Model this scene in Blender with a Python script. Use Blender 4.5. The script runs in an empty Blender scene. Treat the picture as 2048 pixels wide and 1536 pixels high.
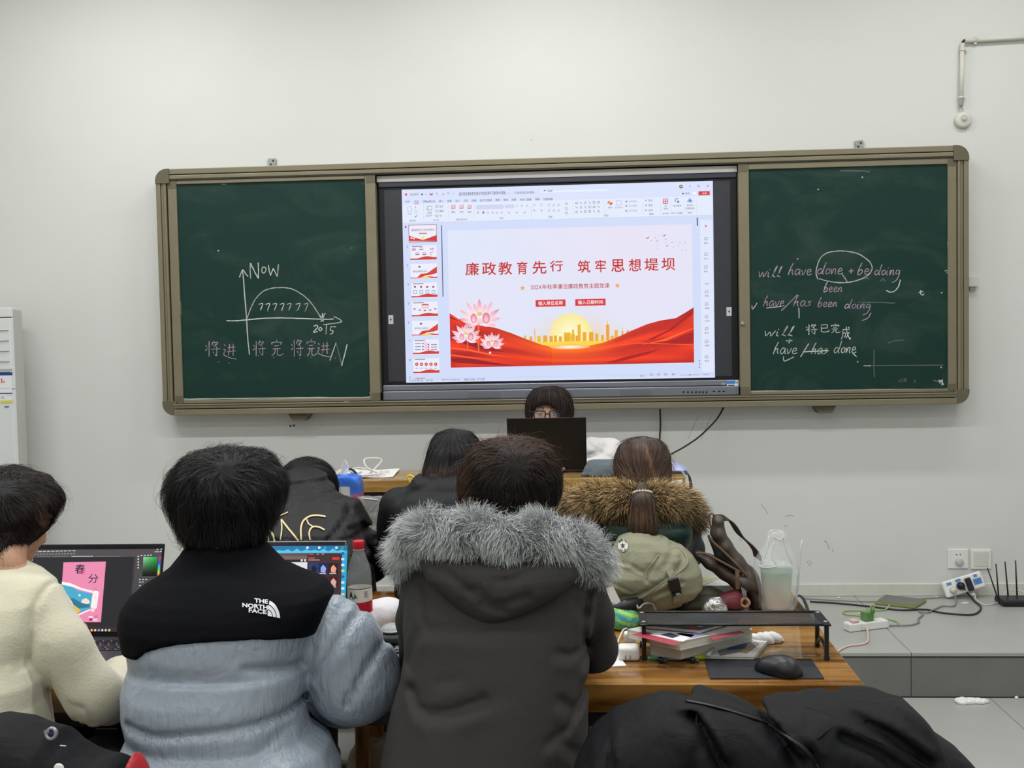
import bpy, bmesh, math, random
import numpy as np
from mathutils import Vector, Matrix
R_ = random.Random(7)
RS = np.random.RandomState(11)
scene = bpy.context.scene
COL = scene.collection
# ---------------------------------------------------------------- camera
F = 2250.0
CAM = np.array([2.167, -5.7027, 1.5417])
PITCH, YAW, ROLL = 0.0454, 0.0689, -0.0194
_w = np.array([-math.sin(YAW)*math.cos(PITCH), math.cos(YAW)*math.cos(PITCH), -math.sin(PITCH)])
_r0 = np.array([math.cos(YAW), math.sin(YAW), 0.0]); _u0 = np.cross(_r0, _w)
_r = math.cos(ROLL)*_r0 + math.sin(ROLL)*_u0
_u = -math.sin(ROLL)*_r0 + math.cos(ROLL)*_u0
cam_data = bpy.data.cameras.new('camera'); cam = bpy.data.objects.new('camera', cam_data); COL.objects.link(cam)
cam_data.sensor_width = 36.0; cam_data.lens = 36.0*F/2048.0; cam_data.clip_start = 0.05
M4 = Matrix(((_r[0], _u[0], -_w[0], CAM[0]), (_r[1], _u[1], -_w[1], CAM[1]), (_r[2], _u[2], -_w[2], CAM[2]), (0, 0, 0, 1)))
cam.matrix_world = M4
scene.camera = cam
# ---------------------------------------------------------------- world, exposure, ceiling lamps
scene.view_settings.view_transform = 'Standard'; scene.view_settings.look = 'None'
scene.view_settings.exposure = 0.0; scene.view_settings.gamma = 1.0; scene.view_settings.use_curve_mapping = False
world = bpy.data.worlds.new('world'); scene.world = world; world.use_nodes = True
world.node_tree.nodes['Background'].inputs[0].default_value = (0.75, 0.82, 1.0, 1)
world.node_tree.nodes['Background'].inputs[1].default_value = 0.15
CEIL = 3.75
LAMP_POWER = 17.2
LAMPS = [(x, y) for y in (-1.05, -2.75, -4.6, -6.5, -8.2) for x in (-0.1, 2.0, 4.1)]
for (lx, ly) in LAMPS:
    ld = bpy.data.lights.new('lamp_light', 'AREA'); ld.shape = 'RECTANGLE'; ld.size = 1.15; ld.size_y = 0.14
    ld.energy = LAMP_POWER*({-1.05: 1.0, -2.75: 1.5, -4.6: .7}.get(ly, .5))*(1.25 if lx < 3 else 0.85); ld.color = (0.985, 0.995, 1.0)
    lo = bpy.data.objects.new('lamp_light', ld); COL.objects.link(lo); lo.location = (lx, ly, CEIL-0.13)

# ---------------------------------------------------------------- pixel helpers: where a line of sight meets a real plane
def ray(px, py): return _w*F + _r*(px-1024.0) - _u*(py-768.0)
def PY(px, py, Y): d = ray(px, py); return CAM + d*((Y-CAM[1])/d[1])
def PZ(px, py, z): d = ray(px, py); return CAM + d*((z-CAM[2])/d[2])
def PX(px, py, X): d = ray(px, py); return CAM + d*((X-CAM[0])/d[0])
def PP(px, py, o, n):
    d = ray(px, py); o = np.asarray(o, float); n = np.asarray(n, float)
    return CAM + d*(((o-CAM)@n)/(d@n))
def SC(Y): return F/(Y-CAM[1])      # pixels per metre at a depth
def lin(c):
    return tuple(((v/255.0)/12.92 if v/255.0 <= 0.04045 else ((v/255.0+0.055)/1.055)**2.4) for v in c)

# ---------------------------------------------------------------- materials
def mat(name, rgb, rough=0.6, metal=0.0, var=0.0, vscale=8.0, bump=0.0, bscale=60.0, bdetail=3.0, sheen=0.0, coat=0.0, spec=0.5,
        alpha=1.0, trans=0.0, ior=1.45, stretch=None, coords='Object', emit=None):
    m = bpy.data.materials.new(name); m.use_nodes = True; nt = m.node_tree; b = nt.nodes['Principled BSDF']
    c = lin(rgb) + (1.0,)
    b.inputs['Base Color'].default_value = c; b.inputs['Roughness'].default_value = rough; b.inputs['Metallic'].default_value = metal
    b.inputs['Specular IOR Level'].default_value = spec; b.inputs['IOR'].default_value = ior
    b.inputs['Sheen Weight'].default_value = sheen; b.inputs['Coat Weight'].default_value = coat
    b.inputs['Alpha'].default_value = alpha; b.inputs['Transmission Weight'].default_value = trans
    if emit:
        b.inputs['Emission Color'].default_value = c; b.inputs['Emission Strength'].default_value = emit
    if var or bump:
        tc = nt.nodes.new('ShaderNodeTexCoord'); mp = nt.nodes.new('ShaderNodeMapping')
        nt.links.new(tc.outputs[coords], mp.inputs[0])
        if stretch: mp.inputs['Scale'].default_value = stretch
    if var:
        n = nt.nodes.new('ShaderNodeTexNoise'); n.inputs['Scale'].default_value = vscale; n.inputs['Detail'].default_value = 4
        nt.links.new(mp.outputs[0], n.inputs['Vector'])
        r = nt.nodes.new('ShaderNodeMapRange'); r.inputs['From Min'].default_value = 0.3; r.inputs['From Max'].default_value = 0.7
        r.inputs['To Min'].default_value = 1-var; r.inputs['To Max'].default_value = 1+var
        mx = nt.nodes.new('ShaderNodeMix'); mx.data_type = 'RGBA'; mx.blend_type = 'MULTIPLY'; mx.inputs[0].default_value = 1
        mx.inputs[6].default_value = c; nt.links.new(n.outputs['Fac'], r.inputs[0])
        nt.links.new(r.outputs[0], mx.inputs[7]); nt.links.new(mx.outputs[2], b.inputs['Base Color'])
    if bump:
        n = nt.nodes.new('ShaderNodeTexNoise'); n.inputs['Scale'].default_value = bscale; n.inputs['Detail'].default_value = bdetail
        nt.links.new(mp.outputs[0], n.inputs['Vector'])
        bp = nt.nodes.new('ShaderNodeBump'); bp.inputs['Strength'].default_value = bump; bp.inputs['Distance'].default_value = 0.01
        nt.links.new(n.outputs['Fac'], bp.inputs['Height']); nt.links.new(bp.outputs[0], b.inputs['Normal'])
    return m
def vmat(name, rough=0.6, emit=0.0, spec=0.3, sheen=0.0, bump=0.0, bscale=80):
    """colour from the mesh's own 'Col' attribute (prints, hair, screens)"""
    m = bpy.data.materials.new(name); m.use_nodes = True; nt = m.node_tree; b = nt.nodes['Principled BSDF']
    a = nt.nodes.new('ShaderNodeVertexColor'); a.layer_name = 'Col'
    b.inputs['Roughness'].default_value = rough; b.inputs['Specular IOR Level'].default_value = spec; b.inputs['Sheen Weight'].default_value = sheen
    if emit:
        b.inputs['Base Color'].default_value = (0.01, 0.01, 0.012, 1); nt.links.new(a.outputs['Color'], b.inputs['Emission Color']); b.inputs['Emission Strength'].default_value = emit
    else: nt.links.new(a.outputs['Color'], b.inputs['Base Color'])
    if bump:
        n = nt.nodes.new('ShaderNodeTexNoise'); n.inputs['Scale'].default_value = bscale
        tc = nt.nodes.new('ShaderNodeTexCoord'); nt.links.new(tc.outputs['Object'], n.inputs['Vector'])
        bp = nt.nodes.new('ShaderNodeBump'); bp.inputs['Strength'].default_value = bump; bp.inputs['Distance'].default_value = 0.01
        nt.links.new(n.outputs['Fac'], bp.inputs['Height']); nt.links.new(bp.outputs[0], b.inputs['Normal'])
    return m
def wood(name, c1, c2, c3, scale=1.0, rough=0.16, axis='x'):
    m = bpy.data.materials.new(name); m.use_nodes = True; nt = m.node_tree; b = nt.nodes['Principled BSDF']; N = nt.nodes.new; L = nt.links.new
    tc = N('ShaderNodeTexCoord'); mp = N('ShaderNodeMapping'); L(tc.outputs['Object'], mp.inputs[0])
    oi = N('ShaderNodeObjectInfo'); ad = N('ShaderNodeVectorMath'); ad.operation = 'ADD'
    sc_ = N('ShaderNodeVectorMath'); sc_.operation = 'SCALE'; sc_.inputs['Scale'].default_value = 7.0
    cb = N('ShaderNodeCombineXYZ'); L(oi.outputs['Random'], cb.inputs[0]); L(oi.outputs['Random'], cb.inputs[1]); L(cb.outputs[0], sc_.inputs[0])
    L(mp.outputs[0], ad.inputs[0]); L(sc_.outputs[0], ad.inputs[1])
    mp.inputs['Scale'].default_value = (0.55*scale, 4.0*scale, 4.0*scale) if axis == 'x' else (4.0*scale, 4.0*scale, 0.55*scale)
    n1 = N('ShaderNodeTexNoise'); n1.inputs['Scale'].default_value = 1.6; n1.inputs['Detail'].default_value = 2; n1.inputs['Distortion'].default_value = 0.6; L(ad.outputs[0], n1.inputs['Vector'])
    ml = N('ShaderNodeMath'); ml.operation = 'MULTIPLY'; ml.inputs[1].default_value = 26.0; L(n1.outputs['Fac'], ml.inputs[0])
    sn = N('ShaderNodeMath'); sn.operation = 'SINE'; L(ml.outputs[0], sn.inputs[0])
    n2 = N('ShaderNodeTexNoise'); n2.inputs['Scale'].default_value = 9.0; n2.inputs['Detail'].default_value = 6; L(ad.outputs[0], n2.inputs['Vector'])
    a1 = N('ShaderNodeMath'); a1.operation = 'MULTIPLY_ADD'; a1.inputs[1].default_value = 0.2; a1.inputs[2].default_value = -0.08; L(sn.outputs[0], a1.inputs[0])
    a2 = N('ShaderNodeMath'); a2.operation = 'MULTIPLY_ADD'; a2.inputs[1].default_value = 0.95; L(n2.outputs['Fac'], a2.inputs[0]); L(a1.outputs[0], a2.inputs[2])
    a3 = N('ShaderNodeMath'); a3.operation = 'MULTIPLY_ADD'; a3.inputs[1].default_value = 0.22; L(oi.outputs['Random'], a3.inputs[0]); L(a2.outputs[0], a3.inputs[2])
    # knots
    v = N('ShaderNodeTexVoronoi'); v.inputs['Scale'].default_value = 1.5; L(ad.outputs[0], v.inputs['Vector'])
    kr = N('ShaderNodeMapRange'); kr.inputs['From Min'].default_value = 0.03; kr.inputs['From Max'].default_value = 0.2; kr.inputs['To Min'].default_value = -0.42; kr.inputs['To Max'].default_value = 0.0; L(v.outputs['Distance'], kr.inputs[0])
    a4 = N('ShaderNodeMath'); a4.operation = 'ADD'; L(a3.outputs[0], a4.inputs[0]); L(kr.outputs[0], a4.inputs[1])
    cr = N('ShaderNodeValToRGB'); e = cr.color_ramp.elements; e[0].position = 0.12; e[0].color = lin(c3)+(1,); e[1].position = 0.85; e[1].color = lin(c1)+(1,)
    k = e.new(0.42); k.color = lin(c2)+(1,); L(a4.outputs[0], cr.inputs[0]); L(cr.outputs[0], b.inputs['Base Color'])
    b.inputs['Roughness'].default_value = rough; b.inputs['Coat Weight'].default_value = 0.35; b.inputs['Coat Roughness'].default_value = 0.06
    return m
def glass(name, rgb=(235, 240, 240), rough=0.05, alpha=0.25, spec=0.6):
    m = mat(name, rgb, rough=rough, spec=spec, alpha=alpha); return m

# ---------------------------------------------------------------- objects
def tag(o, label=None, cat=None, group=None, kind=None):
    if label: o['label'] = label
    if cat: o['category'] = cat
    if group: o['group'] = group
    if kind: o['kind'] = kind
    return o
def empty(name, loc, label, cat, group=None, rz=0.0):
    o = bpy.data.objects.new(name, None); COL.objects.link(o); o.location = tuple(loc); o.rotation_euler = (0, 0, rz); o.empty_display_size = 0.05
    bpy.context.view_layer.update()
    return tag(o, label, cat, group)
def attach(o, parent):
    if parent is not None:
        o.parent = parent
        m = Matrix.Translation(parent_loc(parent))
        o.matrix_parent_inverse = (m @ parent_rot(parent)).inverted()
    return o
_PL = {}
def parent_loc(p):
    v = Vector((0, 0, 0)); q = p
    while q is not None:
        if q.type == 'EMPTY': return Vector(q.location)
        q = q.parent
    return v
def parent_rot(p):
    q = p
    while q is not None:
        if q.type == 'EMPTY': return q.rotation_euler.to_matrix().to_4x4()
        q = q.parent
    return Matrix.Identity(4)
def link(name, me, m, parent=None):
    o = bpy.data.objects.new(name, me); COL.objects.link(o)
    if m is not None: me.materials.append(m)
    if parent is not None:
        o.parent = parent
        if parent.type == 'EMPTY':
            o.matrix_parent_inverse = (Matrix.Translation(Vector(parent.location)) @ parent.rotation_euler.to_matrix().to_4x4()).inverted()
        # meshes carry world coordinates (identity), so a sub-part needs no inverse
    return o
def raw(name, V, Fc, m, parent=None, smooth=False, colors=None):
    me = bpy.data.meshes.new(name); V = np.asarray(V, dtype=np.float32)
    if isinstance(Fc, np.ndarray):
        k = Fc.shape[1]; nf = len(Fc)
        me.vertices.add(len(V)); me.vertices.foreach_set('co', V.ravel())
        me.loops.add(nf*k); me.loops.foreach_set('vertex_index', Fc.astype(np.int32).ravel())
        me.polygons.add(nf); me.polygons.foreach_set('loop_start', np.arange(0, nf*k, k, dtype=np.int32))
        me.polygons.foreach_set('loop_total', np.full(nf, k, dtype=np.int32))
        me.update(calc_edges=True); me.validate()
    else:
        me.from_pydata([tuple(map(float, v)) for v in V], [], [tuple(map(int, f)) for f in Fc]); me.update()
    if smooth: me.polygons.foreach_set('use_smooth', np.ones(len(me.polygons), dtype=bool))
    if colors is not None:
        a = me.color_attributes.new('Col', 'FLOAT_COLOR', 'POINT'); c = np.ones((len(V), 4), dtype=np.float32); c[:, :3] = colors
        a.data.foreach_set('color', c.ravel())
    return link(name, me, m, parent)
def frombm(name, bm, m, parent=None, smooth=False):
    me = bpy.data.meshes.new(name); bmesh.ops.recalc_face_normals(bm, faces=bm.faces); bm.to_mesh(me); bm.free()
    if smooth: me.polygons.foreach_set('use_smooth', np.ones(len(me.polygons), dtype=bool))
    return link(name, me, m, parent)
def bm_box(bm, lo, hi, bev=0.0, seg=2, rot=None, pivot=None):
    lo = Vector(lo); hi = Vector(hi)
    g = bmesh.ops.create_cube(bm, size=1.0)['verts']
    for v in g: v.co = Vector(((lo[i]+hi[i])/2 + v.co[i]*(hi[i]-lo[i]) for i in range(3)))
    if bev > 0:
        ed = list({e for v in g for e in v.link_edges})
        r = bmesh.ops.bevel(bm, geom=ed, offset=bev, segments=seg, affect='EDGES', profile=0.5)
        g = list({v for f in r['faces'] for v in f.verts} | {v for v in g if v.is_valid})
    if rot is not None:
        p = Vector(pivot) if pivot is not None else (lo+hi)/2
        bmesh.ops.rotate(bm, verts=g, cent=p, matrix=rot)
    return g
def box(name, lo, hi, m, parent=None, bev=0.0, seg=2, rot=None, pivot=None):
    bm = bmesh.new(); bm_box(bm, lo, hi, bev, seg, rot, pivot); return frombm(name, bm, m, parent, smooth=False)
def EUL(x, y, z): 
    from mathutils import Euler
    return Euler((x, y, z)).to_matrix()
def smooth_path(P, n=6, closed=False):
    P = [np.asarray(p, float) for p in P]
    if len(P) < 3: return P
    out = []; N = len(P)
    rng = range(N if closed else N-1)
    for i in rng:
        p0 = P[(i-1) % N] if closed or i > 0 else P[0]*2-P[1]
        p1 = P[i]; p2 = P[(i+1) % N]; p3 = P[(i+2) % N] if closed or i+2 < N else P[-1]*2-P[-2]
        for k in range(n):
            t = k/n; out.append(0.5*((2*p1)+(-p0+p2)*t+(2*p0-5*p1+4*p2-p3)*t*t+(-p0+3*p1-3*p2+p3)*t**3))
    if not closed: out.append(P[-1])
    return out
def tube_vf(path, r, seg=8, closed=False, cap=True, flat=1.0):
    P = np.array(path, float); n = len(P); rr = np.broadcast_to(np.asarray(r, float), (n,))
    T = np.gradient(P, axis=0) if not closed else (np.roll(P, -1, 0)-np.roll(P, 1, 0)); T /= np.linalg.norm(T, axis=1)[:, None]+1e-12
    up = np.array([0, 0, 1.0]) if abs(T[0][2]) < 0.9 else np.array([1.0, 0, 0])
    V = []; a = np.linspace(0, 2*math.pi, seg, endpoint=False); nrm = up
    for i in range(n):
        nrm = nrm-T[i]*(nrm@T[i]); nrm /= np.linalg.norm(nrm)+1e-12; bn = np.cross(T[i], nrm)
        for t in a: V.append(P[i]+rr[i]*(math.cos(t)*nrm*flat+math.sin(t)*bn))
    Fc = []
    for i in range(n if closed else n-1):
        j = (i+1) % n
        for k in range(seg): l = (k+1) % seg; Fc.append((i*seg+k, i*seg+l, j*seg+l, j*seg+k))
    if cap and not closed: Fc.append(tuple(range(seg))[::-1]); Fc.append(tuple((n-1)*seg+k for k in range(seg)))
    return V, Fc
def tube(name, path, r, m, parent=None, seg=8, closed=False, sm=6, flat=1.0):
    p = smooth_path(path, sm, closed) if sm else path
    if not np.isscalar(r): 
        r = np.interp(np.linspace(0, 1, len(p)), np.linspace(0, 1, len(r)), r)
    V, Fc = tube_vf(p, r, seg, closed, flat=flat); return raw(name, V, Fc, m, parent, smooth=True)
def lathe(name, prof, m, parent, loc, seg=32, axis=None, smooth=True):
    V = []; Fc = []; n = len(prof)
    for (r, z) in prof:
        for k in range(seg): a = 2*math.pi*k/seg; V.append((r*math.cos(a), r*math.sin(a), z))
    for i in range(n-1):
        for k in range(seg): l = (k+1) % seg; Fc.append((i*seg+k, i*seg+l, (i+1)*seg+l, (i+1)*seg+k))
    V = np.array(V)
    if axis is not None: V = V @ np.array(axis).T
    V = V+np.array(loc); 
    if prof[0][0] > 1e-4: Fc.append(tuple(range(seg))[::-1])
    if prof[-1][0] > 1e-4: Fc.append(tuple((n-1)*seg+k for k in range(seg)))
    return raw(name, V, Fc, m, parent, smooth=smooth)
def join(name, parts, m, parent=None, smooth=False):
    V = []; Fc = []; o = 0
    for (v, f) in parts:
        V += [tuple(x) for x in v]; Fc += [tuple(i+o for i in g) for g in f]; o += len(v)
    return raw(name, V, Fc, m, parent, smooth)

# ---------------------------------------------------------------- flat prints (screens, labels): polygons with colours on a real plane
_txt = {}
def text_tris(s, bold=0.0):
    k = (s, bold)
    if k in _txt: return _txt[k]
    cu = bpy.data.curves.new('t', 'FONT'); cu.body = s; cu.size = 1.0; cu.offset = bold; cu.resolution_u = 3
    o = bpy.data.objects.new('t', cu); COL.objects.link(o); bpy.context.view_layer.update()
    dg = bpy.context.evaluated_depsgraph_get(); me = bpy.data.meshes.new_from_object(o.evaluated_get(dg))
    V = np.array([v.co[:2] for v in me.vertices]) if len(me.vertices) else np.zeros((0, 2)); Fc = [tuple(p.vertices) for p in me.polygons]
    bpy.data.objects.remove(o); bpy.data.curves.remove(cu); bpy.data.meshes.remove(me)
    _txt[k] = (V, Fc); return _txt[k]
class Print:
    """polygons on a plane given by origin o and in-plane axes ex (right), ey (up); layers rise along the normal"""
    def __init__(s, o, ex, ey, step=0.0003, base=0.0005):
        s.o = np.asarray(o, float); s.ex = np.asarray(ex, float)/np.linalg.norm(ex); s.ey = np.asarray(ey, float)/np.linalg.norm(ey)
        s.n = np.cross(s.ex, s.ey); s.V = []; s.F = []; s.C = []; s.step = step; s.base = base
    def uv(s, px, py):
        p = PP(px, py, s.o, s.n)-s.o; return np.array([p@s.ex, p@s.ey])
    def add(s, uvs, col, layer=0, faces=None):
        o = len(s.V); k = s.base+s.step*layer
        cols = col if isinstance(col, list) else [col]*len(uvs)
        for (q, c) in zip(uvs, cols): s.V.append(s.o+s.ex*q[0]+s.ey*q[1]+s.n*k); s.C.append(lin(c))
        if faces is None: s.F.append(tuple(range(o, o+len(uvs))))
        else: s.F += [tuple(i+o for i in f) for f in faces]
    def poly(s, pts, col, layer=0): s.add([s.uv(*p) for p in pts], col, layer)
    def rect(s, x0, y0, x1, y1, col, layer=0):
        a = s.uv(x0, y0); b = s.uv(x1, y1); s.add([(a[0], b[1]), (b[0], b[1]), (b[0], a[1]), (a[0], a[1])], col, layer)
    def rect2(s, x0, y0, x1, y1, col, layer=0):
        a = s.uv(x0, y0); r = s.uv(x1, y0)[0]; b = s.uv(x0, y1)[1]; s.add([(a[0], b), (r, b), (r, a[1]), (a[0], a[1])], col, layer)
    def line(s, pts, w, col, layer=0, sm=0):
        P = [s.uv(*p) for p in pts]; P = smooth_path(P, sm) if sm else P; s.ribbon(P, w, col, layer)
    def ribbon(s, P, w, col, layer=0):
        P = np.array(P); T = np.gradient(P, axis=0); T /= np.linalg.norm(T, axis=1)[:, None]+1e-9; Nn = np.stack([-T[:, 1], T[:, 0]], 1)
        ww = np.broadcast_to(np.asarray(w, float), (len(P),))[:, None]
        A = P+Nn*ww/2; B = P-Nn*ww/2; n = len(P)
        s.add(list(A)+list(B), col, layer, [(i, i+1, n+i+1, n+i) for i in range(n-1)])
    def disc(s, x, y, r, col, layer=0, seg=20, ring=None):
        c = s.uv(x, y) ; pts = [c+r*np.array([math.cos(a), math.sin(a)]) for a in np.linspace(0, 2*math.pi, seg, endpoint=False)]
        if ring: s.add([c]+pts, [col]+[ring]*seg, layer, [(0, i+1, (i+1) % seg+1) for i in range(seg)])
        else: s.add(pts, col, layer)
    def text(s, t, x0, y0, x1, y1, col, layer=0, bold=0.0, shear=0.0, ang=0.0):
        """fit the text in the box with pixel corners"""
        V, Fc = text_tris(t, bold)
        if not len(V): return
        a = s.uv(x0, y0); b = s.uv(x1, y1); mn = V.min(0); mx = V.max(0)
        U = (V-mn)/(mx-mn+1e-9); W_ = b[0]-a[0]; H_ = a[1]-b[1]
        Q = np.stack([U[:, 0]*W_+shear*U[:, 1]*H_, U[:, 1]*H_], 1)
        if ang: c, sn = math.cos(ang), math.sin(ang); Q = np.stack([Q[:, 0]*c-Q[:, 1]*sn, Q[:, 0]*sn+Q[:, 1]*c], 1)
        Q = Q+np.array([a[0], b[1]]); s.add(list(Q), col, layer, Fc)
    def build(s, name, m, parent): return raw(name, s.V, s.F, m, parent, colors=np.array(s.C))
# ================================================================= ROOM
M_wall = mat('wall_paint', (212, 213, 209), rough=0.75, var=0.012, vscale=3, bump=0.04, bscale=25)
M_ceil = mat('ceiling_paint', (225, 225, 220), rough=0.9, var=0.01)
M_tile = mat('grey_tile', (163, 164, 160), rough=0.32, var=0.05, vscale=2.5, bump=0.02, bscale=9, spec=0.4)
M_tile_shade = mat('grey_tile_riser_shaded', (116, 117, 114), rough=0.4, var=0.07, vscale=5, spec=0.35)  # same tile, shade painted in: riser faces away from the ceiling lamps
M_grout = mat('grout', (108, 108, 105), rough=0.9)
M_base = mat('baseboard_paint', (205, 206, 196), rough=0.5, var=0.03, vscale=30)
M_white = mat('white_plastic', (226, 226, 222), rough=0.4)
M_black = mat('black_plastic', (24, 24, 27), rough=0.42, var=0.1)
M_blackm = mat('black_metal', (20, 20, 22), rough=0.35, spec=0.6)
XL, XR, YB = -2.0, 5.6, -9.0
ZP = 0.189; YP = -1.005
def structure(o): o['kind'] = 'structure'; return o
structure(box('wall_front', (XL-.1, 0, -.05), (XR+.1, .12, CEIL+.05), M_wall))
structure(box('wall_left', (XL-.1, YB, -.05), (XL, 0, CEIL+.05), M_wall))
structure(box('wall_right', (XR, YB, -.05), (XR+.1, 0, CEIL+.05), M_wall))
structure(box('wall_back', (XL-.1, YB-.1, -.05), (XR+.1, YB, CEIL+.05), M_wall))
structure(box('ceiling', (XL, YB, CEIL), (XR, 0, CEIL+.08), M_ceil))
# floor: dark joint bed with single tiles laid on it
fl = structure(box('floor', (XL, YB, -.06), (XR, YP+.02, -.004), M_grout))
TS = 0.9; X0 = 3.4766
def tile_mesh(name, a, b, bev=0.0015):
    bm = bmesh.new(); bm_box(bm, a, b, bev, 1); me = bpy.data.meshes.new(name); bmesh.ops.recalc_face_normals(bm, faces=bm.faces); bm.to_mesh(me); bm.free(); me.materials.append(M_tile); return me
g = 0.0012
# floor joint seen at pixel (1985,1400)-(2048,1460)
fj = PZ(2020, 1432, 0)[0]
tme = tile_mesh('tile', (g, g, -.004), (TS-g, TS-g, 0.0))
x = fj-TS*7
while x < XR:
    y = YP-TS
    while y > YB-TS:
        if x > XL-TS:
            o = bpy.data.objects.new('tile', tme); COL.objects.link(o); o.location = (x, y, 0)
            o.parent = fl
        y -= TS
    x += TS
# platform under the board
pf = structure(box('trim_1', (XL, YP+.012, -.02), (XR, 0, ZP-.006), M_grout)); pf.name = 'floor_platform'
M_nose = mat('tile_nosing', (120, 121, 118), rough=0.4)
tp = tile_mesh('tile', (g, 0.012, -.012), (TS-g, -YP-g, 0.0))
tr = bpy.data.meshes.new('tile'); bm = bmesh.new(); bm_box(bm, (g, .004, .003), (TS-g, .014, ZP-.022), .001, 1); bm.to_mesh(tr); bm.free(); tr.materials.append(M_tile_shade)
tn = bpy.data.meshes.new('nosing'); bm = bmesh.new(); bm_box(bm, (g, -.002, ZP-.016), (TS-g, .014, ZP+.0), .002, 2); bm.to_mesh(tn); bm.free(); tn.materials.append(M_tile)
x = X0-TS*7
while x < XR:
    if x > XL-TS:
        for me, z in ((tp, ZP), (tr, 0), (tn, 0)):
            o = bpy.data.objects.new('tile' if me is not tn else 'tile_nosing', me); COL.objects.link(o); o.location = (x, YP, z); o.parent = pf
    x += TS
structure(box('baseboard_front', (XL, -.012, ZP), (XR, 0, ZP+.062), M_base, bev=.003))
structure(box('baseboard_right', (XR-.012, YB, 0), (XR, YP, .08), M_base, bev=.003))
structure(box('baseboard_left', (XL, YB, 0), (XL+.012, YP, .08), M_base, bev=.003))
# scuffs and pencil marks on the wall (flat marks of their own)
M_mark = vmat('wall_marks', rough=0.9)
pr = Print((0, 0, 0), (1, 0, 0), (0, 0, 1))
for pts in ([(1522,1009),(1530,1018),(1536,1028)], [(1570,1033),(1580,1031),(1588,1032)], [(1650,1080),(1656,1090),(1657,1098)], [(1618,1120),(1625,1128)], [(1664,1098),(1666,1104)], [(1478,1076),(1484,1082)], [(1568,1050),(1574,1054)], [(1648,1082),(1652,1085)], [(1614,1122),(1617,1128),(1622,1132)]):
    pr.line(pts, 0.003, (160, 161, 158), 0, sm=4)
for pts in ([(1375,880),(1398,828)], [(1402,880),(1422,832)]): pr.line(pts, 0.002, (150, 150, 150), 0, sm=0)
for (x, y) in ((581,852),(588,851)): pr.disc(x, y, .006, (70, 66, 60), 0, 8)
for (x, y, r) in ((1063, 280, .006), (1700, 190, .003), (905, 120, .003)): pr.disc(x, y, r, (196, 196, 190), 0, 8)
wm = pr.build('wall_marks', M_mark, None); wm['kind'] = 'structure'; wm.name = 'trim_2'
# ---- ceiling lamps
M_tube = mat('lamp_tube', (255, 252, 244), rough=0.5, emit=2.2)
for (lx, ly) in LAMPS:
    L = empty('ceiling_lamp', (lx, ly, CEIL), 'white ceiling panel lamp above the class, out of the picture', 'lamp', 'ceiling lamps in rows')
    box('lamp_housing', (lx-.6, ly-.14, CEIL-.08), (lx+.6, ly+.14, CEIL-.004), M_white, L, bev=.01)
    box('diffuser', (lx-.575, ly-.11, CEIL-.1), (lx+.575, ly+.11, CEIL-.078), M_tube, L, bev=.004)

# ================================================================= BLACKBOARD
M_alu = mat('bronze_frame', (126, 119, 97), rough=0.42, metal=0.25, var=0.04, vscale=12)
M_alud = mat('bronze_corner', (98, 92, 74), rough=0.5, metal=0.1, var=0.05, vscale=14)
M_groove = mat('frame_groove', (48, 44, 36), rough=0.7)
M_bpanel = mat('board_back', (90, 92, 90), rough=0.7)
def chalk_green():
    m = mat('chalkboard_green', (20, 50, 44), rough=0.55, spec=0.25); nt = m.node_tree; b = nt.nodes['Principled BSDF']; N = nt.nodes.new; L = nt.links.new
    tc = N('ShaderNodeTexCoord'); mp = N('ShaderNodeMapping'); mp.inputs['Scale'].default_value = (1.0, 1, 1.6); L(tc.outputs['Object'], mp.inputs[0])
    n = N('ShaderNodeTexNoise'); n.inputs['Scale'].default_value = 2.2; n.inputs['Detail'].default_value = 7; n.inputs['Roughness'].default_value = .62; n.inputs['Distortion'].default_value = 1.2; L(mp.outputs[0], n.inputs['Vector'])
    r = N('ShaderNodeMapRange'); r.inputs['From Min'].default_value = .48; r.inputs['From Max'].default_value = .78; r.inputs['To Max'].default_value = .22; L(n.outputs['Fac'], r.inputs[0])
    mx = N('ShaderNodeMix'); mx.data_type = 'RGBA'; mx.inputs[6].default_value = lin((19, 50, 44))+(1,); mx.inputs[7].default_value = lin((88, 108, 100))+(1,)
    L(r.outputs[0], mx.inputs[0]); L(mx.outputs[2], b.inputs['Base Color']); return m
M_green = chalk_green()
bb = empty('chalkboard', (2.0, -.07, 1.156), 'long green sliding chalkboard with bronze metal frame on the white wall', 'chalkboard')
ZT, ZB = 2.400, 1.156
def rail(name, lo, hi, horiz, parent):
    """a frame profile: outer lip, a thin dark groove, inner lip"""
    bm = bmesh.new()
    if horiz:
        z0, z1 = lo[2], hi[2]; zg = z0+(z1-z0)*(.42 if z0 > 2 else .58)
        bm_box(bm, (lo[0], lo[1], z0), (hi[0], hi[1], zg-.002), .003, 2)
        bm_box(bm, (lo[0], lo[1]-(.0), zg+.002), (hi[0], hi[1], z1), .003, 2)
    else:
        x0, x1 = lo[0], hi[0]
        for a, b, dy in ((0, .45, 0), (.47, .72, .006), (.74, 1, .0)):
            a, b = (a, b) if x0 < 2 else (1-b, 1-a)
            bm_box(bm, (x0+(x1-x0)*a, lo[1]+dy, lo[2]), (x0+(x1-x0)*b, hi[1], hi[2]), .003, 2)
    return frombm(name, bm, M_alu, parent)
RB = 0.06
rail('top_rail', (RB, -.125, ZT-.052), (4-RB, -.002, ZT), True, bb)
rail('bottom_rail', (RB, -.135, ZB), (4-RB, -.002, ZB+.055), True, bb)
rail('side_rail', (0, -.125, ZB+RB), (.052, -.002, ZT-RB), False, bb)
rail('side_rail', (4-.052, -.125, ZB+RB), (4, -.002, ZT-RB), False, bb)
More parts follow.
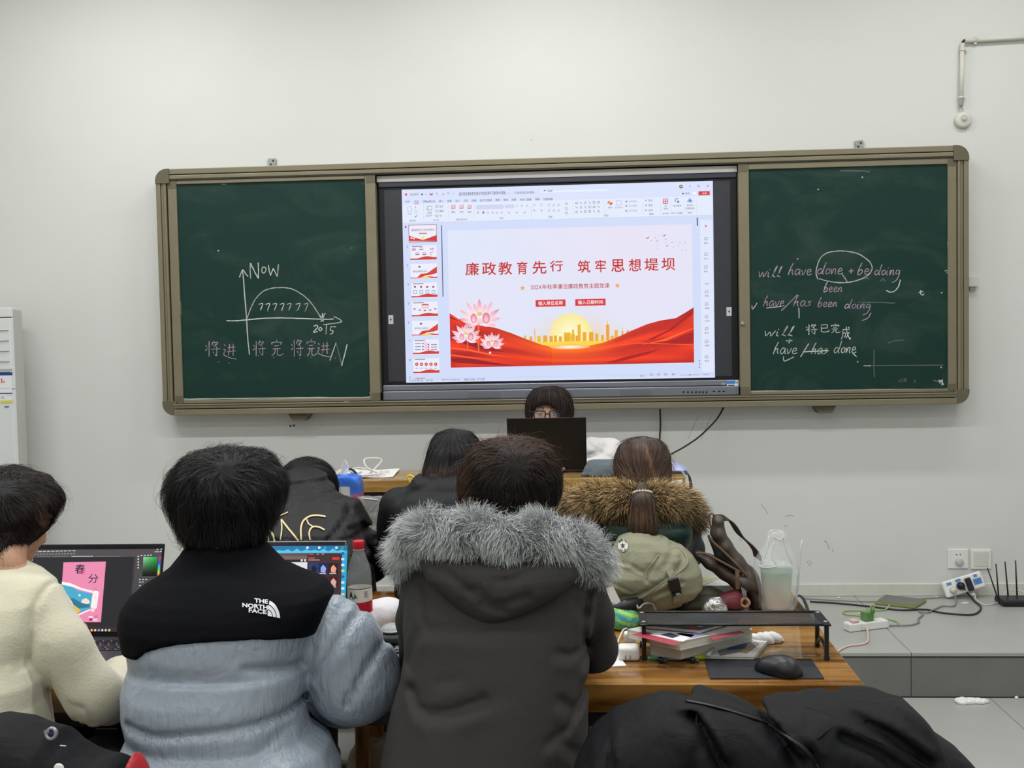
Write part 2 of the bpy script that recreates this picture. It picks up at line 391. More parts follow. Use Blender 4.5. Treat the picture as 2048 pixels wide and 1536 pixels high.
def corner(cx, cz, sx, sz, parent):
    """rounded plastic corner"""
    bm = bmesh.new(); pts = []
    r = RB
    pts.append((cx-sx*0, cz)); 
    a = [math.pi/2*k/8 for k in range(9)]
    out = [(cx+sx*r*math.cos(t), cz+sz*r*math.sin(t)) for t in a]
    inn = [(cx+sx*0.004, cz+sz*r*0+0), ]
    poly = [(cx-sx*.012, cz-sz*.012)] + [(cx+sx*r, cz-sz*.012)] + out + [(cx-sx*.012, cz+sz*r)]
    f = [bm.verts.new((p[0], -.131, p[1])) for p in poly]; b = [bm.verts.new((p[0], -.002, p[1])) for p in poly]
    bm.faces.new(f); bm.faces.new(b[::-1]); n = len(f)
    for i in range(n): bm.faces.new((f[i], b[i], b[(i+1) % n], f[(i+1) % n]))
    frombm('corner_cap', bm, M_alud, parent)
corner(RB, ZT-RB, -1, 1, bb); corner(4-RB, ZT-RB, 1, 1, bb); corner(RB, ZB+RB, -1, -1, bb); corner(4-RB, ZB+RB, 1, -1, bb)
box('back_panel', (.05, -.03, ZB+.06), (3.95, -.004, ZT-.06), M_bpanel, bb)
box('guide_channel', (.055, -.123, ZT-.058), (3.945, -.112, ZT-.0525), M_groove, bb)
box('guide_channel', (.055, -.12, ZB+.0555), (3.945, -.03, ZB+.0575), M_groove, bb)
box('chalk_ledge', (.06, -.142, ZB+.05), (3.94, -.12, ZB+.056), M_alu, bb, bev=.003)
# trapezoid hangers below, tabs above
for px, py in ((600, 832), (1648, 818)):
    p = PY(px, py, -.07); bm = bmesh.new()
    q = [(-.052, 0), (.052, 0), (.032, -.038), (-.032, -.038)]
    f = [bm.verts.new((p[0]+a, -.105, ZB+b)) for a, b in q]; b_ = [bm.verts.new((p[0]+a, -.004, ZB+b)) for a, b in q]
    bm.faces.new(f); bm.faces.new(b_[::-1]); 
    for i in range(4): bm.faces.new((f[i], b_[i], b_[(i+1) % 4], f[(i+1) % 4]))
    frombm('hanger', bm, M_alud, bb)
M_galv = mat('galvanised_steel', (150, 155, 156), rough=0.5, metal=.5, var=.15, vscale=60)
for px, py, rt in ((544, 320, 0), (1719, 288, -.12)):
    p = PY(px, py, -.01); h = box('bracket', (p[0]-.02, -.012, ZT-.01), (p[0]+.02, -.004, ZT+.055), M_galv, bb, bev=.001, rot=EUL(0, rt, 0))
    for k in (0, 1): lathe('screw', [(.0045, 0), (.0045, .003), (.001, .004)], M_groove, h, (p[0]-.006+.012*k, -.012, ZT+.025+.018*k), 8, axis=[[1,0,0],[0,0,-1],[0,1,0]])
# two sliding panels
def sliding(x0, x1, zt, zb, gx0, gx1, gz0, gz1, nm):
    pn = empty('sliding_board', ((x0+x1)/2, -.09, zb), nm, 'chalkboard panel', None)
    pn.parent = bb; pn.matrix_parent_inverse = Matrix.Translation(bb.location).inverted(); del pn['category']; 
    Yf, Yb = -.118, -.075
    box('board_surface', (gx0-.003, -.108, gz0-.003), (gx1+.003, Yb, gz1+.003), M_green, pn)
    box('panel_stile', (x0, Yf, zb), (gx0, Yb, zt), M_alu, pn, bev=.003)
    box('panel_stile', (gx1, Yf, zb), (x1, Yb, zt), M_alu, pn, bev=.003)
    box('panel_rail', (gx0, Yf, gz1), (gx1, Yb, zt), M_alu, pn, bev=.003)
    box('panel_rail', (gx0, Yf, zb), (gx1, Yb, gz0), M_alu, pn, bev=.003)
    for (a, b) in ((x0, zb), (x1-.045, zb), (x0, zt-.04), (x1-.045, zt-.04)):
        box('panel_corner', (a, Yf-.001, b), (a+.045, Yb, b+.04), M_alud, pn)
    return pn
LP = sliding(.058, 1.118, ZT-.058, ZB+.058, .104, 1.065, 1.232, 2.322, 'green chalkboard panel with a chalk graph, left of the display')
RP = sliding(2.906, 3.945, ZT-.058, ZB+.058, 2.957, 3.903, 1.231, 2.313, 'green chalkboard panel with English grammar notes, right of the display')
lathe('lock', [(.0001, 0.012), (.007, .012), (.009, .009), (.010, 0)], M_galv, RP, PY(1485, 647, -.12)+np.array([0, .001, 0]), 16, axis=[[1,0,0],[0,0,-1],[0,1,0]])
M_chalk = vmat('chalk', rough=0.95)
# --- handwriting
GL = {'将': [[(.02,.28),(.12,.40)],[(0,.62),(.16,.5)],[(.25,.05),(.25,1)],[(.55,.02),(.42,.25)],[(.55,.12),(.82,.1),(.6,.38)],[(.5,.25),(.56,.3)],[(.65,.2),(.7,.27)],[(.4,.55),(.98,.5)],[(.75,.38),(.75,.92),(.62,.85)],[(.5,.68),(.57,.78)]],
 '进': [[(.08,.1),(.16,.2)],[(.02,.42),(.18,.42),(.05,.7),(.2,.82),(.6,.95),(1,1)],[(.35,.3),(.9,.25)],[(.3,.55),(.95,.5)],[(.48,.08),(.46,.5),(.38,.78)],[(.75,.05),(.75,.8)]],
 '完': [[(.5,0),(.54,.1)],[(.12,.3),(.12,.18),(.9,.16),(.84,.3)],[(.3,.38),(.7,.36)],[(.15,.56),(.85,.54)],[(.4,.56),(.34,.8),(.1,.98)],[(.6,.56),(.6,.9),(.8,.95),(1.1,.85)]],
 '已': [[(.15,.15),(.8,.12),(.78,.5)],[(.2,.5),(.78,.48)],[(.2,.35),(.2,.85),(.5,.92),(.95,.85),(.95,.7)]],
 '成': [[(.2,.25),(.85,.22)],[(.22,.25),(.18,.7),(.05,.95)],[(.25,.5),(.45,.48),(.42,.8),(.33,.75)],[(.55,.02),(.62,.5),(.9,.95),(.95,.8)],[(.85,.4),(.55,.85)],[(.75,.05),(.85,.14)]]}
LT = {'w': (.85, [[(0,1),(.15,0),(.4,.8),(.55,0),(.85,1.05)]]), 'i': (.3, [[(0.05,.9),(0.05,.1),(.2,0)],[(.1,1.3),(.13,1.4)]]),
 'l': (.4, [[(.05,.1),(.25,1.0),(.42,2.0),(.28,1.6),(.15,.3),(.4,0)]]), 'h': (.6, [[(.35,2),(.1,1),(.0,0)],[(.02,.3),(.2,.8),(.42,.9),(.42,.4),(.55,0)]]),
 'a': (.7, [[(.6,.9),(.3,1),(.05,.5),(.2,0),(.45,.3),(.6,.9),(.6,.2),(.75,0)]]), 'v': (.5, [[(0,.9),(.2,0),(.5,1)]]),
 'e': (.6, [[(.05,.45),(.45,.6),(.4,.95),(.15,.9),(.05,.35),(.25,0),(.65,.2)]]),
 'd': (.8, [[(.5,.75),(.25,.92),(.02,.4),(.2,0),(.45,.25),(.6,.7)],[(.8,2.0),(.68,1.0),(.6,.15),(.78,0)]]), 'o': (.55, [[(.3,.95),(.05,.6),(.15,.05),(.45,.2),(.48,.7),(.3,.95)]]),
 'n': (.6, [[(0,.9),(.05,0),(.2,.8),(.45,.85),(.45,.2),(.6,0)]]), 'b': (.65, [[(.35,2),(.1,.9),(.08,0),(.4,.1),(.55,.55),(.35,.85),(.12,.5)]]),
 'g': (.7, [[(.5,.8),(.15,.9),(.1,.2),(.45,.35),(.55,.9),(.55,0),(.3,-1.0),(-.2,-1.4)]]), 's': (.5, [[(.45,.95),(.15,.8),(.4,.35),(.05,0)]]), 'y': (.7, [[(0,.9),(.15,.1),(.45,.3),(.55,.9),(.45,-.4),(.1,-1)]])}
def chalkboard_writing(panel, Y, ops, nm, seed):
    rs = random.Random(seed); cnt = [0]; p = None
    W = (196, 204, 196); PK = (180, 160, 182)
    def st(pts, off, c, w=.0058):
        q = [(off[0]+x/3.938, off[1]+y/3.938) for x, y in pts]
        P = [p.uv(*a) for a in q]; P = smooth_path(P, 5) if len(P) > 2 else [P[0]*(1-t)+P[1]*t for t in np.linspace(0, 1, 6)]
        P = np.array(P)+np.array([[rs.gauss(0, .0004), rs.gauss(0, .0004)] for _ in P])
        k = rs.uniform(.82, 1.0); cc = tuple(int(v*k) for v in c)
        p.ribbon(P, [w*rs.uniform(.7, 1.15) for _ in P], cc, rs.randint(0, 3))
    for op in ops:
        p = Print((0, Y, 0), (1, 0, 0), (0, 0, 1), step=0.0002, base=0.0006); cnt[0] += 1; p.base += .00001*(cnt[0] % 20)
        off = op[1]; c = PK if op[2] == 'p' else (tuple(int(v*.55) for v in W) if op[2] == 'f' else W)
        if op[0] == 's':
            for s in op[3]: st(s, off, c, .0052 if len(op) < 5 else op[4])
        elif op[0] == 'g':
            ch, x0, y0, x1, y1 = op[3]
            for s in GL[ch]: st([(x0+a*(x1-x0), y0+b*(y1-y0)) for a, b in s], off, c, .0040)
        elif op[0] == 'w':
            tx, x0, x1, bl, xh = op[3]; tot = sum(LT[ch][0] for ch in tx)+.12*(len(tx)-1); k = (x1-x0)/tot; x = x0
            for ch in tx:
                for s in LT[ch][1]: st([(x+(a*k+.18*b*xh), bl-b*xh) for a, b in s], off, c, .0042)
                x += (LT[ch][0]+.12)*k
        elif op[0] == 'd':
            for (x, y) in op[3]: p.disc(off[0]+x/3.938, off[1]+y/3.938, .0035, c, 1, 8)
        o = p.build('chalk_word' if op[0] in 'wg' else 'chalk_drawing', M_chalk, panel); o['kind'] = 'stuff'
A1 = (280, 280); A8 = (280, 560); B6 = (1460, 260); B7 = (1460, 560)
ops = [('s', A1, '', [[(808,1020),(815,1100),(832,1300),(848,1536),(862,1690)], [(783,1082),(800,1040),(812,1022),(830,1050),(850,1075)],
        [(872,1092),(868,1020),(870,970)], [(870,970),(900,1030),(932,1090)], [(932,1090),(933,1020),(930,965)], [(975,998),(962,1012),(962,1040),(976,1048),(992,1030),(990,1008),(975,998)],
        [(1012,985),(1018,1025),(1028,1068)], [(1028,1068),(1050,1010)], [(1050,1010),(1066,1045),(1082,1076)], [(1082,1076),(1092,978)]]),
       ('s', A8, '', [[(845,300),(870,230),(910,150),(970,90),(1040,65),(1110,60),(1190,68),(1270,110),(1330,160),(1380,225),(1425,300)],
        [(680,320),(740,322),(830,315),(1000,300),(1200,300),(1400,308),(1525,308)], [(1525,288),(1565,305),(1588,328),(1540,340),(1440,352)],
        [(1460,260),(1425,330)], [(1424,278),(1446,328)], [(1438,262),(1440,326)],
        [(1368,366),(1392,355),(1398,374),(1366,412),(1398,406)], [(1422,372),(1408,386),(1418,400),(1434,388),(1422,372)], [(1470,352),(1465,428)], [(1502,368),(1545,368)], [(1505,368),(1500,396),(1520,400),(1512,424),(1496,424)],
        [(1495,635),(1545,492)], [(1632,508),(1590,675)]]),
       ('s', A8, 'f', [[(1545,492),(1590,675)]]),
       ('s', A8, '', [[(x-10, 192), (x+22, 186), (x+4, 238)] for x in (945,1000,1055,1112,1168,1238,1300)], .0045),
       ('d', A8, 'f', [(1008,246),(1120,241),(1172,236),(1232,242),(1298,246),(620,645),(702,655),(935,597),(1055,610),(1258,618),(1348,608),(1540,615)]),
       ('d', A1, '', [(617,872)])]
for gl in (('将',515,478,635,605),('进',655,495,760,622),('将',890,475,992,600),('完',1030,470,1120,600),('将',1190,465,1290,605),('完',1310,465,1385,600),('进',1395,485,1500,605)): ops.append(('g', A8, 'p', gl))
ops += [('s', A1, 'f', [[(640,345),(660,350),(680,346)], [(1660,855),(1672,845)], [(1755,340),(1752,352)]], .006)]
ops += [('s', A8, '', [[(318,165),(320,200),(322,275)]], .004), ('s', A8, '', [[(336,850),(340,900),(345,936),(600,934),(1000,930),(1400,926),(1800,922),(1808,885)]], .005)]
chalkboard_writing(LP, -.108, ops, 'chalk_writing', 3)
ops = [('w', B6, 'p', ('will',222,395,1158,44)), ('w', B6, 'p', ('have',458,640,1142,46)), ('w', B6, 'p', ('done',685,885,1135,46)), ('s', B6, 'p', [[(935,1112),(975,1108)],[(955,1092),(952,1130)],[(880,1135),(900,1160),(922,1195)]]),
       ('w', B6, 'p', ('be',1000,1095,1138,46)), ('w', B6, 'p', ('doing',1135,1340,1142,42)), ('s', B6, '', [[(1340,1180),(1325,1235),(1290,1272),(1255,1275),(1230,1262)]]),
       ('s', B6, '', [[(690,1175),(678,1120),(700,1030),(750,975),(830,955),(910,955),(1000,972),(1080,1020),(1118,1075),(1105,1125),(1060,1160),(1000,1185),(900,1203),(800,1195),(700,1172)]], .005),
       ('w', B6, 'p', ('been',735,880,1275,40)), ('s', B6, 'p', [[(170,1382),(180,1410),(213,1360)],[(405,1422),(532,1298)]]),
       ('w', B6, 'p', ('have',262,425,1388,42)), ('w', B6, 'p', ('has',500,635,1388,42)), ('w', B6, 'p', ('been',688,840,1392,38)), ('w', B6, 'p', ('doing',900,1110,1405,36)),
       ('s', B6, 'p', [[(1110,1440),(1085,1480),(1040,1502)]]), ('s', B6, '', [[(285,1402),(400,1390)],[(541,1400),(545,1482)]], .0045), ('s', B6, 'f', [[(1060,1175),(1078,1165),(1095,1175)],[(1185,1192),(1205,1170),(1222,1195)]]),
       ('w', B7, '', ('will',270,490,440,38)), ('s', B7, '', [[(440,480),(492,478)],[(470,465),(466,498)],[(420,602),(430,637),(505,605)],[(555,605),(620,500)],[(582,566),(775,556)]]),
       ('w', B7, '', ('have',342,525,582,46)), ('w', B7, '', ('has',640,765,582,44)), ('w', B7, '', ('done',815,990,575,48)), ('s', B7, '', [[(965,575),(998,605)]]),
       ('s', B7, '', [[(1050,676),(1108,675)]], .005), ('s', B7, 'f', [[(1135,550),(1133,650),(1137,768)],[(1245,497),(1300,480),(1375,472)],[(1030,178),(1150,176),(1300,182)],[(1108,675),(1680,670)]], .004),
       ('s', B7, '', [[(1485,98),(1524,90)],[(1502,80),(1500,108),(1518,118),(1526,108)]], .005), ('d', B7, '', [(1667,100),(1005,645),(1662,688)]), ('d', B6, '', [(694,468),(1042,372),(532,1015)]),
       ('s', B7, '', [[(1636,800),(1655,790),(1652,815)],[(1660,792),(1682,825)],[(1672,785),(1670,830)]], .005), ('s', B7, 'f', [[(1325,790),(1345,805)],[(1350,775),(1362,805)],[(1372,775),(1375,802)],[(1385,772),(1388,798)],[(1450,785),(1460,808)],[(1600,790),(1640,800)]], .005),
       ('s', B7, '', [[(160,876),(400,873),(800,869),(1200,862),(1500,860),(1712,852),(1722,700),(1720,560)]], .0045), ('s', B6, '', [[(1690,1112),(1712,1105),(1708,1130)],[(1712,880),(1716,1000)]], .004), ('s', B6, 'f', [[(870,322),(1000,322),(1100,328)]], .006)]
for gl in (('将',598,345,690,432),('已',705,345,780,415),('完',792,345,862,418),('成',872,365,952,472)): ops.append(('g', B7, '', gl))
chalkboard_writing(RP, -.108, ops, 'chalk_writing', 5)
# chalk sticks and cloth on top
box('chalk_stick', PY(695, 806, -.13)-np.array([.02, .005, .0]), PY(695, 806, -.13)+np.array([.006, .005, .007]), M_white, None, bev=.002).location
tag(bpy.data.objects['chalk_stick'], 'short white chalk stub on the board ledge below the green panel with the graph', 'chalk')

# ================================================================= DISPLAY
M_bez = mat('display_black', (9, 10, 16), rough=0.35)
M_lcd = mat('display_glass', (54, 55, 61), rough=0.25, spec=0.5)
M_silver = mat('display_silver', (128, 132, 142), rough=0.32, metal=0.5)
M_topb = mat('display_top', (74, 76, 86), rough=0.28, metal=0.5)
ds = empty('interactive_display', (2.01, -.07, 1.23), 'large wall display showing a red Chinese presentation slide between chalkboard panels', 'display')
DX0, DX1 = 1.125, 2.905
DY = -.072   # screen surface
ztop = PY(1100, 351, DY)[2]
wt = PY(1100, 341, -.03)[2]
box('white_strip', (1.12, -.085, 2.3085), (2.905, -.05, 2.339), M_white, ds)
zb0 = PY(1100, 768+1, DY)[2]
zs0, zs1 = 1.305, 2.262
box('top_bezel', (DX0, -.086, 2.281), (DX1, -.03, 2.308), M_topb, ds, bev=.006, seg=3)
box('screen_frame', (DX0, -.075, 1.285), (DX1, -.032, 2.281), M_bez, ds, bev=.003)
def B2(px, py): q = PY(px, py, -.0765); return q
a = B2(768, 381); b = B2(1464, 752)
box('screen_glass', (a[0], -.0765, b[2]), (b[0], -.074, a[2]), M_lcd, ds)
box('speaker_bar', (DX0, -.088, 1.213), (DX1, -.035, 1.259), M_silver, ds, bev=.004)
box('speaker_bar_upper', (DX0, -.083, 1.261), (DX1, -.035, 1.289), M_silver, ds, bev=.004)
M_grillp = mat('display_grille', (108, 111, 121), rough=.45, metal=.3)
for (x0, x1) in ((937, 1000), (1240, 1303)):
    p0 = PY(x0, 790, -.089); p1 = PY(x1, 790, -.089); box('speaker_grille', (p0[0], -.0892, 1.22), (p1[0], -.088, 1.247), M_grillp, ds)
for i, X in enumerate((1367, 1376, 1384.5, 1392, 1399, 1406, 1413)):
    p = PY(X, 784, -.09); lathe('button', [(.0045, 0), (.0045, .003), (.003, .004)], M_bez, ds, (p[0], -.088, p[2]), 12, axis=[[1,0,0],[0,0,-1],[0,1,0]])
for X in (1428, 1438.5, 1447.5):
    p = PY(X, 782.5, -.09); box('port', (p[0]-.006, -.0892, p[2]-.003), (p[0]+.006, -.088, p[2]+.002), M_bez, ds)
pr = Print((0, -.083, 0), (1, 0, 0), (0, 0, 1))
pr.rect(1454, 761, 1477, 774, (232, 236, 240)); pr.rect(1454, 761.5, 1471, 767.5, (60, 130, 205), 1); pr.rect(1456, 769.5, 1469, 771.5, (60, 70, 90), 1); pr.disc(1474, 765, .004, (40, 50, 70), 1, 8); pr.text('180', 1443, 765, 1451, 770, (190, 194, 200), 1)
pr.build('energy_sticker', vmat('sticker', rough=.4), ds)
S = Print((0, -.0765, 0), (1, 0, 0), (0, 0, 1), step=.00025, base=.0003)
M_scr = vmat('screen_light', rough=.3, emit=1.0)
WIN = (216, 225, 250)
q = [(813, 766.5), (1431, 754), (1424.5, 361), (803, 380)]
a = S.uv(803, 380); b = S.uv(1431, 754); a2 = S.uv(813, 766.5); b2 = S.uv(1424.5, 361)
x0 = (a[0]+a2[0])/2; x1 = (b[0]+b2[0])/2; z0 = (b[1]+a2[1])/2; z1 = (a[1]+b2[1])/2
S.add([(x0, z0), (x1, z0), (x1, z1), (x0, z1)], WIN, 0)
def sr(x0, y0, x1, y1, c, l=1): S.rect(x0, y0, x1, y1, c, l)
# title bar and ribbon
def hband(y0l, y1l, c, l):     # a band across the window, y given at its left end (x=806)
    u0 = S.uv(806, y0l)[1]; u1 = S.uv(806, y1l)[1]; S.add([(x0+.003, u1), (x1-.003, u1), (x1-.003, u0), (x0+.003, u0)], c, l)
hband(409, 446, (226, 234, 250), 1); hband(446, 446.6, (190, 198, 222), 2); hband(447, 762, (208, 219, 248), 1)
Z2 = lambda x, y: (740+x/5.12, 320+y/5.12)
Z3 = lambda x, y: (1100+x/5.12, 320+y/5.12)
Z4 = lambda x, y: (740+x/5.12, 560+y/5.12)
Z5 = lambda x, y: (1100+x/5.12, 560+y/5.12)
def t2(Z, s, x0, y0, x1, y1, c=(70, 74, 96), l=3, bold=0.0): a = Z(x0, y0); b = Z(x1, y1); S.text(s, a[0], a[1], b[0], b[1], c, l, bold)
def r2(Z, x0, y0, x1, y1, c, l=2): a = Z(x0, y0); b = Z(x1, y1); S.rect(a[0], a[1], b[0], b[1], c, l)
def l2(Z, pts, c, w=.0018, l=3, sm=0): S.line([Z(*p) for p in pts], w, c, l, sm)
def p2(Z, pts, c, l=3): S.poly([Z(*p) for p in pts], c, l)
dk = (80, 84, 108)
S.disc(*Z2(369, 354), .006, (222, 70, 60), 3, 14); t2(Z2, '自动保存', 413, 342, 500, 364, dk); S.disc(*Z2(533, 352), .0045, (50, 50, 60), 3, 12); S.disc(*Z2(570, 350), .002, dk, 3, 6)
r2(Z2, 612, 337, 642, 362, (190, 90, 140)); r2(Z2, 621, 337, 634, 347, WIN, 3)
l2(Z2, [(670,345),(690,337),(692,352),(680,360)], dk); l2(Z2, [(742,338),(740,356),(762,356),(760,342)], dk); l2(Z2, [(792,334),(815,334),(804,348),(792,334)], dk); S.disc(*Z2(853, 345), .002, dk, 3, 6)
t2(Z2, '廉洁教育廉政教育建设专题党课学习教育PPT模板', 910, 331, 1390, 354, (60, 62, 80)); t2(Z2, '…', 1405, 340, 1430, 346, dk); t2(Z2, '• 已保存到这台电脑 ▾', 1470, 324, 1692, 344, (70, 74, 96))
a = Z2(1745, 306); b = Z3(588, 325); S.rect(a[0], a[1]+2, b[0], b[1]-1.5, (229, 236, 252), 2); S.line([Z2(1775, 325), Z2(1790, 312)], .002, dk, 3); S.disc(*Z2(1791, 312), .0035, dk, 3, 8); t2(Z2, '搜索', 1818, 307, 1868, 328, dk)
for s, x0_, x1_ in (('文件', 362, 408), ('开始', 452, 498), ('OfficePLUS', 542, 665), ('插入', 706, 752), ('绘图', 790, 836), ('设计', 874, 918), ('切换', 958, 1004), ('动画', 1040, 1088), ('幻灯片放映', 1124, 1248), ('录制', 1283, 1330), ('审阅', 1366, 1412), ('视图', 1450, 1496), ('PDF工具集', 1537, 1655), ('帮助', 1692, 1740), ('百度网盘', 1776, 1872)):
    yy = 416-(x0_-362)*.0185; t2(Z2, s, x0_, yy, x1_, yy+22, (66, 70, 92), 3, .004)
r2(Z2, 450, 444, 500, 448, (200, 60, 60))
# ribbon buttons
l2(Z2, [(385,520),(385,482),(415,478),(430,500),(430,524),(385,524)], (150, 155, 180)); t2(Z2, '粘贴', 382, 540, 430, 560, (160, 165, 190)); l2(Z2, [(468,470),(468,496)], dk); l2(Z2, [(455,520),(480,516),(484,545),(458,545),(455,520)], (150,155,180)); l2(Z2, [(458,585),(485,568)], dk, .003)
l2(Z2, [(585,512),(585,475),(635,472),(635,510),(585,512)], dk, .0025); t2(Z2, '新建', 588, 530, 634, 550, dk); t2(Z2, '幻灯片 ▾', 570, 560, 650, 580, dk)
for y, s in ((476, '版式'), (524, '重置'), (574, '节')): l2(Z2, [(672,y-10),(698,y-12),(698,y+8),(672,y+10),(672,y-10)], dk, .002); t2(Z2, s, 710, y-12, 752 if len(s) > 1 else 732, y+10, dk); 
for x, s in ((832, '模板'), (916, '单页'), (998, '更多')): l2(Z2, [(x+4,500),(x+6,465),(x+40,462),(x+40,496),(x+4,500)], (222, 90, 90), .003); l2(Z2, [(x+12,494),(x+22,475),(x+36,490)], (222, 90, 90), .003); t2(Z2, s, x+2, 522, x+42, 542, dk)
t2(Z2, 'OfficePLUS', 880, 600, 996, 616, dk); t2(Z2, '剪贴板', 405, 612, 468, 630, dk); t2(Z2, '幻灯片', 648, 606, 708, 624, dk); t2(Z2, '字体', 1322, 586, 1364, 606, dk); t2(Z2, '段落', 1826, 573, 1868, 593, dk)
r2(Z2, 1086, 462, 1372, 500, (206, 212, 240)); r2(Z2, 1380, 456, 1478, 492, (206, 212, 240))
for x, s in ((1098, 'B'), (1150, 'I'), (1196, 'U'), (1244, 'S'), (1288, 'ab'), (1338, 'AV'), (1412, 'Aa'), (1492, 'A'), (1572, 'A')): t2(Z2, s, x, 527, x+22, 548, (130, 135, 160))
for x in (1498, 1545, 1600): t2(Z2, 'A', x, 458, x+18, 478, (120, 125, 150))
for yy in (462, 520):
    for x in (1670, 1745, 1822, 1872, 1920): l2(Z2, [(x, yy-10), (x+24, yy-11)], (160,165,195), .002); l2(Z2, [(x, yy), (x+24, yy-1)], (160,165,195), .002); l2(Z2, [(x, yy+10), (x+16, yy+9)], (160,165,195), .002)
for x in (548, 806, 1068, 1650): l2(Z2, [(x, 455), (x+2, 600)], (196, 204, 228), .0015)
for k in range(3):
    l2(Z2, [(2000, 440+k*48), (2024, 440+k*48), (2024, 458+k*48), (2000, 458+k*48), (2000, 440+k*48)], (110,115,150), .002)
for k in range(18):
    i, j = k % 6, k//6; cx = 272+i*45; cy = 440-i*1.5+j*46; c = (70, 74, 120) if k else (50, 90, 170)
    kind = (k*7+3) % 5
    if kind == 0: l2(Z3, [(cx-12,cy-10),(cx+12,cy+10)], c, .002)
    elif kind == 1: l2(Z3, [(cx-12,cy-9),(cx+12,cy-9),(cx+12,cy+9),(cx-12,cy+9),(cx-12,cy-9)], c, .002)
    elif kind == 2: l2(Z3, [(cx,cy-12),(cx+13,cy+10),(cx-13,cy+10),(cx,cy-12)], c, .002)
    elif kind == 3: l2(Z3, [(cx,cy-10),(cx+12,cy),(cx,cy+10),(cx-12,cy),(cx,cy-10)], c, .002, sm=3)
    else: l2(Z3, [(cx-12,cy-8),(cx+2,cy-6),(cx-2,cy+6),(cx+12,cy+8)], c, .002)
p2(Z3, [(590,425),(615,418),(612,445),(588,450)], (230, 140, 60)); p2(Z3, [(610,440),(640,430),(636,458),(612,462)], (215, 100, 60), 4); t2(Z3, '排列', 594, 478, 636, 496, dk)
l2(Z3, [(680,418),(730,414),(730,460),(680,464),(680,418)], (150,150,190), .002); t2(Z3, '快速样式', 664, 478, 748, 496, (150,152,185))
for y, s in ((424, '形状填充'), (470, '形状轮廓'), (520, '形状效果')): p2(Z3, [(770,y+8),(780,y-12),(795,y+8)], (130,130,170)); t2(Z3, s, 806, y-10, 890, y+8, (150,152,185))
t2(Z3, '绘图', 552, 558, 596, 578, dk); t2(Z3, '编辑', 1016, 543, 1060, 562, dk)
for y, s in ((414, '查找'), (464, '替换'), (514, '选择')): l2(Z3, [(975,y+8),(992,y-8)], dk, .003); t2(Z3, s, 1008, y-10, 1052, y+10, dk)
l2(Z3, [(1160,445),(1160,400),(1206,398),(1206,444),(1160,445)], (200, 60, 80), .004); l2(Z3, [(1183,402),(1183,442)], (200,60,80), .003); l2(Z3, [(1163,422),(1204,421)], (200,60,80), .003); t2(Z3, '稻', 1174, 464, 1194, 480, dk); t2(Z3, '壳库', 1164, 490, 1208, 508, dk); t2(Z3, '发现库', 1150, 540, 1218, 556, dk)
l2(Z3, [(1282,430),(1284,398),(1316,396)], (60,110,190), .004); S.disc(*Z3(1312, 428), .006, (80,130,200), 3, 10); t2(Z3, 'PDF转换', 1258, 460, 1345, 478, dk); t2(Z3, 'PDF工具集', 1245, 536, 1355, 554, dk)
for cx, cy in ((1432, 405), (1420, 422), (1445, 422)): S.disc(*Z3(cx, cy), .006, (40, 90, 190), 3, 12); S.disc(*Z3(cx, cy), .003, (226, 234, 250), 4, 10)
t2(Z3, '保存到', 1398, 456, 1466, 472, dk); t2(Z3, '百度网盘', 1388, 486, 1478, 504, dk); t2(Z3, '保存', 1410, 532, 1454, 550, dk)
for x in (236, 562, 950, 1132, 1235, 1372, 1498): l2(Z3, [(x, 425), (x+2, 560)], (196, 204, 228), .0015)
S.disc(*Z3(1342, 272), .009, (90, 80, 60), 3, 16); S.disc(*Z3(1342, 270), .005, (222, 190, 90), 4, 12)
l2(Z3, [(1425,268),(1442,267)], dk, .002); l2(Z3, [(1512,258),(1532,257),(1532,275),(1512,276),(1512,258)], dk, .002); t2(Z3, '×', 1608, 255, 1626, 275, dk)
r2(Z3, 1520, 322, 1636, 360, (214, 52, 62), 3); t2(Z3, '共享', 1558, 332, 1606, 350, (250, 235, 240), 4); t2(Z3, '● 录制', 1352, 334, 1428, 352, dk); r2(Z3, 1462, 326, 1496, 356, (238, 242, 252), 3)
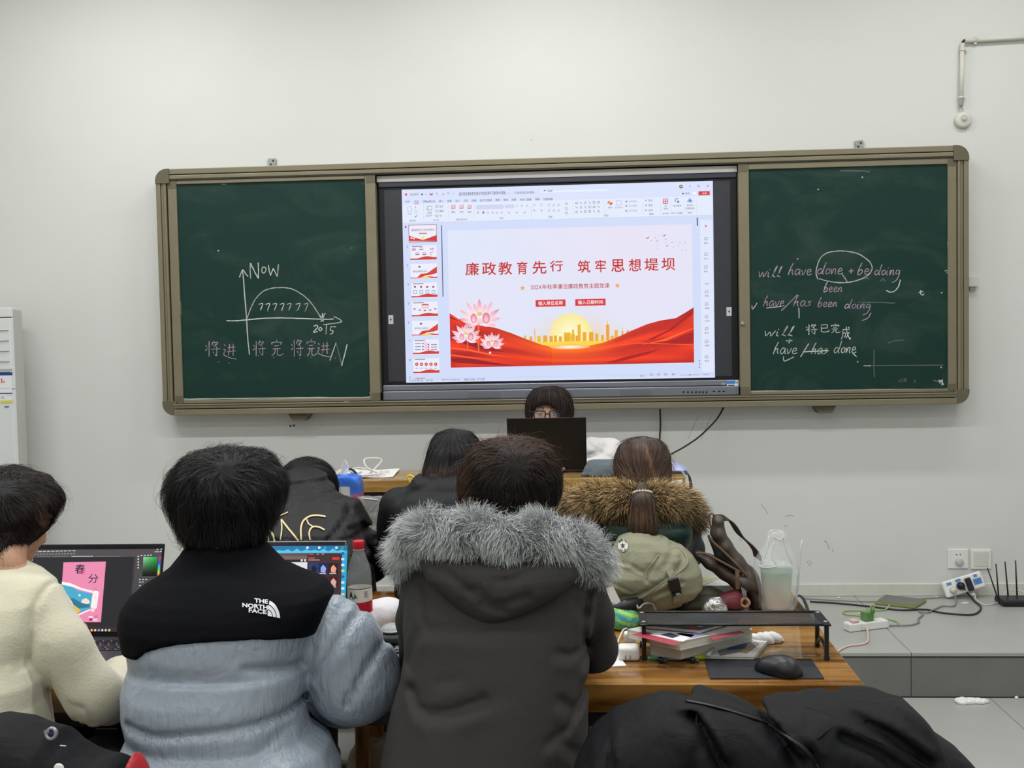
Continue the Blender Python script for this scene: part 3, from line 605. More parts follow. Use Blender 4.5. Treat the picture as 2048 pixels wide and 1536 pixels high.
# thumbnails
RED, DRED = (206, 60, 52), (150, 40, 48)
def wave(px0, py0, px1, py1, l, c=RED):
    n = 9; top = []; 
    for k in range(n):
        t = k/(n-1); top.append((px0+(px1-px0)*t, py1-(py1-py0)*(.10+.16*max(0, math.sin((t-.28)*4.2))*(t > .28)+.1*(t > .9))))
    S.poly([(px0, py1), (px1, py1-1)]+top[::-1], c, l)
ths = [(818, 451, 873, 482), (820.7, 491, 873.4, 520), (821, 528, 875, 557), (823, 566, 875, 595), (823.6, 604, 876, 633), (824, 642, 877, 671), (826, 679.5, 878, 708.5), (826.5, 717, 879, 746.5)]
for i, (a0, b0, a1, b1) in enumerate(ths):
    if i == 0: S.rect(a0-1, b0-1, a1+1, b1+1.5, (150, 60, 66), 2)
    S.rect(a0, b0, a1, b1, (234, 236, 250), 3); S.text(str(i+1), a0-8, b0+1, a0-5.2, b0+5, dk, 3)
    w = a1-a0
    if i == 0:
        S.poly([(a0, b0+20), (a0+14, b0+25), (a0+28, b1-2), (a0+42, b0+24), (a1, b0+19), (a1, b1), (a0, b1)], (216, 46, 30), 4); S.text('廉政教育先行 筑牢思想堤坝', a0+5, b0+7, a1-4, b0+11, (150, 40, 50), 4)
        S.disc(a0+28, b0+25, .009, (250, 226, 120), 5, 12); S.disc(a0+5, b0+25, .006, (246, 200, 210), 5, 8); S.disc(a0+10, b0+26, .005, (246, 220, 226), 5, 8); S.rect(a0+20, b0+15, a0+36, b0+16.5, (200, 100, 100), 4)
    elif i in (2, 5):
        S.poly([(a0+14, b1-2), (a0+20, b1-9), (a0+34, b1-11), (a0+44, b1-18), (a1-1, b0+5), (a1-1, b1-11), (a0+44, b1-8), (a0+30, b1-6), (a0+22, b1-2)], (214, 60, 44), 4); wave(a0, b0+12, a1, b1, 4); S.poly([(a0+16, b1-1), (a0+30, b1-5), (a0+42, b1-1)], (242, 222, 120), 5)
        S.text('廉洁自律警钟长鸣' if i == 2 else '筑牢思想 拒腐防变', a0+5, b0+13, a0+33, b0+16.5, (80, 50, 60), 5); S.text('一', a0+16, b0+4, a0+20, b0+7, (90, 60, 60), 4)
    else:
        wave(a0, b0, a1, b1, 4)
        if i == 1:
            for (u, v) in ((7, 8), (22, 7), (14, 17), (28, 17)): S.rect(a0+u-4, b0+v-3, a0+u+4, b0+v-2, (200, 130, 140), 4); S.rect(a0+u-4, b0+v, a0+u+4, b0+v+1.6, (150, 70, 90), 4)
            S.text('目录', a0+39, b0+5, a0+47, b0+9, (60, 40, 50), 4); S.line([(a0+42, b0+20), (a0+40, b0+14), (a0+46, b0+13)], .003, (214, 120, 130), 4, 3)
        elif i == 3:
            for k in range(4): S.rect(a0+5+12.2*k, b0+6, a0+9+12.2*k, b0+9.5, (170, 60, 80), 4); S.rect(a0+4+12.2*k, b0+14, a0+11+12.2*k, b0+21.5, (120, 140, 160), 4); S.rect(a0+4.8+12.2*k, b0+14.8, a0+10.2+12.2*k, b0+20.7, (226, 232, 246), 5)
        elif i == 4:
            S.rect(a0+20, b0+4, a0+34, b0+12, (214, 90, 96), 4); S.rect(a0+20.5, b0+7, a0+33.5, b0+11, (240, 226, 236), 5)
            for k in range(5): S.rect(a0+3+10.4*k, b0+13+3*math.sin(k*.8), a0+8+10.4*k, b0+15+3*math.sin(k*.8), (150, 110, 130), 4)
        elif i == 6:
            S.rect(a0+23, b0+5, a0+29, b0+21, (240, 200, 215), 4)
            for k in range(3): S.rect(a0+4, b0+7+6*k, a0+16, b0+8.4+6*k, (130, 120, 150), 4); S.disc(a0+20, b0+7.5+6*k, .004, (150, 60, 80), 5, 8); S.rect(a0+36, b0+9+5*k, a0+48, b0+10.4+5*k, (130, 120, 150), 4); S.disc(a0+31, b0+9.5+5*k, .004, (150, 60, 80), 5, 8)
        elif i == 7:
            for k in range(5): S.disc(a0+7+9.5*k, b0+11.5, .0085, (208, 72, 66), 4, 14); S.disc(a0+7+9.5*k, b0+11.5, .003, (244, 220, 226), 5, 8); S.rect(a0+4.5+9.5*k, b0+19, a0+9.5+9.5*k, b0+20.4, (170, 170, 190), 4)
        S.rect(a0+3, b0+1.2, a0+24, b0+2.2, (130, 110, 140), 5)
S.text('9', 818.5, 753, 821, 757, dk, 3); S.rect(831, 756, 850, 757.2, (200, 120, 130), 3)
a = S.uv(*Z2(727, 670)); b = S.uv(*Z4(757, 172)); S.add([(a[0], b[1]), (a[0]+.005, b[1]), (a[0]+.005, a[1]), (a[0], a[1])], (96, 98, 112), 3)
# main slide
SL, SR_, ST, SB = S.uv(893, 461)[0], S.uv(1387, 725)[0], (S.uv(893, 461.5)[1]+S.uv(1386, 448)[1])/2, (S.uv(901.7, 735.4)[1]+S.uv(1388, 725)[1])/2
SL = (S.uv(894, 461)[0]+S.uv(901.7, 735)[0])/2
nx, ny = 14, 9; uv = []; cc = []
for j in range(ny):
    for i in range(nx):
        u, v = i/(nx-1), j/(ny-1); uv.append((SL+(SR_-SL)*u, ST+(SB-ST)*v))
        pk = max(0, 1-math.hypot((u-.72)*1.3, (v-.05)*1.6))*.8+max(0, 1-math.hypot((u-.1)*2.2, (v-.55)*2.4))*.5+max(0, 1-math.hypot((u-.9)*1.6, (v-.62)*2))*.5
        sun = math.exp(-(((u-.535)*2.6)**2+((v-.84)*2.4)**2)*9)
        c = np.array([220, 229, 250.])*(1-pk*.75)+np.array([238, 222, 236.])*pk*.75; c = c*(1-.7*sun)+np.array([255, 200, 120.])*.7*sun; cc.append(tuple(np.clip(c, 0, 255)))
S.add(uv, cc, 2, [(j*nx+i, j*nx+i+1, (j+1)*nx+i+1, (j+1)*nx+i) for j in range(ny-1) for i in range(nx-1)])
S.disc(*Z5(215, 560), .105, (255, 252, 214), 3, 40, ring=(246, 232, 150)); 
# skyline
sky = [(1040,0)]
sk = [(1040,676,1046,690),(1048,671,1053,690),(1059,673,1065,690),(1068.5,660,1071,690),(1074,672,1082,690),(1086,671,1095,692),(1099,672,1106,692),(1108,671,1114,692),(1118,673,1124,692),(1128,665,1142,692),(1142,668,1150,692),(1151,671,1156,692),(1128,668,1139,692),(1144,659,1149,692),(1155,650,1162,692),(1165,664,1173,692),(1178,664,1187,690),(1190,667,1197,690),(1202,670,1208,690),(1212,649,1219,688),(1221,672,1228,688),(1229,660,1236,686),(1243,662,1247,682),(1253,661,1258,680)]
rs = random.Random(4)
for (a0, b0, a1, b1) in sk: S.rect(a0, b0, a1, b1+3, (236, 176+rs.randint(-16, 16), 52), 4)
for (x, y0, y1) in ((1070, 657, 664), (1215.5, 641, 652), (1245, 655, 664), (1160, 647, 652)): S.rect(x-.5, y0, x+.5, y1, (225, 160, 60), 4)
S.poly([(1036, 686), (1060, 684), (1100, 684), (1150, 682), (1200, 682), (1240, 680), (1262, 678), (1262, 700), (1036, 700)], [(250, 214, 70)]*9, 5)
# drapes
drape = [Z4(815,340),Z4(900,395),Z4(1000,448),Z4(1130,466),Z4(1280,488),Z4(1450,545),Z4(1600,605),Z4(1750,660),Z4(1860,686),Z5(0,690),Z5(250,690),Z5(420,668),Z5(540,642),Z5(640,605),Z5(700,580),Z5(830,520),Z5(1000,450),Z5(1130,415),Z5(1290,390),Z5(1400,325),Z5(1470,280)]
# split the drape in columns so the shade can vary from fold to fold
bl = [(901.7, 735.4), (1388, 725)]
def drow(f):  # point a fraction f from the drape's top edge to the slide's bottom edge
    out = []
    for (x, y) in drape:
        yb = 735.4+(x-901.7)/(1388-901.7)*(725-735.4); xx = x if f < 1 else x; out.append((xx, y+(yb-y)*f))
    out[0] = (out[0][0]+2.6*f, out[0][1]); out[-1] = (out[-1][0]+1.0*f, out[-1][1]); return out
nr = 22; uv = []; cc = []; n = len(drape)
for j in range(nr+1):
    for i, (x, y) in enumerate(drow(j/nr)):
        t = i/(n-1); f = j/nr
        w1 = math.sin(f*13+t*7+2.5*math.sin(t*5)); w2 = math.sin(f*23-t*9+1.2)
        sh = .5+.34*w1+.16*w2; sh = sh*(.55+.45*min(1, abs(t-.5)*2.6)) + .45*(1-min(1, abs(t-.5)*2.6))
        c = np.array([168, 24, 24.])*(1-sh)+np.array([250, 62, 26.])*sh
        glow = math.exp(-((t-.475)*5.5)**2)*math.exp(-f*1.9); c = c*(1-glow)+np.array([255, 130, 30.])*glow
        uv.append(S.uv(x, y)); cc.append(tuple(np.clip(c, 0, 255)))
S.add(uv, cc, 6, [(j*n+i, j*n+i+1, (j+1)*n+i+1, (j+1)*n+i) for j in range(nr) for i in range(n-1)])
for pts in ([(820,372),(950,440),(1060,470),(1000,470),(900,420),(820,392)], [(828,560),(1000,600),(1180,690),(1400,740),(1180,720),(980,660),(830,600)], [(828,800),(1000,800),(1300,850),(1500,880),(1200,865),(900,850),(830,830)]): p2(Z4, pts, (150, 18, 28), 7)
for pts in ([(830,690),(1000,705),(1300,770),(1500,790),(1250,775),(1000,725),(830,705)], [(830,760),(1050,790),(1300,820),(1050,805),(830,775)]): p2(Z4, pts, (252, 96, 50), 7)
for pts in ([(1000,610),(1200,520),(1465,310),(1465,345),(1250,510),(1050,612)], [(1200,660),(1350,570),(1468,530),(1468,650),(1350,655)], [(560,850),(800,780),(1150,700),(1000,760),(700,840)]): p2(Z5, pts, (172, 22, 24), 7)
for pts in ([(930,665),(1150,610),(1465,490),(1465,500),(1200,620)], [(500,690),(900,640),(1465,660),(1465,666),(900,650)]): p2(Z5, pts, (255, 96, 44), 7)
a = S.uv(*Z5(205, 685)); k = 24
pts = [a+np.array([.10*math.cos(t)*(1 if i % 2 else 1), .012*math.sin(t)]) for i, t in enumerate(np.linspace(0, 2*math.pi, k, endpoint=False))]
S.add([a]+pts, [(255, 255, 236)]+[(252, 170, 70)]*k, 8, [(0, i+1, (i+1) % k+1) for i in range(k)])
# lotus flowers
def lotus(cx, cy, s, l):
    for k, (ang, ln, wd) in enumerate([(-78, 1.0, .34), (78, 1.0, .34), (-56, 1.12, .36), (56, 1.12, .36), (-32, 1.15, .36), (32, 1.15, .36), (0, 1.12, .4), (-16, .95, .4), (18, .92, .4), (-98, .72, .3), (100, .75, .3)]):
        a = math.radians(ang); d = np.array([math.sin(a), math.cos(a)]); nn = np.array([d[1], -d[0]]); c = S.uv(cx, cy); 
        P = [c, c+d*ln*s*.35+nn*wd*s*.42, c+d*ln*s*.72+nn*wd*s*.34, c+d*ln*s, c+d*ln*s*.72-nn*wd*s*.34, c+d*ln*s*.35-nn*wd*s*.42]
        pale = (250, 240, 244) if k % 2 == 0 else (246, 228, 236); tip = (226, 120, 150) if k % 3 == 0 else (238, 170, 190)
        S.add(P, [(238, 190, 205), pale, pale, tip, pale, pale], l+(k % 3))
    c = S.uv(cx, cy)
    for dx, rr, pc in ((-.28, .36, (232, 110, 140)), (.3, .42, (228, 100, 130))):
        P = [c+np.array([dx*s+rr*s*.42*math.cos(t), .22*s+rr*s*.62*math.sin(t)]) for t in np.linspace(0, 2*math.pi, 12, endpoint=False)]; S.add([c+np.array([dx*s, .1*s])]+P, [(250, 225, 232)]+[pc]*12, l+3, [(0, i+1, (i+1) % 12+1) for i in range(12)])
    P = [c+np.array([.13*s*math.cos(t), .42*s+.09*s*math.sin(t)]) for t in np.linspace(0, 2*math.pi, 10, endpoint=False)]; S.add(P, (214, 206, 110), l+4)
l2(Z4, [(1118,430),(1105,560),(1115,730)], (236, 120, 60), .006, 8); l2(Z4, [(995,600),(1003,700)], (236, 120, 60), .005, 8)
lotus(*Z4(1125, 440), .108, 9); lotus(*Z4(985, 615), .078, 9); lotus(*Z4(1250, 680), .066, 9); S.disc(*Z4(1230, 745), .006, (250, 220, 220), 9, 8)
# birds
for (x, y, s) in ((1000,797,22),(1035,826,9),(1078,798,10),(1095,828,13),(1105,860,7),(1095,904,7),(1172,772,20),(1185,812,11),(1187,848,6),(1200,878,16),(1250,845,10),(1272,838,6),(1265,892,8),(1315,878,10),(1330,844,8),(1382,848,9),(1348,927,8),(1390,922,7)):
    p2(Z3, [(x-s*1.3, y+s*.2), (x, y), (x+s*.5, y-s), (x+s*.35, y+s*.3), (x-s*.2, y+s*.4)], (100, 76, 108), 4)
# the words
TR = (196, 44, 40)
x_ = lambda a: a
for i, ch in enumerate('廉政教育先行'):
    xx = (975,1145,1312,1505,1660,1840)[i]; w = (145,148,145,108,148,136)[i]; y0 = 1052-i*4; S.text(ch, 740+xx/5.12, 320+y0/5.12, 740+(xx+w)/5.12, 320+(y0+(130 if i != 5 else 108))/5.12, TR, 4, .012)
for i, ch in enumerate('筑牢思想堤坝'):
    xx = (282,462,625,805,965,1140)[i]; y0 = 1028-i*5; S.text(ch, 1100+xx/5.12, 320+y0/5.12, 1100+(xx+(132,112,140,130,148,142)[i])/5.12, 320+(y0+126)/5.12, TR, 4, .012)
a = Z2(1645, 1282); b = Z3(610, 1312); S.text('202X年秋季廉洁廉政教育主题党课', a[0], a[1]-1.2, b[0], b[1]-.2, (190, 60, 56), 4, .008)
for (Z, x, y) in ((Z2, 1562, 1312), (Z3, 690, 1287)):
    c = S.uv(*Z(x, y)); P = [c+np.array([math.sin(math.pi*k/5), math.cos(math.pi*k/5)])*(.014 if k % 2 == 0 else .006) for k in range(10)]; S.add(P, (236, 168, 60), 4)
def bt(Z, x0, y0, x1, y1, s): r2(Z, x0, y0, x1, y1, (214, 52, 56), 4); t2(Z, s, x0+28, y0+12, x1-28, y1-14, (255, 236, 236), 5, .012)
bt(Z2, 1695, 1434, 2003, 1498, '输入单位名称'); bt(Z3, 258, 1426, 570, 1488, '输入日期时间')
# right tool strip
a = S.uv(1400, 440); b = S.uv(1428, 748); S.add([(a[0], b[1]+.01), (b[0]+.0, b[1]+.01), (b[0]+.0, a[1]), (a[0], a[1])], (224, 230, 250), 2)
l2(Z3, [(1508,590),(1510,675)], (90, 92, 106), .006, 3); p2(Z3, [(1580,660),(1612,676),(1582,694),(1592,676)], (226, 96, 50), 4)
for i, (y, s) in enumerate(((805, '模板'), (965, '单页'), (1095, '图标'))): l2(Z3, [(1582,y+14),(1584,y-12),(1612,y-14),(1612,y+12),(1582,y+14)], dk, .002); t2(Z3, s, 1576, y+38, 1616, y+54, dk)
for i, (y, s) in enumerate(((5-10, '形状'), (120, '样机'), (245, '动画'), (375, '工具箱'), (498, '图片'), (628, '收藏'), (785, '更多'))): 
    yy = y; c = dk
    if y > 0: l2(Z5, [(1590,yy+12),(1592,yy-10),(1612,yy-14),(1622,yy+6),(1604,yy+14),(1590,yy+12)], c, .002)
    t2(Z5, s, 1584, yy+34, 1630, yy+52, dk)
for y in (828, 862, 892): S.disc(*Z5(1530, y), .003, dk, 3, 8)
t2(Z5, '↑', 1502, 0-470, 1512, -455, dk)
# status bar
hband(757.5, 758, (196, 204, 226), 3)
t2(Z4, '幻灯片第1张，共31张', 400, 1020, 645, 1038, dk); t2(Z4, '简体中文(中国大陆)', 735, 1013, 925, 1030, dk); t2(Z4, '辅助功能: 不可用', 960, 1008, 1172, 1028, dk)
t2(Z5, '备注', 925, 972, 965, 990, dk); 
for x in (1038, 1112, 1185, 1262): l2(Z5, [(x-12,985-x*.01),(x-12,970-x*.01),(x+12,969-x*.01),(x+12,984-x*.01),(x-12,985-x*.01)], dk, .002)
l2(Z5, [(1335,975),(1530,970)], (120,124,150), .0015); S.disc(*Z5(1430, 972), .003, dk, 4, 8); t2(Z5, '103%', 1570, 960, 1626, 974, dk)
S.build('screen_picture', M_scr, ds)
M_tab = vmat('screen_tab', rough=.4, emit=.7)
for Z, x0, y0, x1, y1, d in ((Z4, 188, 360, 240, 450, 1), (Z5, 1806, 278, 1860, 368, -1)):
    SG = Print((0, -.0765, 0), (1, 0, 0), (0, 0, 1), step=.0003, base=.0003); a = Z(x0, y0); b = Z(x1, y1); SG.rect(a[0], a[1], b[0], b[1], (206, 206, 216), 0); cx = (a[0]+b[0])/2; cy = (a[1]+b[1])/2; SG.poly([(cx-1.6*d, cy-3), (cx+2.2*d, cy), (cx-1.6*d, cy+3)] if d > 0 else [(cx+1.6, cy-3), (cx+1.6, cy+3), (cx-2.2, cy)], (20, 20, 26), 1)
    SG.build('side_tab', M_tab, ds)
# ================================================================= soft shapes: one continuous surface from blended volumes
def smin(a, b, k):
    h = np.clip(0.5+0.5*(b-a)/k, 0, 1); return b*(1-h)+a*h-k*h*(1-h)
def smax(a, b, k): return -smin(-a, -b, k)
def s_cap(P, a, b, ra, rb):
    a = np.asarray(a, float); b = np.asarray(b, float); ab = b-a; t = np.clip(((P-a)@ab)/(ab@ab+1e-12), 0, 1)
    return np.linalg.norm(P-(a+t[:, None]*ab), axis=1)-(ra+(rb-ra)*t)
def s_chain(P, pts, rs, k=0.02):
    d = None
    for i in range(len(pts)-1):
        e = s_cap(P, pts[i], pts[i+1], rs[i], rs[i+1]); d = e if d is None else smin(d, e, k)
    return d
def s_ell(P, c, r, Rm=None):
    q = P-np.asarray(c, float)
    if Rm is not None: q = q @ np.asarray(Rm, float)      # columns of Rm = local axes
    r = np.asarray(r, float); k0 = np.linalg.norm(q/r, axis=1); k1 = np.linalg.norm(q/(r*r), axis=1)
    return k0*(k0-1)/(k1+1e-9)
class Loft:
    """stack of rounded cross-sections, rows (py, x_left, x_right, Y, half depth): pixel row and edges of a thing that stands at depth Y"""
    def __init__(s, rows, p=2.3, k=.03):
        L = []; s.k = k
        for (py, xl, xr, Y, ry) in rows:
            a = PY(xl, py, Y); b = PY(xr, py, Y); c = (a+b)/2; L.append((c[2], c[0], (b[0]-a[0])/2, Y, ry))
        L.sort(); s.t = np.array(L); s.p = p
    def __call__(s, P):
        z = P[:, 2]; t = s.t; f = lambda i: np.interp(z, t[:, 0], t[:, i])
        cx, rx, cy, ry = f(1), f(2), f(3), f(4)
        q = (np.abs((P[:, 0]-cx)/rx)**s.p+np.abs((P[:, 1]-cy)/ry)**s.p)**(1/s.p)
        d = (q-1)*np.minimum(rx, ry)
        return smax(d, np.maximum(z-t[-1, 0], t[0, 0]-z), s.k)
def seg_dist(X, Z, pl):
    D = None
    for i in range(len(pl)-1):
        ax, az = pl[i]; bx, bz = pl[i+1]; dx, dz = bx-ax, bz-az; t = np.clip(((X-ax)*dx+(Z-az)*dz)/(dx*dx+dz*dz+1e-12), 0, 1)
        d = np.hypot(X-(ax+t*dx), Z-(az+t*dz)); D = d if D is None else np.minimum(D, d)
    return D
def pxz(pts, Y): return [(lambda p: (p[0], p[2]))(PY(x, y, Y)) for x, y in pts]
def groove(P, pl, w, depth): return depth*np.exp(-(seg_dist(P[:, 0], P[:, 2], pl)/w)**2)
def folds(P, seed, freq=9.0, amp=.004, n=5, stretch=(1, 1, 1)):
    r = np.random.RandomState(seed); Q = P*np.array(stretch)*freq; o = np.zeros(len(P))
    W = Q+.35*np.sin(Q[:, [1, 2, 0]]*1.7+r.rand(3)*6)
    for i in range(n):
        d = r.randn(3); d /= np.linalg.norm(d); o += (1-np.abs(np.sin((W@d)*(1+.35*i)+r.rand()*6)))**2/(1+.3*i)
    return amp*(o/n*2-.8)
_SN = {}
def surface_net(fn, lo, hi, h):
    lo = np.array(lo, float); hi = np.array(hi, float); n = np.maximum(np.ceil((hi-lo)/h).astype(int)+1, 3)
    g = [lo[i]+h*np.arange(n[i]) for i in range(3)]
    X = np.stack(np.meshgrid(*g, indexing='ij'), -1).reshape(-1, 3)
    D = np.concatenate([fn(X[i:i+400000]) for i in range(0, len(X), 400000)]).reshape(n)
    s = D < 0; c = tuple(k-1 for k in n)
    def cell(A, i, j, k): return A[i:c[0]+i, j:c[1]+j, k:c[2]+k]
    cor = [(i, j, k) for i in (0, 1) for j in (0, 1) for k in (0, 1)]
    cnt = sum(cell(s, *q).astype(int) for q in cor); act = (cnt > 0) & (cnt < 8)
    idx = -np.ones(c, dtype=np.int64); ids = np.argwhere(act); idx[act] = np.arange(len(ids))
    acc = np.zeros((len(ids), 3)); w = np.zeros(len(ids)); I, J, K = ids.T
    for a in cor:
        for ax in range(3):
            if a[ax] == 1: continue
            b = list(a); b[ax] = 1; d0 = D[I+a[0], J+a[1], K+a[2]]; d1 = D[I+b[0], J+b[1], K+b[2]]; m = (d0 < 0) != (d1 < 0)
            t = np.where(m, d0/(d0-d1+1e-15), 0); p = np.tile(np.array(a, float), (len(ids), 1)); p[:, ax] += t
            acc[m] += p[m]; w[m] += 1
    V = lo+h*(ids+acc/np.maximum(w, 1)[:, None]); Q = []
    for ax in range(3):
        u, v = (ax+1) % 3, (ax+2) % 3
        sl0 = [slice(None)]*3; sl1 = [slice(None)]*3; sl0[ax] = slice(0, n[ax]-1); sl1[ax] = slice(1, n[ax])
        e0, e1 = s[tuple(sl0)], s[tuple(sl1)]; E = np.argwhere(e0 != e1)
        E = E[(E[:, u] > 0) & (E[:, v] > 0) & (E[:, u] < n[u]-1) & (E[:, v] < n[v]-1)]
        f = e0[tuple(E.T)]
        def cid(du, dv): q = E.copy(); q[:, u] -= du; q[:, v] -= dv; return idx[tuple(q.T)]
        q = np.stack([cid(0, 0), cid(1, 0), cid(1, 1), cid(0, 1)], 1); q[~f] = q[~f][:, ::-1]; Q.append(q[(q >= 0).all(1)])
    return V, np.concatenate(Q)
def gradn(fn, P, e=0.002):
    G = np.stack([fn(P+np.array(d)*e)-fn(P-np.array(d)*e) for d in ((1, 0, 0), (0, 1, 0), (0, 0, 1))], 1)
    return G/(np.linalg.norm(G, axis=1)[:, None]+1e-9)
def project(fn, V, it=2):
    for _ in range(it):
        N = gradn(fn, V); V = V-N*np.clip(fn(V), -.01, .01)[:, None]*.9
    return V
def solid(name, fn, lo, hi, h, m, parent, fine=None, it=2, attr=None, colors=None, up=.09):
    hi = np.array(hi, float)+np.array([0, 0, up])
    V, Q = surface_net(fn, lo, hi, h); V = project(fn, V, it)
    if fine is not None: V = project(fine, V, 1)
    used = np.unique(Q); mp = -np.ones(len(V), dtype=int); mp[used] = np.arange(len(used)); V = V[used]; Q = mp[Q]
    col = colors(V) if colors is not None else None
    if attr is not None: col = attr(V)[:, None]*np.ones((1, 3))
    return raw(name, V, Q, m, parent, smooth=True, colors=col)
def bounds(pts, pad):
    p = np.array(pts); return p.min(0)-pad, p.max(0)+pad
# ---- strands (hair, fur): many thin ribbons in one part
def strands(name, roots, fn, dirfn, length, nseg, width, m, parent, col0, col1, off=(0.0, 0.006), stick=1.0, jit=.25, seed=0, offs=None, colfn=None):
    rs = np.random.RandomState(seed); n = len(roots); L = length*rs.uniform(.6, 1.15, n) if np.isscalar(length) else length
    P = roots.copy(); path = [P.copy()]; J = rs.randn(n, 3)*jit; o1 = off[0]+(off[1]-off[0])*rs.rand(n)
    Nn = gradn(fn, P); side = []
    for i in range(nseg):
        N = gradn(fn, P); t = i/nseg; g = dirfn(P, N, t)+J*(.6+.4*t); g -= (g*N).sum(1)[:, None]*N*stick; g /= np.linalg.norm(g, axis=1)[:, None]+1e-9
        side.append(np.cross(g, N)); P = P+g*(L/nseg)[:, None]
        if stick > 0:
            d = fn(P); P = P-N*(np.clip(d-(off[0]+(o1-off[0])*min(1, 1.5*(i+1)/nseg)), -.02, .02)*stick)[:, None]
        path.append(P.copy())
    side.append(side[-1]); path = np.array(path); side = np.array(side); side /= np.linalg.norm(side, axis=2)[:, :, None]+1e-9
    w = width*np.linspace(1, .25, nseg+1)[:, None, None]*rs.uniform(.6, 1.3, n)[None, :, None]
    # a slight twist so that ribbons never vanish edge-on
    tw = rs.uniform(-.9, .9, n)[None, :, None]; NN = np.cross(side, np.gradient(path, axis=0)); NN /= np.linalg.norm(NN, axis=2)[:, :, None]+1e-9
    sd = side*np.cos(tw)+NN*np.sin(tw); A = path+sd*w/2; B = path-sd*w/2; k = nseg+1
    V = np.concatenate([A.transpose(1, 0, 2).reshape(-1, 3), B.transpose(1, 0, 2).reshape(-1, 3)])
    b = (np.arange(n)*k)[:, None]+np.arange(nseg)[None]; b = b.ravel(); M = n*k
    Fc = np.stack([b, b+1, M+b+1, M+b], 1)
    c0 = np.array(lin(col0)); c1 = np.array(lin(col1)); u = rs.rand(n)**1.5
    tt = np.linspace(0, 1, k)
    C = (c0*(1-u[:, None])+c1*u[:, None])[:, None, :]*np.ones((1, k, 1))
    if colfn is not None: C = colfn(path.transpose(1, 0, 2), tt, u)
    C = C.reshape(-1, 3); C = np.concatenate([C, C])
    o = raw(name, V, Fc, m, parent, smooth=True, colors=C); return o
def sample_surface(fn, lo, hi, n, h=.012, seed=0, keep=None):
    V, Q = surface_net(fn, lo, hi, h); rs = np.random.RandomState(seed)
    a, b, c, d = (V[Q[:, i]] for i in range(4)); ar = np.linalg.norm(np.cross(c-a, d-b), axis=1)+1e-12
    k = rs.choice(len(Q), n*2, p=ar/ar.sum()); u, v = rs.rand(len(k), 1), rs.rand(len(k), 1)
    P = a[k]*(1-u)*(1-v)+b[k]*u*(1-v)+c[k]*u*v+d[k]*(1-u)*v; P = project(fn, P, 2)
    if keep is not None: P = P[keep(P)]
    return P[:n]
# ---- heads, hands, bodies
def frame(yaw, pitch, roll=0.0):
    """columns: local x (left-right), y (face direction), z (up)"""
    from mathutils import Euler
    return np.array(Matrix.Rotation(yaw, 3, 'Z') @ Matrix.Rotation(-pitch, 3, 'X') @ Matrix.Rotation(roll, 3, 'Y'))
def head_fn(c, Rm, s=1.0, face=True):
    c = np.asarray(c, float)
    def fn(P):
        q = ((P-c) @ Rm)/s; E = lambda cc, r: s_ell(q, cc, r)
        d = smin(E((0, -.012, .03), (.076, .094, .092)), E((0, .03, -.045), (.060, .066, .072)), .035)
        d = smin(d, E((0, .062, -.088), (.026, .024, .022)), .03)            # chin
        if face:
            d = smin(d, s_cap(q, (0, .085, .012), (0, .106, -.028), .007, .0115), .014)
            for sx in (-1, 1):
                d = smin(d, E((sx*.012, .098, -.034), (.008, .009, .006)), .008)
                d = smax(d, -E((sx*.031, .104, .008), (.019, .016, .012)), .012)   # eye hollows
                d = smin(d, E((sx*.031, .082, .006), (.0135, .012, .011)), .004)
                d = smin(d, s_cap(q, (sx*.012, .088, .026), (sx*.045, .078, .027), .006, .005), .012)
                d = smin(d, E((sx*.04, .062, -.028), (.022, .022, .02)), .02)
            d = smin(d, E((0, .092, -.055), (.021, .007, .0045)), .006); d = smin(d, E((0, .090, -.064), (.018, .007, .005)), .006)
        for sx in (-1, 1):
            ear = E((sx*.080, -.008, -.008), (.010, .021, .031)); ear = smax(ear, -E((sx*.092, -.003, -.004), (.010, .011, .018)), .006); d = smin(d, ear, .008)
        return d*s
    return fn
M_skin = mat('skin', (196, 150, 122), rough=.5, var=.04, vscale=30, spec=.4)
M_skin.node_tree.nodes['Principled BSDF'].inputs['Subsurface Weight'].default_value = .08
M_hair = vmat('hair_strands', rough=.45, spec=.22)
M_cap = mat('hair_base', (8, 7, 8), rough=.6, spec=.2)
def hand_vf(wrist, elbow, down=True, seed=0, curl=.55, side=1):
    """a hand with palm, thumb and four unequal bent fingers, palm down"""
    w = np.asarray(wrist, float); f = w-np.asarray(elbow, float); f[2] *= .3; f /= np.linalg.norm(f); up = np.array([0, 0, 1.]); up = up-f*(up@f); up /= np.linalg.norm(up); sd = np.cross(f, up)*side
    G = lambda a, b, c: w+sd*a+f*b+up*c
    ch = []
    for i, (x, ln) in enumerate(((-.030, .075), (-.010, .084), (.010, .078), (.029, .060))):
        a = G(x, .085, .0); b = G(x*1.12, .085+ln*.45, -.006*curl); c = G(x*1.15, .085+ln*.78, -.022*curl-.003); e = G(x*1.12, .085+ln*.92, -.045*curl-.004); ch.append(((G(x*.8, .04, 0), a, b, c, e), (.010, .0095, .0088, .0082, .007)))
    ch.append(((G(-.02, .02, -.004), G(-.05, .05, -.012), G(-.056, .078, -.02), G(-.048, .098, -.026)), (.014, .011, .0098, .008)))
    def fn(P):
        q = np.stack([(P-w)@sd, (P-w)@f, (P-w)@up], 1); d = s_ell(q, (0, .045, 0), (.040, .055, .0155)); d = smin(d, s_cap(P, w-f*.05, w+f*.02, .026, .025), .02)
        for pts, rs in ch: d = smin(d, s_chain(P, pts, rs, .004), .007)
        return d
    lo, hi = bounds([w-f*.06, w+f*.2, w+sd*.07, w-sd*.07, w-up*.06, w+up*.03], .015)
    V, Q = surface_net(fn, lo, hi, .0042); return project(fn, V, 1), Q
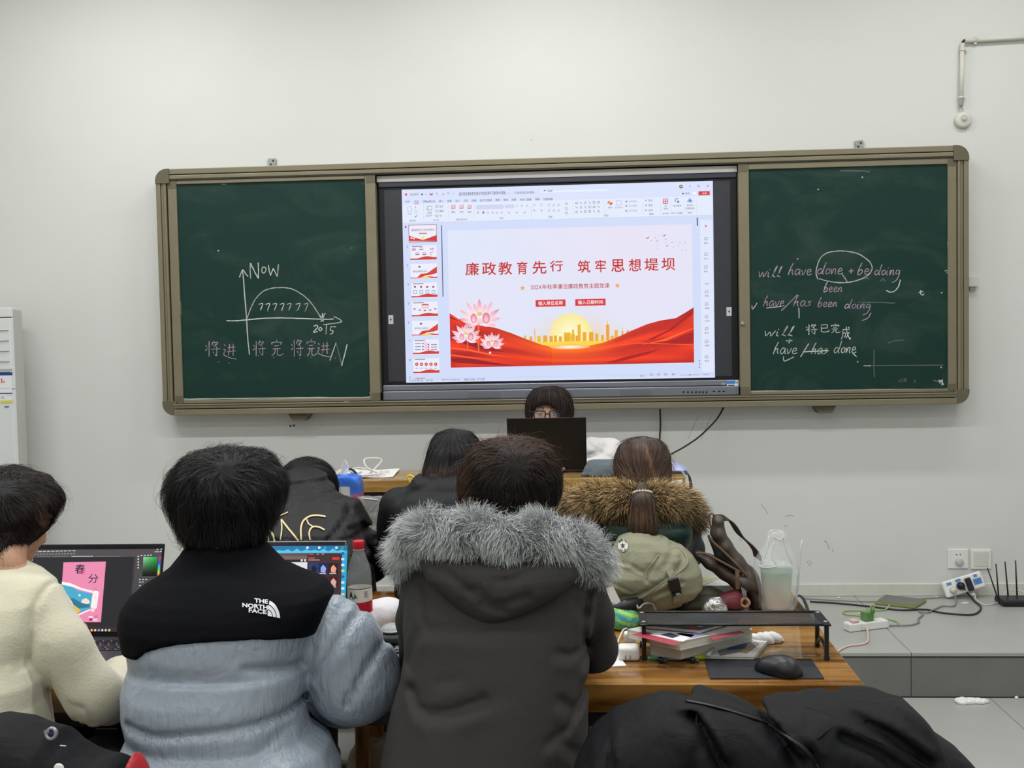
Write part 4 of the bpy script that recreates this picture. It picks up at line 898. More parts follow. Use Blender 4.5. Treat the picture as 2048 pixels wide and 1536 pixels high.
def body(parent, J, hf, hands=True, h=.013, neck_r=.055, cloth=None, hair=None, Rm=None):
    """continuous figure: head, neck, trunk, arms, hands and legs; J = joints"""
    hc = J['head']
    def headf(P):
        d = hf(P)
        if hair is None: return d
        q = (P-hc) @ Rm; z = s_ell(q, (0, .075, -.045), (.10, .085, .105)); z = np.minimum(z, s_ell(q, (0, .0, -.10), (.055, .06, .05)))
        z = np.minimum(z, np.minimum(s_ell(q, (.08, 0, -.01), (.02, .03, .04)), s_ell(q, (-.08, 0, -.01), (.02, .03, .04))))
        return np.maximum(d, np.minimum(hair(P)+.007, z))
    def fn(P):
        d = s_chain(P, [J['hips'], J['waist'], J['chest'], J['neck']], (.13, .115, .13, .062), .05)
        d = smin(d, s_chain(P, [J['shL'], J['neck'], J['shR']], (.052, .058, .052), .04), .05)
        for s in 'LR':
            d = smin(d, s_chain(P, [J['sh'+s], J['el'+s], J['wr'+s]], (.05, .039, .027), .02), .03)
        if cloth is not None:      # the figure stays inside what it wears
            c = cloth(P)+.010
            for s in 'LR': c = np.minimum(c, np.linalg.norm(P-J['wr'+s], axis=1)-.055)
            d = np.maximum(d, c)
        for s in 'LR': d = smin(d, s_chain(P, [J['hip'+s], J['kn'+s], J['an'+s]], (.082, .056, .038), .03), .02)
        nk = s_cap(P, J['neck'], J['nape'], neck_r, .05)
        return np.minimum(smin(d, nk, .02), headf(P))
    lo, hi = bounds([J[k] for k in J], .16)
    V, Q = surface_net(fn, lo, hi, h); V = project(fn, V, 1); Vs = [V]; Qs = [Q]; o = len(V)
    Hl, Hh = bounds([hc], .145); fh = lambda P: smin(headf(P), s_cap(P, J['neck'], J['nape'], neck_r, .05), .012)
    v, q = surface_net(fh, Hl, Hh, .0062); v = project(fh, v, 2); Vs.append(v); Qs.append(q+o); o += len(v)
    if hands:
        for s, sd in (('L', -1), ('R', 1)):
            v, q = hand_vf(J['wr'+s], J['el'+s], side=-sd); Vs.append(v); Qs.append(q+o); o += len(v)
    return raw('body', np.concatenate(Vs), np.concatenate(Qs), M_skin, parent, smooth=True)
def legs_clothes(parent, J, m_tr, m_shoe):
    def tr(P):
        d = None
        for s in 'LR':
            e = s_chain(P, [J['hip'+s], J['kn'+s], J['an'+s]], (.098, .074, .056), .03); d = e if d is None else smin(d, e, .03)
        d = smin(d, s_ell(P, np.asarray(J['hips'])+np.array([0, 0, .0]), (.17, .14, .12)), .05); return d+folds(P, 5, 14, .004)
    lo, hi = bounds([J['hips']]+[J[k+s] for k in ('kn', 'an', 'hip') for s in 'LR'], .2)
    solid('trousers', tr, lo, hi, .014, m_tr, parent, it=1)
    for s in 'LR':
        a = np.asarray(J['an'+s], float); f = lambda P: smax(smin(s_cap(P, a+np.array([0, -.03, -.03]), a+np.array([0, .13, -.045]), .045, .038), s_cap(P, a+np.array([0, 0, .02]), a+np.array([0, 0, -.03]), .048, .05), .03), (a[2]-.082)-P[:, 2], .008)
        solid('shoe', f, a-np.array([.08, .1, .1]), a+np.array([.08, .2, .08]), .012, m_shoe, parent, it=1)
def joints(head, neck, shw, hips, yaw, elL, wrL, elR, wrR, foot_z=0.0, nape=None, leg=.43, knee_z=None, legyaw=0.0):
    """the seated skeleton"""
    J = {}; head = np.asarray(head, float); neck = np.asarray(neck, float); hips = np.asarray(hips, float)
    sx = np.array([math.cos(yaw), math.sin(yaw), 0]); fy = np.array([-math.sin(yaw), math.cos(yaw), 0])
    J['head'] = head; J['neck'] = neck; J['nape'] = head-np.array([0, 0, .07]) if nape is None else np.asarray(nape); J['hips'] = hips
    J['waist'] = hips*.6+neck*.4+fy*-.03; J['chest'] = hips*.28+neck*.72-fy*.02
    J['shL'] = neck-sx*shw-np.array([0, 0, .055]); J['shR'] = neck+sx*shw-np.array([0, 0, .055])
    J['elL'], J['wrL'], J['elR'], J['wrR'] = map(lambda a: np.asarray(a, float), (elL, wrL, elR, wrR))
    for s, g in (('L', -1), ('R', 1)):
        J['hip'+s] = hips+sx*.09*g-np.array([0, 0, .03]); J['kn'+s] = hips+sx*.12*g+(fy*math.cos(legyaw)-sx*math.sin(legyaw))*leg+np.array([0, 0, -.0]); J['kn'+s][2] = hips[2]-.01 if knee_z is None else knee_z
        J['an'+s] = J['kn'+s]+fy*.02; J['an'+s][2] = foot_z+.085
    return J
# ================================================================= PEOPLE
def jacket_mat(name, rgb, rough=.5, spec=.4, gather=True, sheen=.0, weave=0.02, gs=(55, 55, 9), var=.03, soft=.22):
    m = bpy.data.materials.new(name); m.use_nodes = True; nt = m.node_tree; b = nt.nodes['Principled BSDF']; N = nt.nodes.new; L = nt.links.new
    b.inputs['Base Color'].default_value = lin(rgb)+(1,); b.inputs['Roughness'].default_value = rough; b.inputs['Specular IOR Level'].default_value = spec; b.inputs['Sheen Weight'].default_value = sheen
    tc = N('ShaderNodeTexCoord'); mp = N('ShaderNodeMapping'); mp.inputs['Scale'].default_value = gs; L(tc.outputs['Object'], mp.inputs[0])
    n = N('ShaderNodeTexNoise'); n.inputs['Scale'].default_value = 1.0; n.inputs['Detail'].default_value = 2; n.inputs['Distortion'].default_value = .5; L(mp.outputs[0], n.inputs['Vector'])
    a = N('ShaderNodeVertexColor'); a.layer_name = 'Col'; sp = N('ShaderNodeSeparateColor'); L(a.outputs['Color'], sp.inputs[0])
    mu = N('ShaderNodeMath'); mu.operation = 'MULTIPLY'; L(n.outputs['Fac'], mu.inputs[0]); L(sp.outputs[0], mu.inputs[1])
    n2 = N('ShaderNodeTexNoise'); n2.inputs['Scale'].default_value = 260; L(tc.outputs['Object'], n2.inputs['Vector'])
    n3 = N('ShaderNodeTexNoise'); n3.inputs['Scale'].default_value = 14; n3.inputs['Detail'].default_value = 2; n3.inputs['Distortion'].default_value = 1.5; L(tc.outputs['Object'], n3.inputs['Vector'])
    bp = N('ShaderNodeBump'); bp.inputs['Distance'].default_value = .011; bp.inputs['Strength'].default_value = .6 if gather else 0; L(mu.outputs[0], bp.inputs['Height'])
    bp2 = N('ShaderNodeBump'); bp2.inputs['Distance'].default_value = .002; bp2.inputs['Strength'].default_value = weave*8; L(n2.outputs['Fac'], bp2.inputs['Height']); L(bp.outputs[0], bp2.inputs['Normal'])
    bp3 = N('ShaderNodeBump'); bp3.inputs['Distance'].default_value = .008; bp3.inputs['Strength'].default_value = soft; L(n3.outputs['Fac'], bp3.inputs['Height']); L(bp2.outputs[0], bp3.inputs['Normal']); L(bp3.outputs[0], b.inputs['Normal'])
    return m
def hit(fn, px, py, Y0=-4.2, Y1=-1.5, off=.002):
    """where lines of sight meet a cloth surface"""
    px = np.atleast_1d(np.asarray(px, float)); py = np.atleast_1d(np.asarray(py, float))
    D = _w[None]*F+_r[None]*(px-1024)[:, None]-_u[None]*(py-768)[:, None]; D = D/D[:, 1:2]
    t = np.full(len(px), Y0-CAM[1]); s = 1/np.linalg.norm(D, axis=1)
    for _ in range(90):
        P = CAM+D*t[:, None]; d = fn(P); t = np.minimum(t+np.clip(d, -.01, .03)*s*.8, Y1-CAM[1])
    P = CAM+D*t[:, None]; return P+gradn(fn, P)*off
def decal(name, fn, pieces, m, parent, Y0, Y1, off=.0025):
    V = []; Fc = []; o = 0
    for (pts, faces) in pieces:
        P = hit(fn, [p[0] for p in pts], [p[1] for p in pts], Y0, Y1, off); V += list(P); Fc += [tuple(i+o for i in f) for f in faces]; o += len(P)
    return raw(name, V, Fc, m, parent)
def text_px(t, x0, y0, x1, y1, slope=0.0, bold=.02):
    V, Fc = text_tris(t, bold); mn = V.min(0); mx = V.max(0); U = (V-mn)/(mx-mn)
    X = x0+U[:, 0]*(x1-x0); Yp = y1+(y0-y1)*U[:, 1]+slope*(X-x0); return list(zip(X, Yp)), Fc
def make_hair(parent, fn, lo, hi, whorl, n=7000, L=.09, c0=(14, 13, 14), c1=(58, 50, 46), width=.0011, down=.8, swirl=.3, off=(-.001, .006), seed=1, keep=None, jit=.22, label=None, extra=None, h=.009, rough=None, colfn=None, nseg=8, flyaway=.016):
    cap = solid('hair', fn, lo, hi, h, M_cap if rough is None else rough, parent, it=1)
    if label: cap['label'] = label
    roots = sample_surface(fn, lo, hi, n, .012, seed, keep); whorl = np.asarray(whorl, float)
    def dr(P, N, t):
        v = P-whorl; r = np.linalg.norm(v, axis=1)[:, None]+1e-6; a = v/r; w = np.clip(r/.10, 0, 1); g = a*(1-.5*w)+np.array([0, 0, -1.])*down*w
        g = g+np.cross(N, a)*swirl*(1-w)
        if extra is not None: g = g+extra(P, N, t)
        return g
    st = strands('hair_strands', roots, fn, dr, L, nseg, width, M_hair, cap, c0, c1, off=off, seed=seed, jit=jit, colfn=colfn)
    st['kind'] = 'stuff'
    k = max(200, n//16); fl = strands('flyaway_hair', roots[:k*2:2], fn, dr, L*1.1, nseg, width*.8, M_hair, cap, c0, c1, off=(off[0], off[1]+flyaway), seed=seed+50, jit=jit*2.4, stick=.8, colfn=colfn); fl['kind'] = 'stuff'
    return cap
def wpt(px, py, Y): return PY(px, py, Y)
def lohi(fnpts, pad): return bounds(fnpts, pad)
M_tr = mat('dark_trousers', (34, 35, 42), rough=.8, var=.1, vscale=20, bump=.1, bscale=200)
M_shoe = mat('shoe_black', (28, 28, 30), rough=.5)
M_shoew = mat('shoe_white', (196, 196, 192), rough=.5)

# ---------------------------------------------------------------- B: black and silver down jacket
def person_B():
    Y = -3.42
    pe = empty('person', (PY(450, 1500, -3.5)[0], -3.5, 0), 'person in a silver-grey down jacket with black yoke, back to the camera, at a laptop', 'person')
    hips = PY(455, 1600, -3.55); hips[2] = .56
    neck = PY(452, 1118, -3.40); hc = PY(452, 1004, -3.33)
    Rm = frame(0.0, .35)
    J = joints(hc, neck, .19, hips, 0, PY(300, 1370, -3.30), PY(400, 1300, -2.98)*[1,1,0]+[0,0,.80], PY(702, 1372, -3.42), PY(560, 1330, -3.03)*[1,1,0]+[0,0,.80], nape=PY(452, 1075, -3.37), legyaw=.30)
    hf = head_fn(hc, Rm, .95); legs_clothes(pe, J, M_tr, M_shoew)
    tor = Loft([(1080, 385, 522, -3.37, .075), (1105, 372, 540, -3.38, .085), (1130, 352, 560, -3.40, .10), (1150, 325, 600, -3.42, .115), (1165, 302, 640, -3.43, .125), (1185, 278, 655, -3.44, .14), (1210, 261, 652, -3.45, .15),
        (1240, 256, 640, -3.46, .155), (1290, 267, 616, -3.47, .155), (1322, 271, 609, -3.47, .15), (1332, 268, 610, -3.475, .158), (1370, 258, 607, -3.48, .168), (1420, 260, 606, -3.49, .168), (1450, 265, 612, -3.5, .157), (1462, 267, 620, -3.5, .157),
        (1490, 255, 655, -3.51, .18), (1536, 242, 676, -3.52, .185), (1600, 240, 680, -3.53, .18), (1680, 262, 668, -3.53, .16), (1760, 280, 660, -3.52, .12)])
    seams = [(pxz([(262, 1452), (330, 1458), (400, 1452), (470, 1448), (530, 1443), (580, 1438), (628, 1428)], -3.6), .010, .013)]
    def sleeve(P):
        R_sl = s_chain(P, [PY(636, 1236, -3.43), PY(676, 1290, -3.42), PY(708, 1355, -3.40), PY(690, 1372, -3.30), PY(600, 1340, -3.06)], (.064, .083, .092, .082, .05), .03)
        for pl in ([(722, 1212), (690, 1262), (656, 1318), (630, 1352)], [(765, 1290), (740, 1325), (712, 1375), (692, 1412)]):
            q = pxz(pl, -3.5); R_sl = R_sl+groove(P, q, .010, .009)-.002*np.clip(1-seg_dist(P[:, 0], P[:, 2], q)/.05, 0, 1)
        return R_sl
    def slL(P): return s_chain(P, [PY(318, 1240, -3.40), PY(332, 1360, -3.28), PY(390, 1320, -3.04)], (.052, .048, .05), .03)
    def jk(P):
        d = tor(P)
        for pl, w, dp in seams: d = d+groove(P, pl, w, dp)
        d = d+groove(P, pxz([(494, 1337), (540, 1346), (590, 1362), (606, 1376)], -3.6), .010, .010)
        d = d-groove(P, pxz([(480, 1352), (530, 1366), (590, 1390)], -3.6), .03, .004)
        d = d+groove(P, pxz([(283, 1500), (330, 1536), (352, 1580)], -3.6), .012, .007)+groove(P, pxz([(560, 1470), (520, 1500), (470, 1540)], -3.6), .012, .005)
        d = smin(d, slL(P), .012)
        s = sleeve(P); k = groove(P, pxz([(659, 1169), (640, 1205), (624, 1255), (612, 1315), (603, 1370)], -3.55), .010, .008)
        return smin(d, s, .012)+k+folds(P, 3, 8, .0013)
    lo, hi = bounds([PY(240, 1700, -3.75), PY(802, 1060, -2.95), PY(802, 1700, -3.4)], .02); lo[2] = .5; lo[0] -= .13; hi[0] += .03
    def att(V):
        g = np.zeros(len(V)); X, Z = V[:, 0], V[:, 2]
        for pl, w in ((seams[0][0], .055), (pxz([(265, 1322), (300, 1305), (360, 1290), (430, 1285), (500, 1285), (560, 1295), (612, 1315)], -3.6), .03), (pxz([(722, 1212), (656, 1318), (630, 1352)], -3.5), .035), (pxz([(765, 1290), (692, 1412)], -3.5), .035), (pxz([(255, 1330), (260, 1450)], -3.5), .04), (pxz([(660, 1175), (612, 1315)], -3.5), .025)):
            g = np.maximum(g, np.exp(-(seg_dist(X, Z, pl)/w)**2))
        return .12+.88*g
    M1 = jacket_mat('silver_down', (154, 165, 178), rough=.36, spec=.6, gs=(85, 85, 10), soft=.6); M2 = jacket_mat('black_yoke', (6, 7, 12), rough=.85, spec=.12, gather=False, weave=.03)
    j = solid('down_jacket', jk, lo, hi, .0068, M1, pe, it=2, attr=att); j['label'] = 'silver-grey quilted body and sleeves'
    curve = pxz([(200, 1335), (262, 1328), (285, 1310), (320, 1298), (360, 1290), (430, 1285), (500, 1285), (560, 1294), (590, 1304), (625, 1322), (800, 1500)], -3.62)
    cx = [c[0] for c in curve]; cz = [c[1] for c in curve]
    edge = pxz([(668, 1150), (661, 1168), (644, 1200), (630, 1240), (619, 1280), (611, 1318), (606, 1360)], -3.58); ez = [e[1] for e in edge][::-1]; ex = [e[0] for e in edge][::-1]
    def yk(P):
        d = smin(tor(P), slL(P), .012)+folds(P, 3, 8, .0013)-.006-groove(P, pxz([(355, 1115), (400, 1128), (480, 1120), (550, 1130)], -3.5), .02, -.003)
        zc = np.interp(P[:, 0], cx, cz); d = smax(d, zc-P[:, 2], .006)
        xe = np.interp(P[:, 2], ez, ex); return smax(d, P[:, 0]-xe, .008)
    y = solid('yoke', yk, lo, hi, .0062, M2, pe, it=2); y['label'] = 'black shoulder yoke and collar'
    # embroidered mark on the right shoulder
    pc = []
    Zz = lambda x, y_: (300+x/3.938, 880+y_/3.938)
    for t, x0, y0, x1, y1 in (('THE', 822, 1252, 930, 1286), ('NORTH', 728, 1288, 928, 1322), ('FACE', 778, 1328, 918, 1362)):
        a = Zz(x0, y0); b = Zz(x1, y1); pc.append(text_px(t, a[0], a[1], b[0], b[1], slope=.10, bold=.035))
    def band(r0, r1, t0=0.0, t1=math.pi/2):
        A = [];  n = 14
        for k in range(n+1):
            t = t0+(t1-t0)*k/n
            for r in (r0, r1):
                x = 924+98*r*math.sin(t); y_ = 1388-122*r*math.cos(t)+.18*(x-924); A.append(Zz(x, y_))
        return A, [(2*k, 2*k+1, 2*k+3, 2*k+2) for k in range(n)]
    pc += [band(.74, 1.0, .18), band(.44, .68, .12), band(.05, .38, .1)]
    M_wl = mat('white_thread', (214, 216, 222), rough=.6)
    d = decal('shoulder_logo', yk, pc, M_wl, pe, -4.0, -3.3, .0025)
    # hair
    hr = Loft([(898, 405, 500, -3.30, .045), (905, 385, 525, -3.31, .075), (918, 368, 545, -3.32, .095), (945, 348, 560, -3.33, .112), (975, 340, 567, -3.34, .118), (1005, 340, 565, -3.345, .115), (1035, 350, 556, -3.35, .102), (1060, 362, 540, -3.365, .085), (1085, 378, 522, -3.385, .065), (1098, 395, 505, -3.39, .05)], p=2.05)
    hfn = lambda P: hr(P)+.004*np.sin(P[:, 0]*90)*np.sin(P[:, 2]*40+P[:, 0]*30)
    lo, hi = bounds([PY(335, 1100, -3.48), PY(570, 895, -3.18)], .03); hi[1] += .02; lo[1] -= .02
    make_hair(pe, hfn, lo, hi, PY(445, 932, -3.44), n=12000, L=.085, c0=(5, 5, 7), c1=(34, 29, 29), seed=2, jit=.3, swirl=.5, off=(-.002, .013))
    body(pe, J, hf, cloth=lambda P: np.minimum(jk(P), yk(P)), hair=hfn, Rm=Rm)
person_B()

# ---------------------------------------------------------------- E: charcoal parka with grey fur hood
def person_E():
    pe = empty('person', (PY(985, 1500, -3.5)[0], -3.5, 0), 'person in a charcoal parka with pale grey fur trimmed hood, back to the camera', 'person')
    hips = PY(975, 1620, -3.52); hips[2] = .56; neck = PY(1015, 1085, -3.42); hc = PY(1020, 968, -3.36)
    J = joints(hc, neck, .185, hips, 0, PY(830, 1320, -3.32), PY(900, 1300, -2.98)*[1,1,0]+[0,0,.80], PY(1190, 1300, -3.36), PY(1120, 1300, -3.0)*[1,1,0]+[0,0,.80], nape=PY(1018, 1045, -3.40))
    Rm = frame(0, .4); hf = head_fn(hc, Rm, .95); legs_clothes(pe, J, M_tr, M_shoe)
    tor = Loft([(1075, 930, 1090, -3.43, .09), (1100, 850, 1150, -3.44, .11), (1125, 833, 1172, -3.45, .125), (1160, 824, 1186, -3.46, .135), (1200, 816, 1190, -3.47, .145), (1250, 813, 1182, -3.48, .155), (1300, 815, 1174, -3.49, .16), (1350, 808, 1171, -3.50, .165),
        (1400, 793, 1170, -3.51, .17), (1450, 782, 1172, -3.52, .175), (1500, 772, 1168, -3.53, .18), (1540, 765, 1160, -3.54, .18), (1620, 762, 1170, -3.54, .18), (1700, 775, 1160, -3.53, .16), (1760, 800, 1140, -3.52, .12)])
    def slv(P):
        a = s_chain(P, [PY(1160, 1168, -3.45), PY(1182, 1230, -3.42), PY(1188, 1298, -3.36), PY(1150, 1305, -3.2), PY(1100, 1300, -3.05)], (.045, .040, .042, .045, .04), .02)
        b = s_chain(P, [PY(842, 1168, -3.45), PY(830, 1240, -3.40), PY(836, 1330, -3.32), PY(890, 1310, -3.05)], (.038, .032, .035, .042), .02); return np.minimum(a, b)
    G = [([(822, 1385), (836, 1410), (860, 1418), (910, 1411), (972, 1388)], .012, .010), ([(1186, 1180), (1176, 1230), (1168, 1290), (1170, 1345)], .008, .012), ([(830, 1200), (838, 1260), (822, 1300), (812, 1345)], .010, .008),
         ([(858, 1268), (900, 1262), (960, 1266)], .012, .004), ([(1115, 1310), (1140, 1320), (1168, 1315)], .008, .006), ([(1120, 1400), (1150, 1430), (1172, 1405)], .010, .007), ([(1100, 1470), (1135, 1455), (1160, 1425)], .010, .007), ([(1128, 1480), (1150, 1505), (1165, 1540)], .009, .006), ([(1010, 1380), (940, 1400), (880, 1440)], .02, .004),
         ([(1150, 1222), (1168, 1250)], .008, .005), ([(880, 1360), (920, 1350)], .01, .003)]
    G = [(pxz(a, -3.62), w, d) for a, w, d in G]
    def jk(P):
        d = smin(tor(P), slv(P), .014)
        for pl, w, dp in G: d = d+groove(P, pl, w, dp)-groove(P, [(x, z-.022) for x, z in pl], w*1.4, dp*.45)
        return d+folds(P, 8, 7.5, .006, 4)
    lo, hi = bounds([PY(760, 1700, -3.74), PY(1230, 1065, -2.98)], .02); lo[2] = .5; hi[0] = PY(1232, 1200, -3.4)[0]+.05; lo[0] -= .04
    M1 = jacket_mat('charcoal_cloth', (60, 58, 57), rough=.7, spec=.2, gs=(16, 16, 16), weave=.04); 
    j = solid('parka', jk, lo, hi, .0068, M1, pe, it=2, attr=lambda V: np.full(len(V), .18)); j['label'] = 'charcoal parka body and sleeves'
    hd = Loft([(1082, 862, 1120, -3.52, .055), (1095, 846, 1145, -3.54, .068), (1115, 842, 1156, -3.56, .07), (1135, 848, 1158, -3.575, .066), (1155, 856, 1153, -3.585, .062), (1180, 880, 1128, -3.59, .058), (1205, 908, 1090, -3.59, .052), (1225, 935, 1050, -3.588, .045), (1240, 958, 1012, -3.585, .036), (1247, 975, 988, -3.582, .028)], p=2.2)
    GH = [(pxz([(860, 1122), (905, 1117), (960, 1121), (1020, 1125), (1080, 1123), (1135, 1118)], -3.63), .007, .012), (pxz([(868, 1135), (900, 1150), (940, 1180), (985, 1205)], -3.63), .010, .006), (pxz([(995, 1160), (1025, 1158), (1060, 1140)], -3.63), .008, .006), (pxz([(965, 1207), (985, 1215), (1012, 1222)], -3.63), .006, .006), (pxz([(1000, 1210), (1030, 1195), (1055, 1190)], -3.63), .009, .007), (pxz([(925, 1130), (930, 1200)], -3.63), .004, .003), (pxz([(1012, 1130), (1016, 1180)], -3.63), .004, .003), (pxz([(940, 1180), (955, 1170), (975, 1195)], -3.63), .008, .004)]
    def hood(P):
        d = hd(P)
        for pl, w, dp in GH: d = d+groove(P, pl, w, dp)
        return d+folds(P, 21, 14, .005, 4)
    lo, hi = bounds([PY(836, 1250, -3.68), PY(1165, 1078, -3.45)], .02)
    h = solid('hood', hood, lo, hi, .006, M1, pe, it=2, attr=lambda V: np.full(len(V), .2)); h['label'] = 'folded charcoal hood'
    pts = [PY(810, 1140, -3.40), PY(812, 1105, -3.46), PY(828, 1078, -3.53), (PY(870, 1066, -3.57)), PY(935, 1066, -3.59), PY(1010, 1078, -3.59), PY(1085, 1078, -3.58), PY(1140, 1090, -3.55), PY(1180, 1115, -3.50), PY(1196, 1142, -3.44)]
    fur = lambda P: s_chain(P, pts, (.016, .02, .024, .026, .026, .028, .029, .028, .026, .018), .02)+.003*np.sin(P[:, 0]*60)*np.sin(P[:, 2]*70)
    lo, hi = bounds(pts, .05)
    M_fb = mat('fur_base_grey', (150, 150, 150), rough=.9); fo = solid('fur_trim', fur, lo, hi, .008, M_fb, h, it=1); fo['label'] = 'pale grey fur trim'
    fo.parent = pe; fo.matrix_parent_inverse = Matrix.Translation(pe.location).inverted()
    roots = sample_surface(fur, lo, hi, 26000, .008, 5)
    def dr(P, N, t): return N*(1.0-.5*t)+np.array([0, -.10, -.45])*(.3+t)+.35*np.stack([np.sin(P[:, 2]*60+P[:, 0]*40), np.zeros(len(P)), np.cos(P[:, 0]*55)], 1)
    def cf(path, tt, u):
        a = np.array(lin((140, 143, 144))); b = np.array(lin((224, 227, 227))); c = np.array(lin((104, 104, 108)))
        base = a*(1-tt[None, :, None])+b*tt[None, :, None]; k = (u > .93)[:, None, None]; return np.where(k, c, base)*(.85+.2*u[:, None, None]**.5)
    s = strands('fur_strands', roots, fur, dr, .036, 4, .00095, M_hair, fo, (0, 0, 0), (0, 0, 0), stick=0, jit=.26, seed=6, colfn=cf); s['kind'] = 'stuff'
    hr = Loft([(876, 985, 1060, -3.33, .045), (884, 960, 1085, -3.34, .075), (900, 940, 1104, -3.35, .092), (925, 928, 1116, -3.36, .105), (955, 922, 1120, -3.37, .108), (985, 922, 1118, -3.375, .105), (1010, 930, 1110, -3.38, .098), (1035, 945, 1098, -3.39, .085), (1058, 960, 1080, -3.40, .07)], p=2.05)
    hfn = lambda P: hr(P)+.003*np.sin(P[:, 0]*100)*np.sin(P[:, 2]*50)
    lo, hi = bounds([PY(915, 1060, -3.5), PY(1125, 874, -3.22)], .035)
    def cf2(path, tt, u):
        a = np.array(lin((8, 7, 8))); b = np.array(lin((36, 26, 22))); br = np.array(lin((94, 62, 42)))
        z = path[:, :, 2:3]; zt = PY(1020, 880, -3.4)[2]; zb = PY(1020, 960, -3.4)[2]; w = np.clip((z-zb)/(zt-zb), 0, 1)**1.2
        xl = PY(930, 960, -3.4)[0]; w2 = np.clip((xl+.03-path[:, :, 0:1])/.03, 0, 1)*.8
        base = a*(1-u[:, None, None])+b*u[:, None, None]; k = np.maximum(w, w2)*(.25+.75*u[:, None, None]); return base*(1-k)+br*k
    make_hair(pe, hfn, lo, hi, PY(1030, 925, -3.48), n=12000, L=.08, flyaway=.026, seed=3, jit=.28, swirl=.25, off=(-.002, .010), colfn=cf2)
    body(pe, J, hf, cloth=jk, hair=hfn, Rm=Rm, neck_r=.05)
person_E()

# ---------------------------------------------------------------- A: cream sweater, looking right at the laptop
def person_A():
    pe = empty('person', (PY(-30, 1500, -3.5)[0], -3.5, 0), 'person in a cream sweater bent over the laptop with the pink poster', 'person')
    hips = PY(-40, 1560, -3.45); hips[2] = .56; neck = PY(0, 1130, -3.30); hc = PY(18, 1032, -3.20)
    J = joints(hc, neck, .17, hips, -.3, PY(-150, 1360, -3.2), PY(60, 1330, -2.98)*[1,1,0]+[0,0,.80], PY(202, 1405, -3.34), PY(290, 1322, -3.02), nape=PY(8, 1095, -3.27), legyaw=.1)
    J['wrR'][2] = .815
    Rm = frame(-.55, .45); hf = head_fn(hc, Rm, .95); legs_clothes(pe, J, M_tr, M_shoew)
    tor = Loft([(1096, -52, 26, -3.275, .058), (1112, -60, 28, -3.28, .06), (1128, -75, 40, -3.29, .07), (1145, -110, 72, -3.30, .09), (1165, -150, 98, -3.31, .10), (1200, -180, 108, -3.33, .12), (1250, -190, 92, -3.36, .13), (1310, -185, 66, -3.39, .135), (1360, -180, 80, -3.41, .14), (1400, -180, 76, -3.42, .145), (1460, -185, 84, -3.44, .15), (1540, -185, 96, -3.45, .15), (1640, -180, 100, -3.46, .14), (1700, -160, 90, -3.46, .11)])
    def slv(P):
        a = s_chain(P, [PY(72, 1205, -3.32), PY(120, 1300, -3.36), PY(190, 1392, -3.36), PY(214, 1396, -3.30), PY(238, 1352, -3.17), PY(278, 1330, -3.06)], (.060, .062, .055, .050, .036, .038), .025)
        for pl in ([(226, 1345), (232, 1375), (228, 1400)], [(240, 1350), (246, 1380), (240, 1404)], [(250, 1352), (258, 1365), (262, 1385)]): a = a+groove(P, pxz(pl, -3.2), .007, .006)
        return smin(a, s_chain(P, [PY(-140, 1220, -3.3), PY(-160, 1350, -3.2), PY(40, 1340, -3.0)], (.06, .055, .04), .02), .01)
    def jk(P):
        d = smin(tor(P), slv(P), .015)+groove(P, pxz([(95, 1160), (68, 1185), (62, 1225), (66, 1280), (62, 1325)], -3.4), .006, .007)
        d = d+groove(P, pxz([(56, 1320), (60, 1380), (52, 1440), (52, 1480)], -3.5), .006, .004)
        return d+folds(P, 31, 8, .005, 4)
    lo, hi = bounds([PY(-195, 1640, -3.62), PY(300, 1105, -2.95)], .03); lo[2] = .52; hi[0] = 1.40; lo[0] -= .05
    M1 = mat('cream_fleece', (206, 202, 178), rough=.9, var=.04, vscale=14, bump=.18, bscale=160, sheen=.4)
    j = solid('sweater', jk, lo, hi, .0068, M1, pe, it=2); j['label'] = 'cream fleece sweater'
    hr = Loft([(936, -60, 45, -3.14, .05), (944, -75, 62, -3.15, .075), (958, -85, 85, -3.17, .095), (980, -90, 104, -3.19, .108), (1005, -90, 115, -3.20, .11), (1030, -88, 112, -3.21, .108), (1052, -84, 98, -3.215, .10), (1072, -80, 74, -3.235, .105), (1090, -75, 52, -3.26, .105), (1108, -68, 34, -3.285, .09), (1116, -60, 26, -3.295, .08), (1142, -52, 14, -3.31, .06)], p=2.05)
    ear = PY(58, 1085, -3.2)
    def hfn(P): return smax(hr(P)+.003*np.sin(P[:, 0]*80)*np.sin(P[:, 2]*60), -s_ell(P, PY(74, 1106, -3.22), (.030, .12, .028)), .008)
    lo, hi = bounds([PY(-95, 1118, -3.35), PY(128, 934, -3.05)], .03)
    make_hair(pe, hfn, lo, hi, PY(10, 962, -3.28), n=10000, L=.085, c0=(10, 8, 9), c1=(50, 34, 31), seed=9, jit=.24, off=(-.002, .008), extra=lambda P, N, t: np.array([.5, 0, 0]))
    body(pe, J, hf, neck_r=.052, cloth=jk, hair=hfn, Rm=Rm)
person_A()

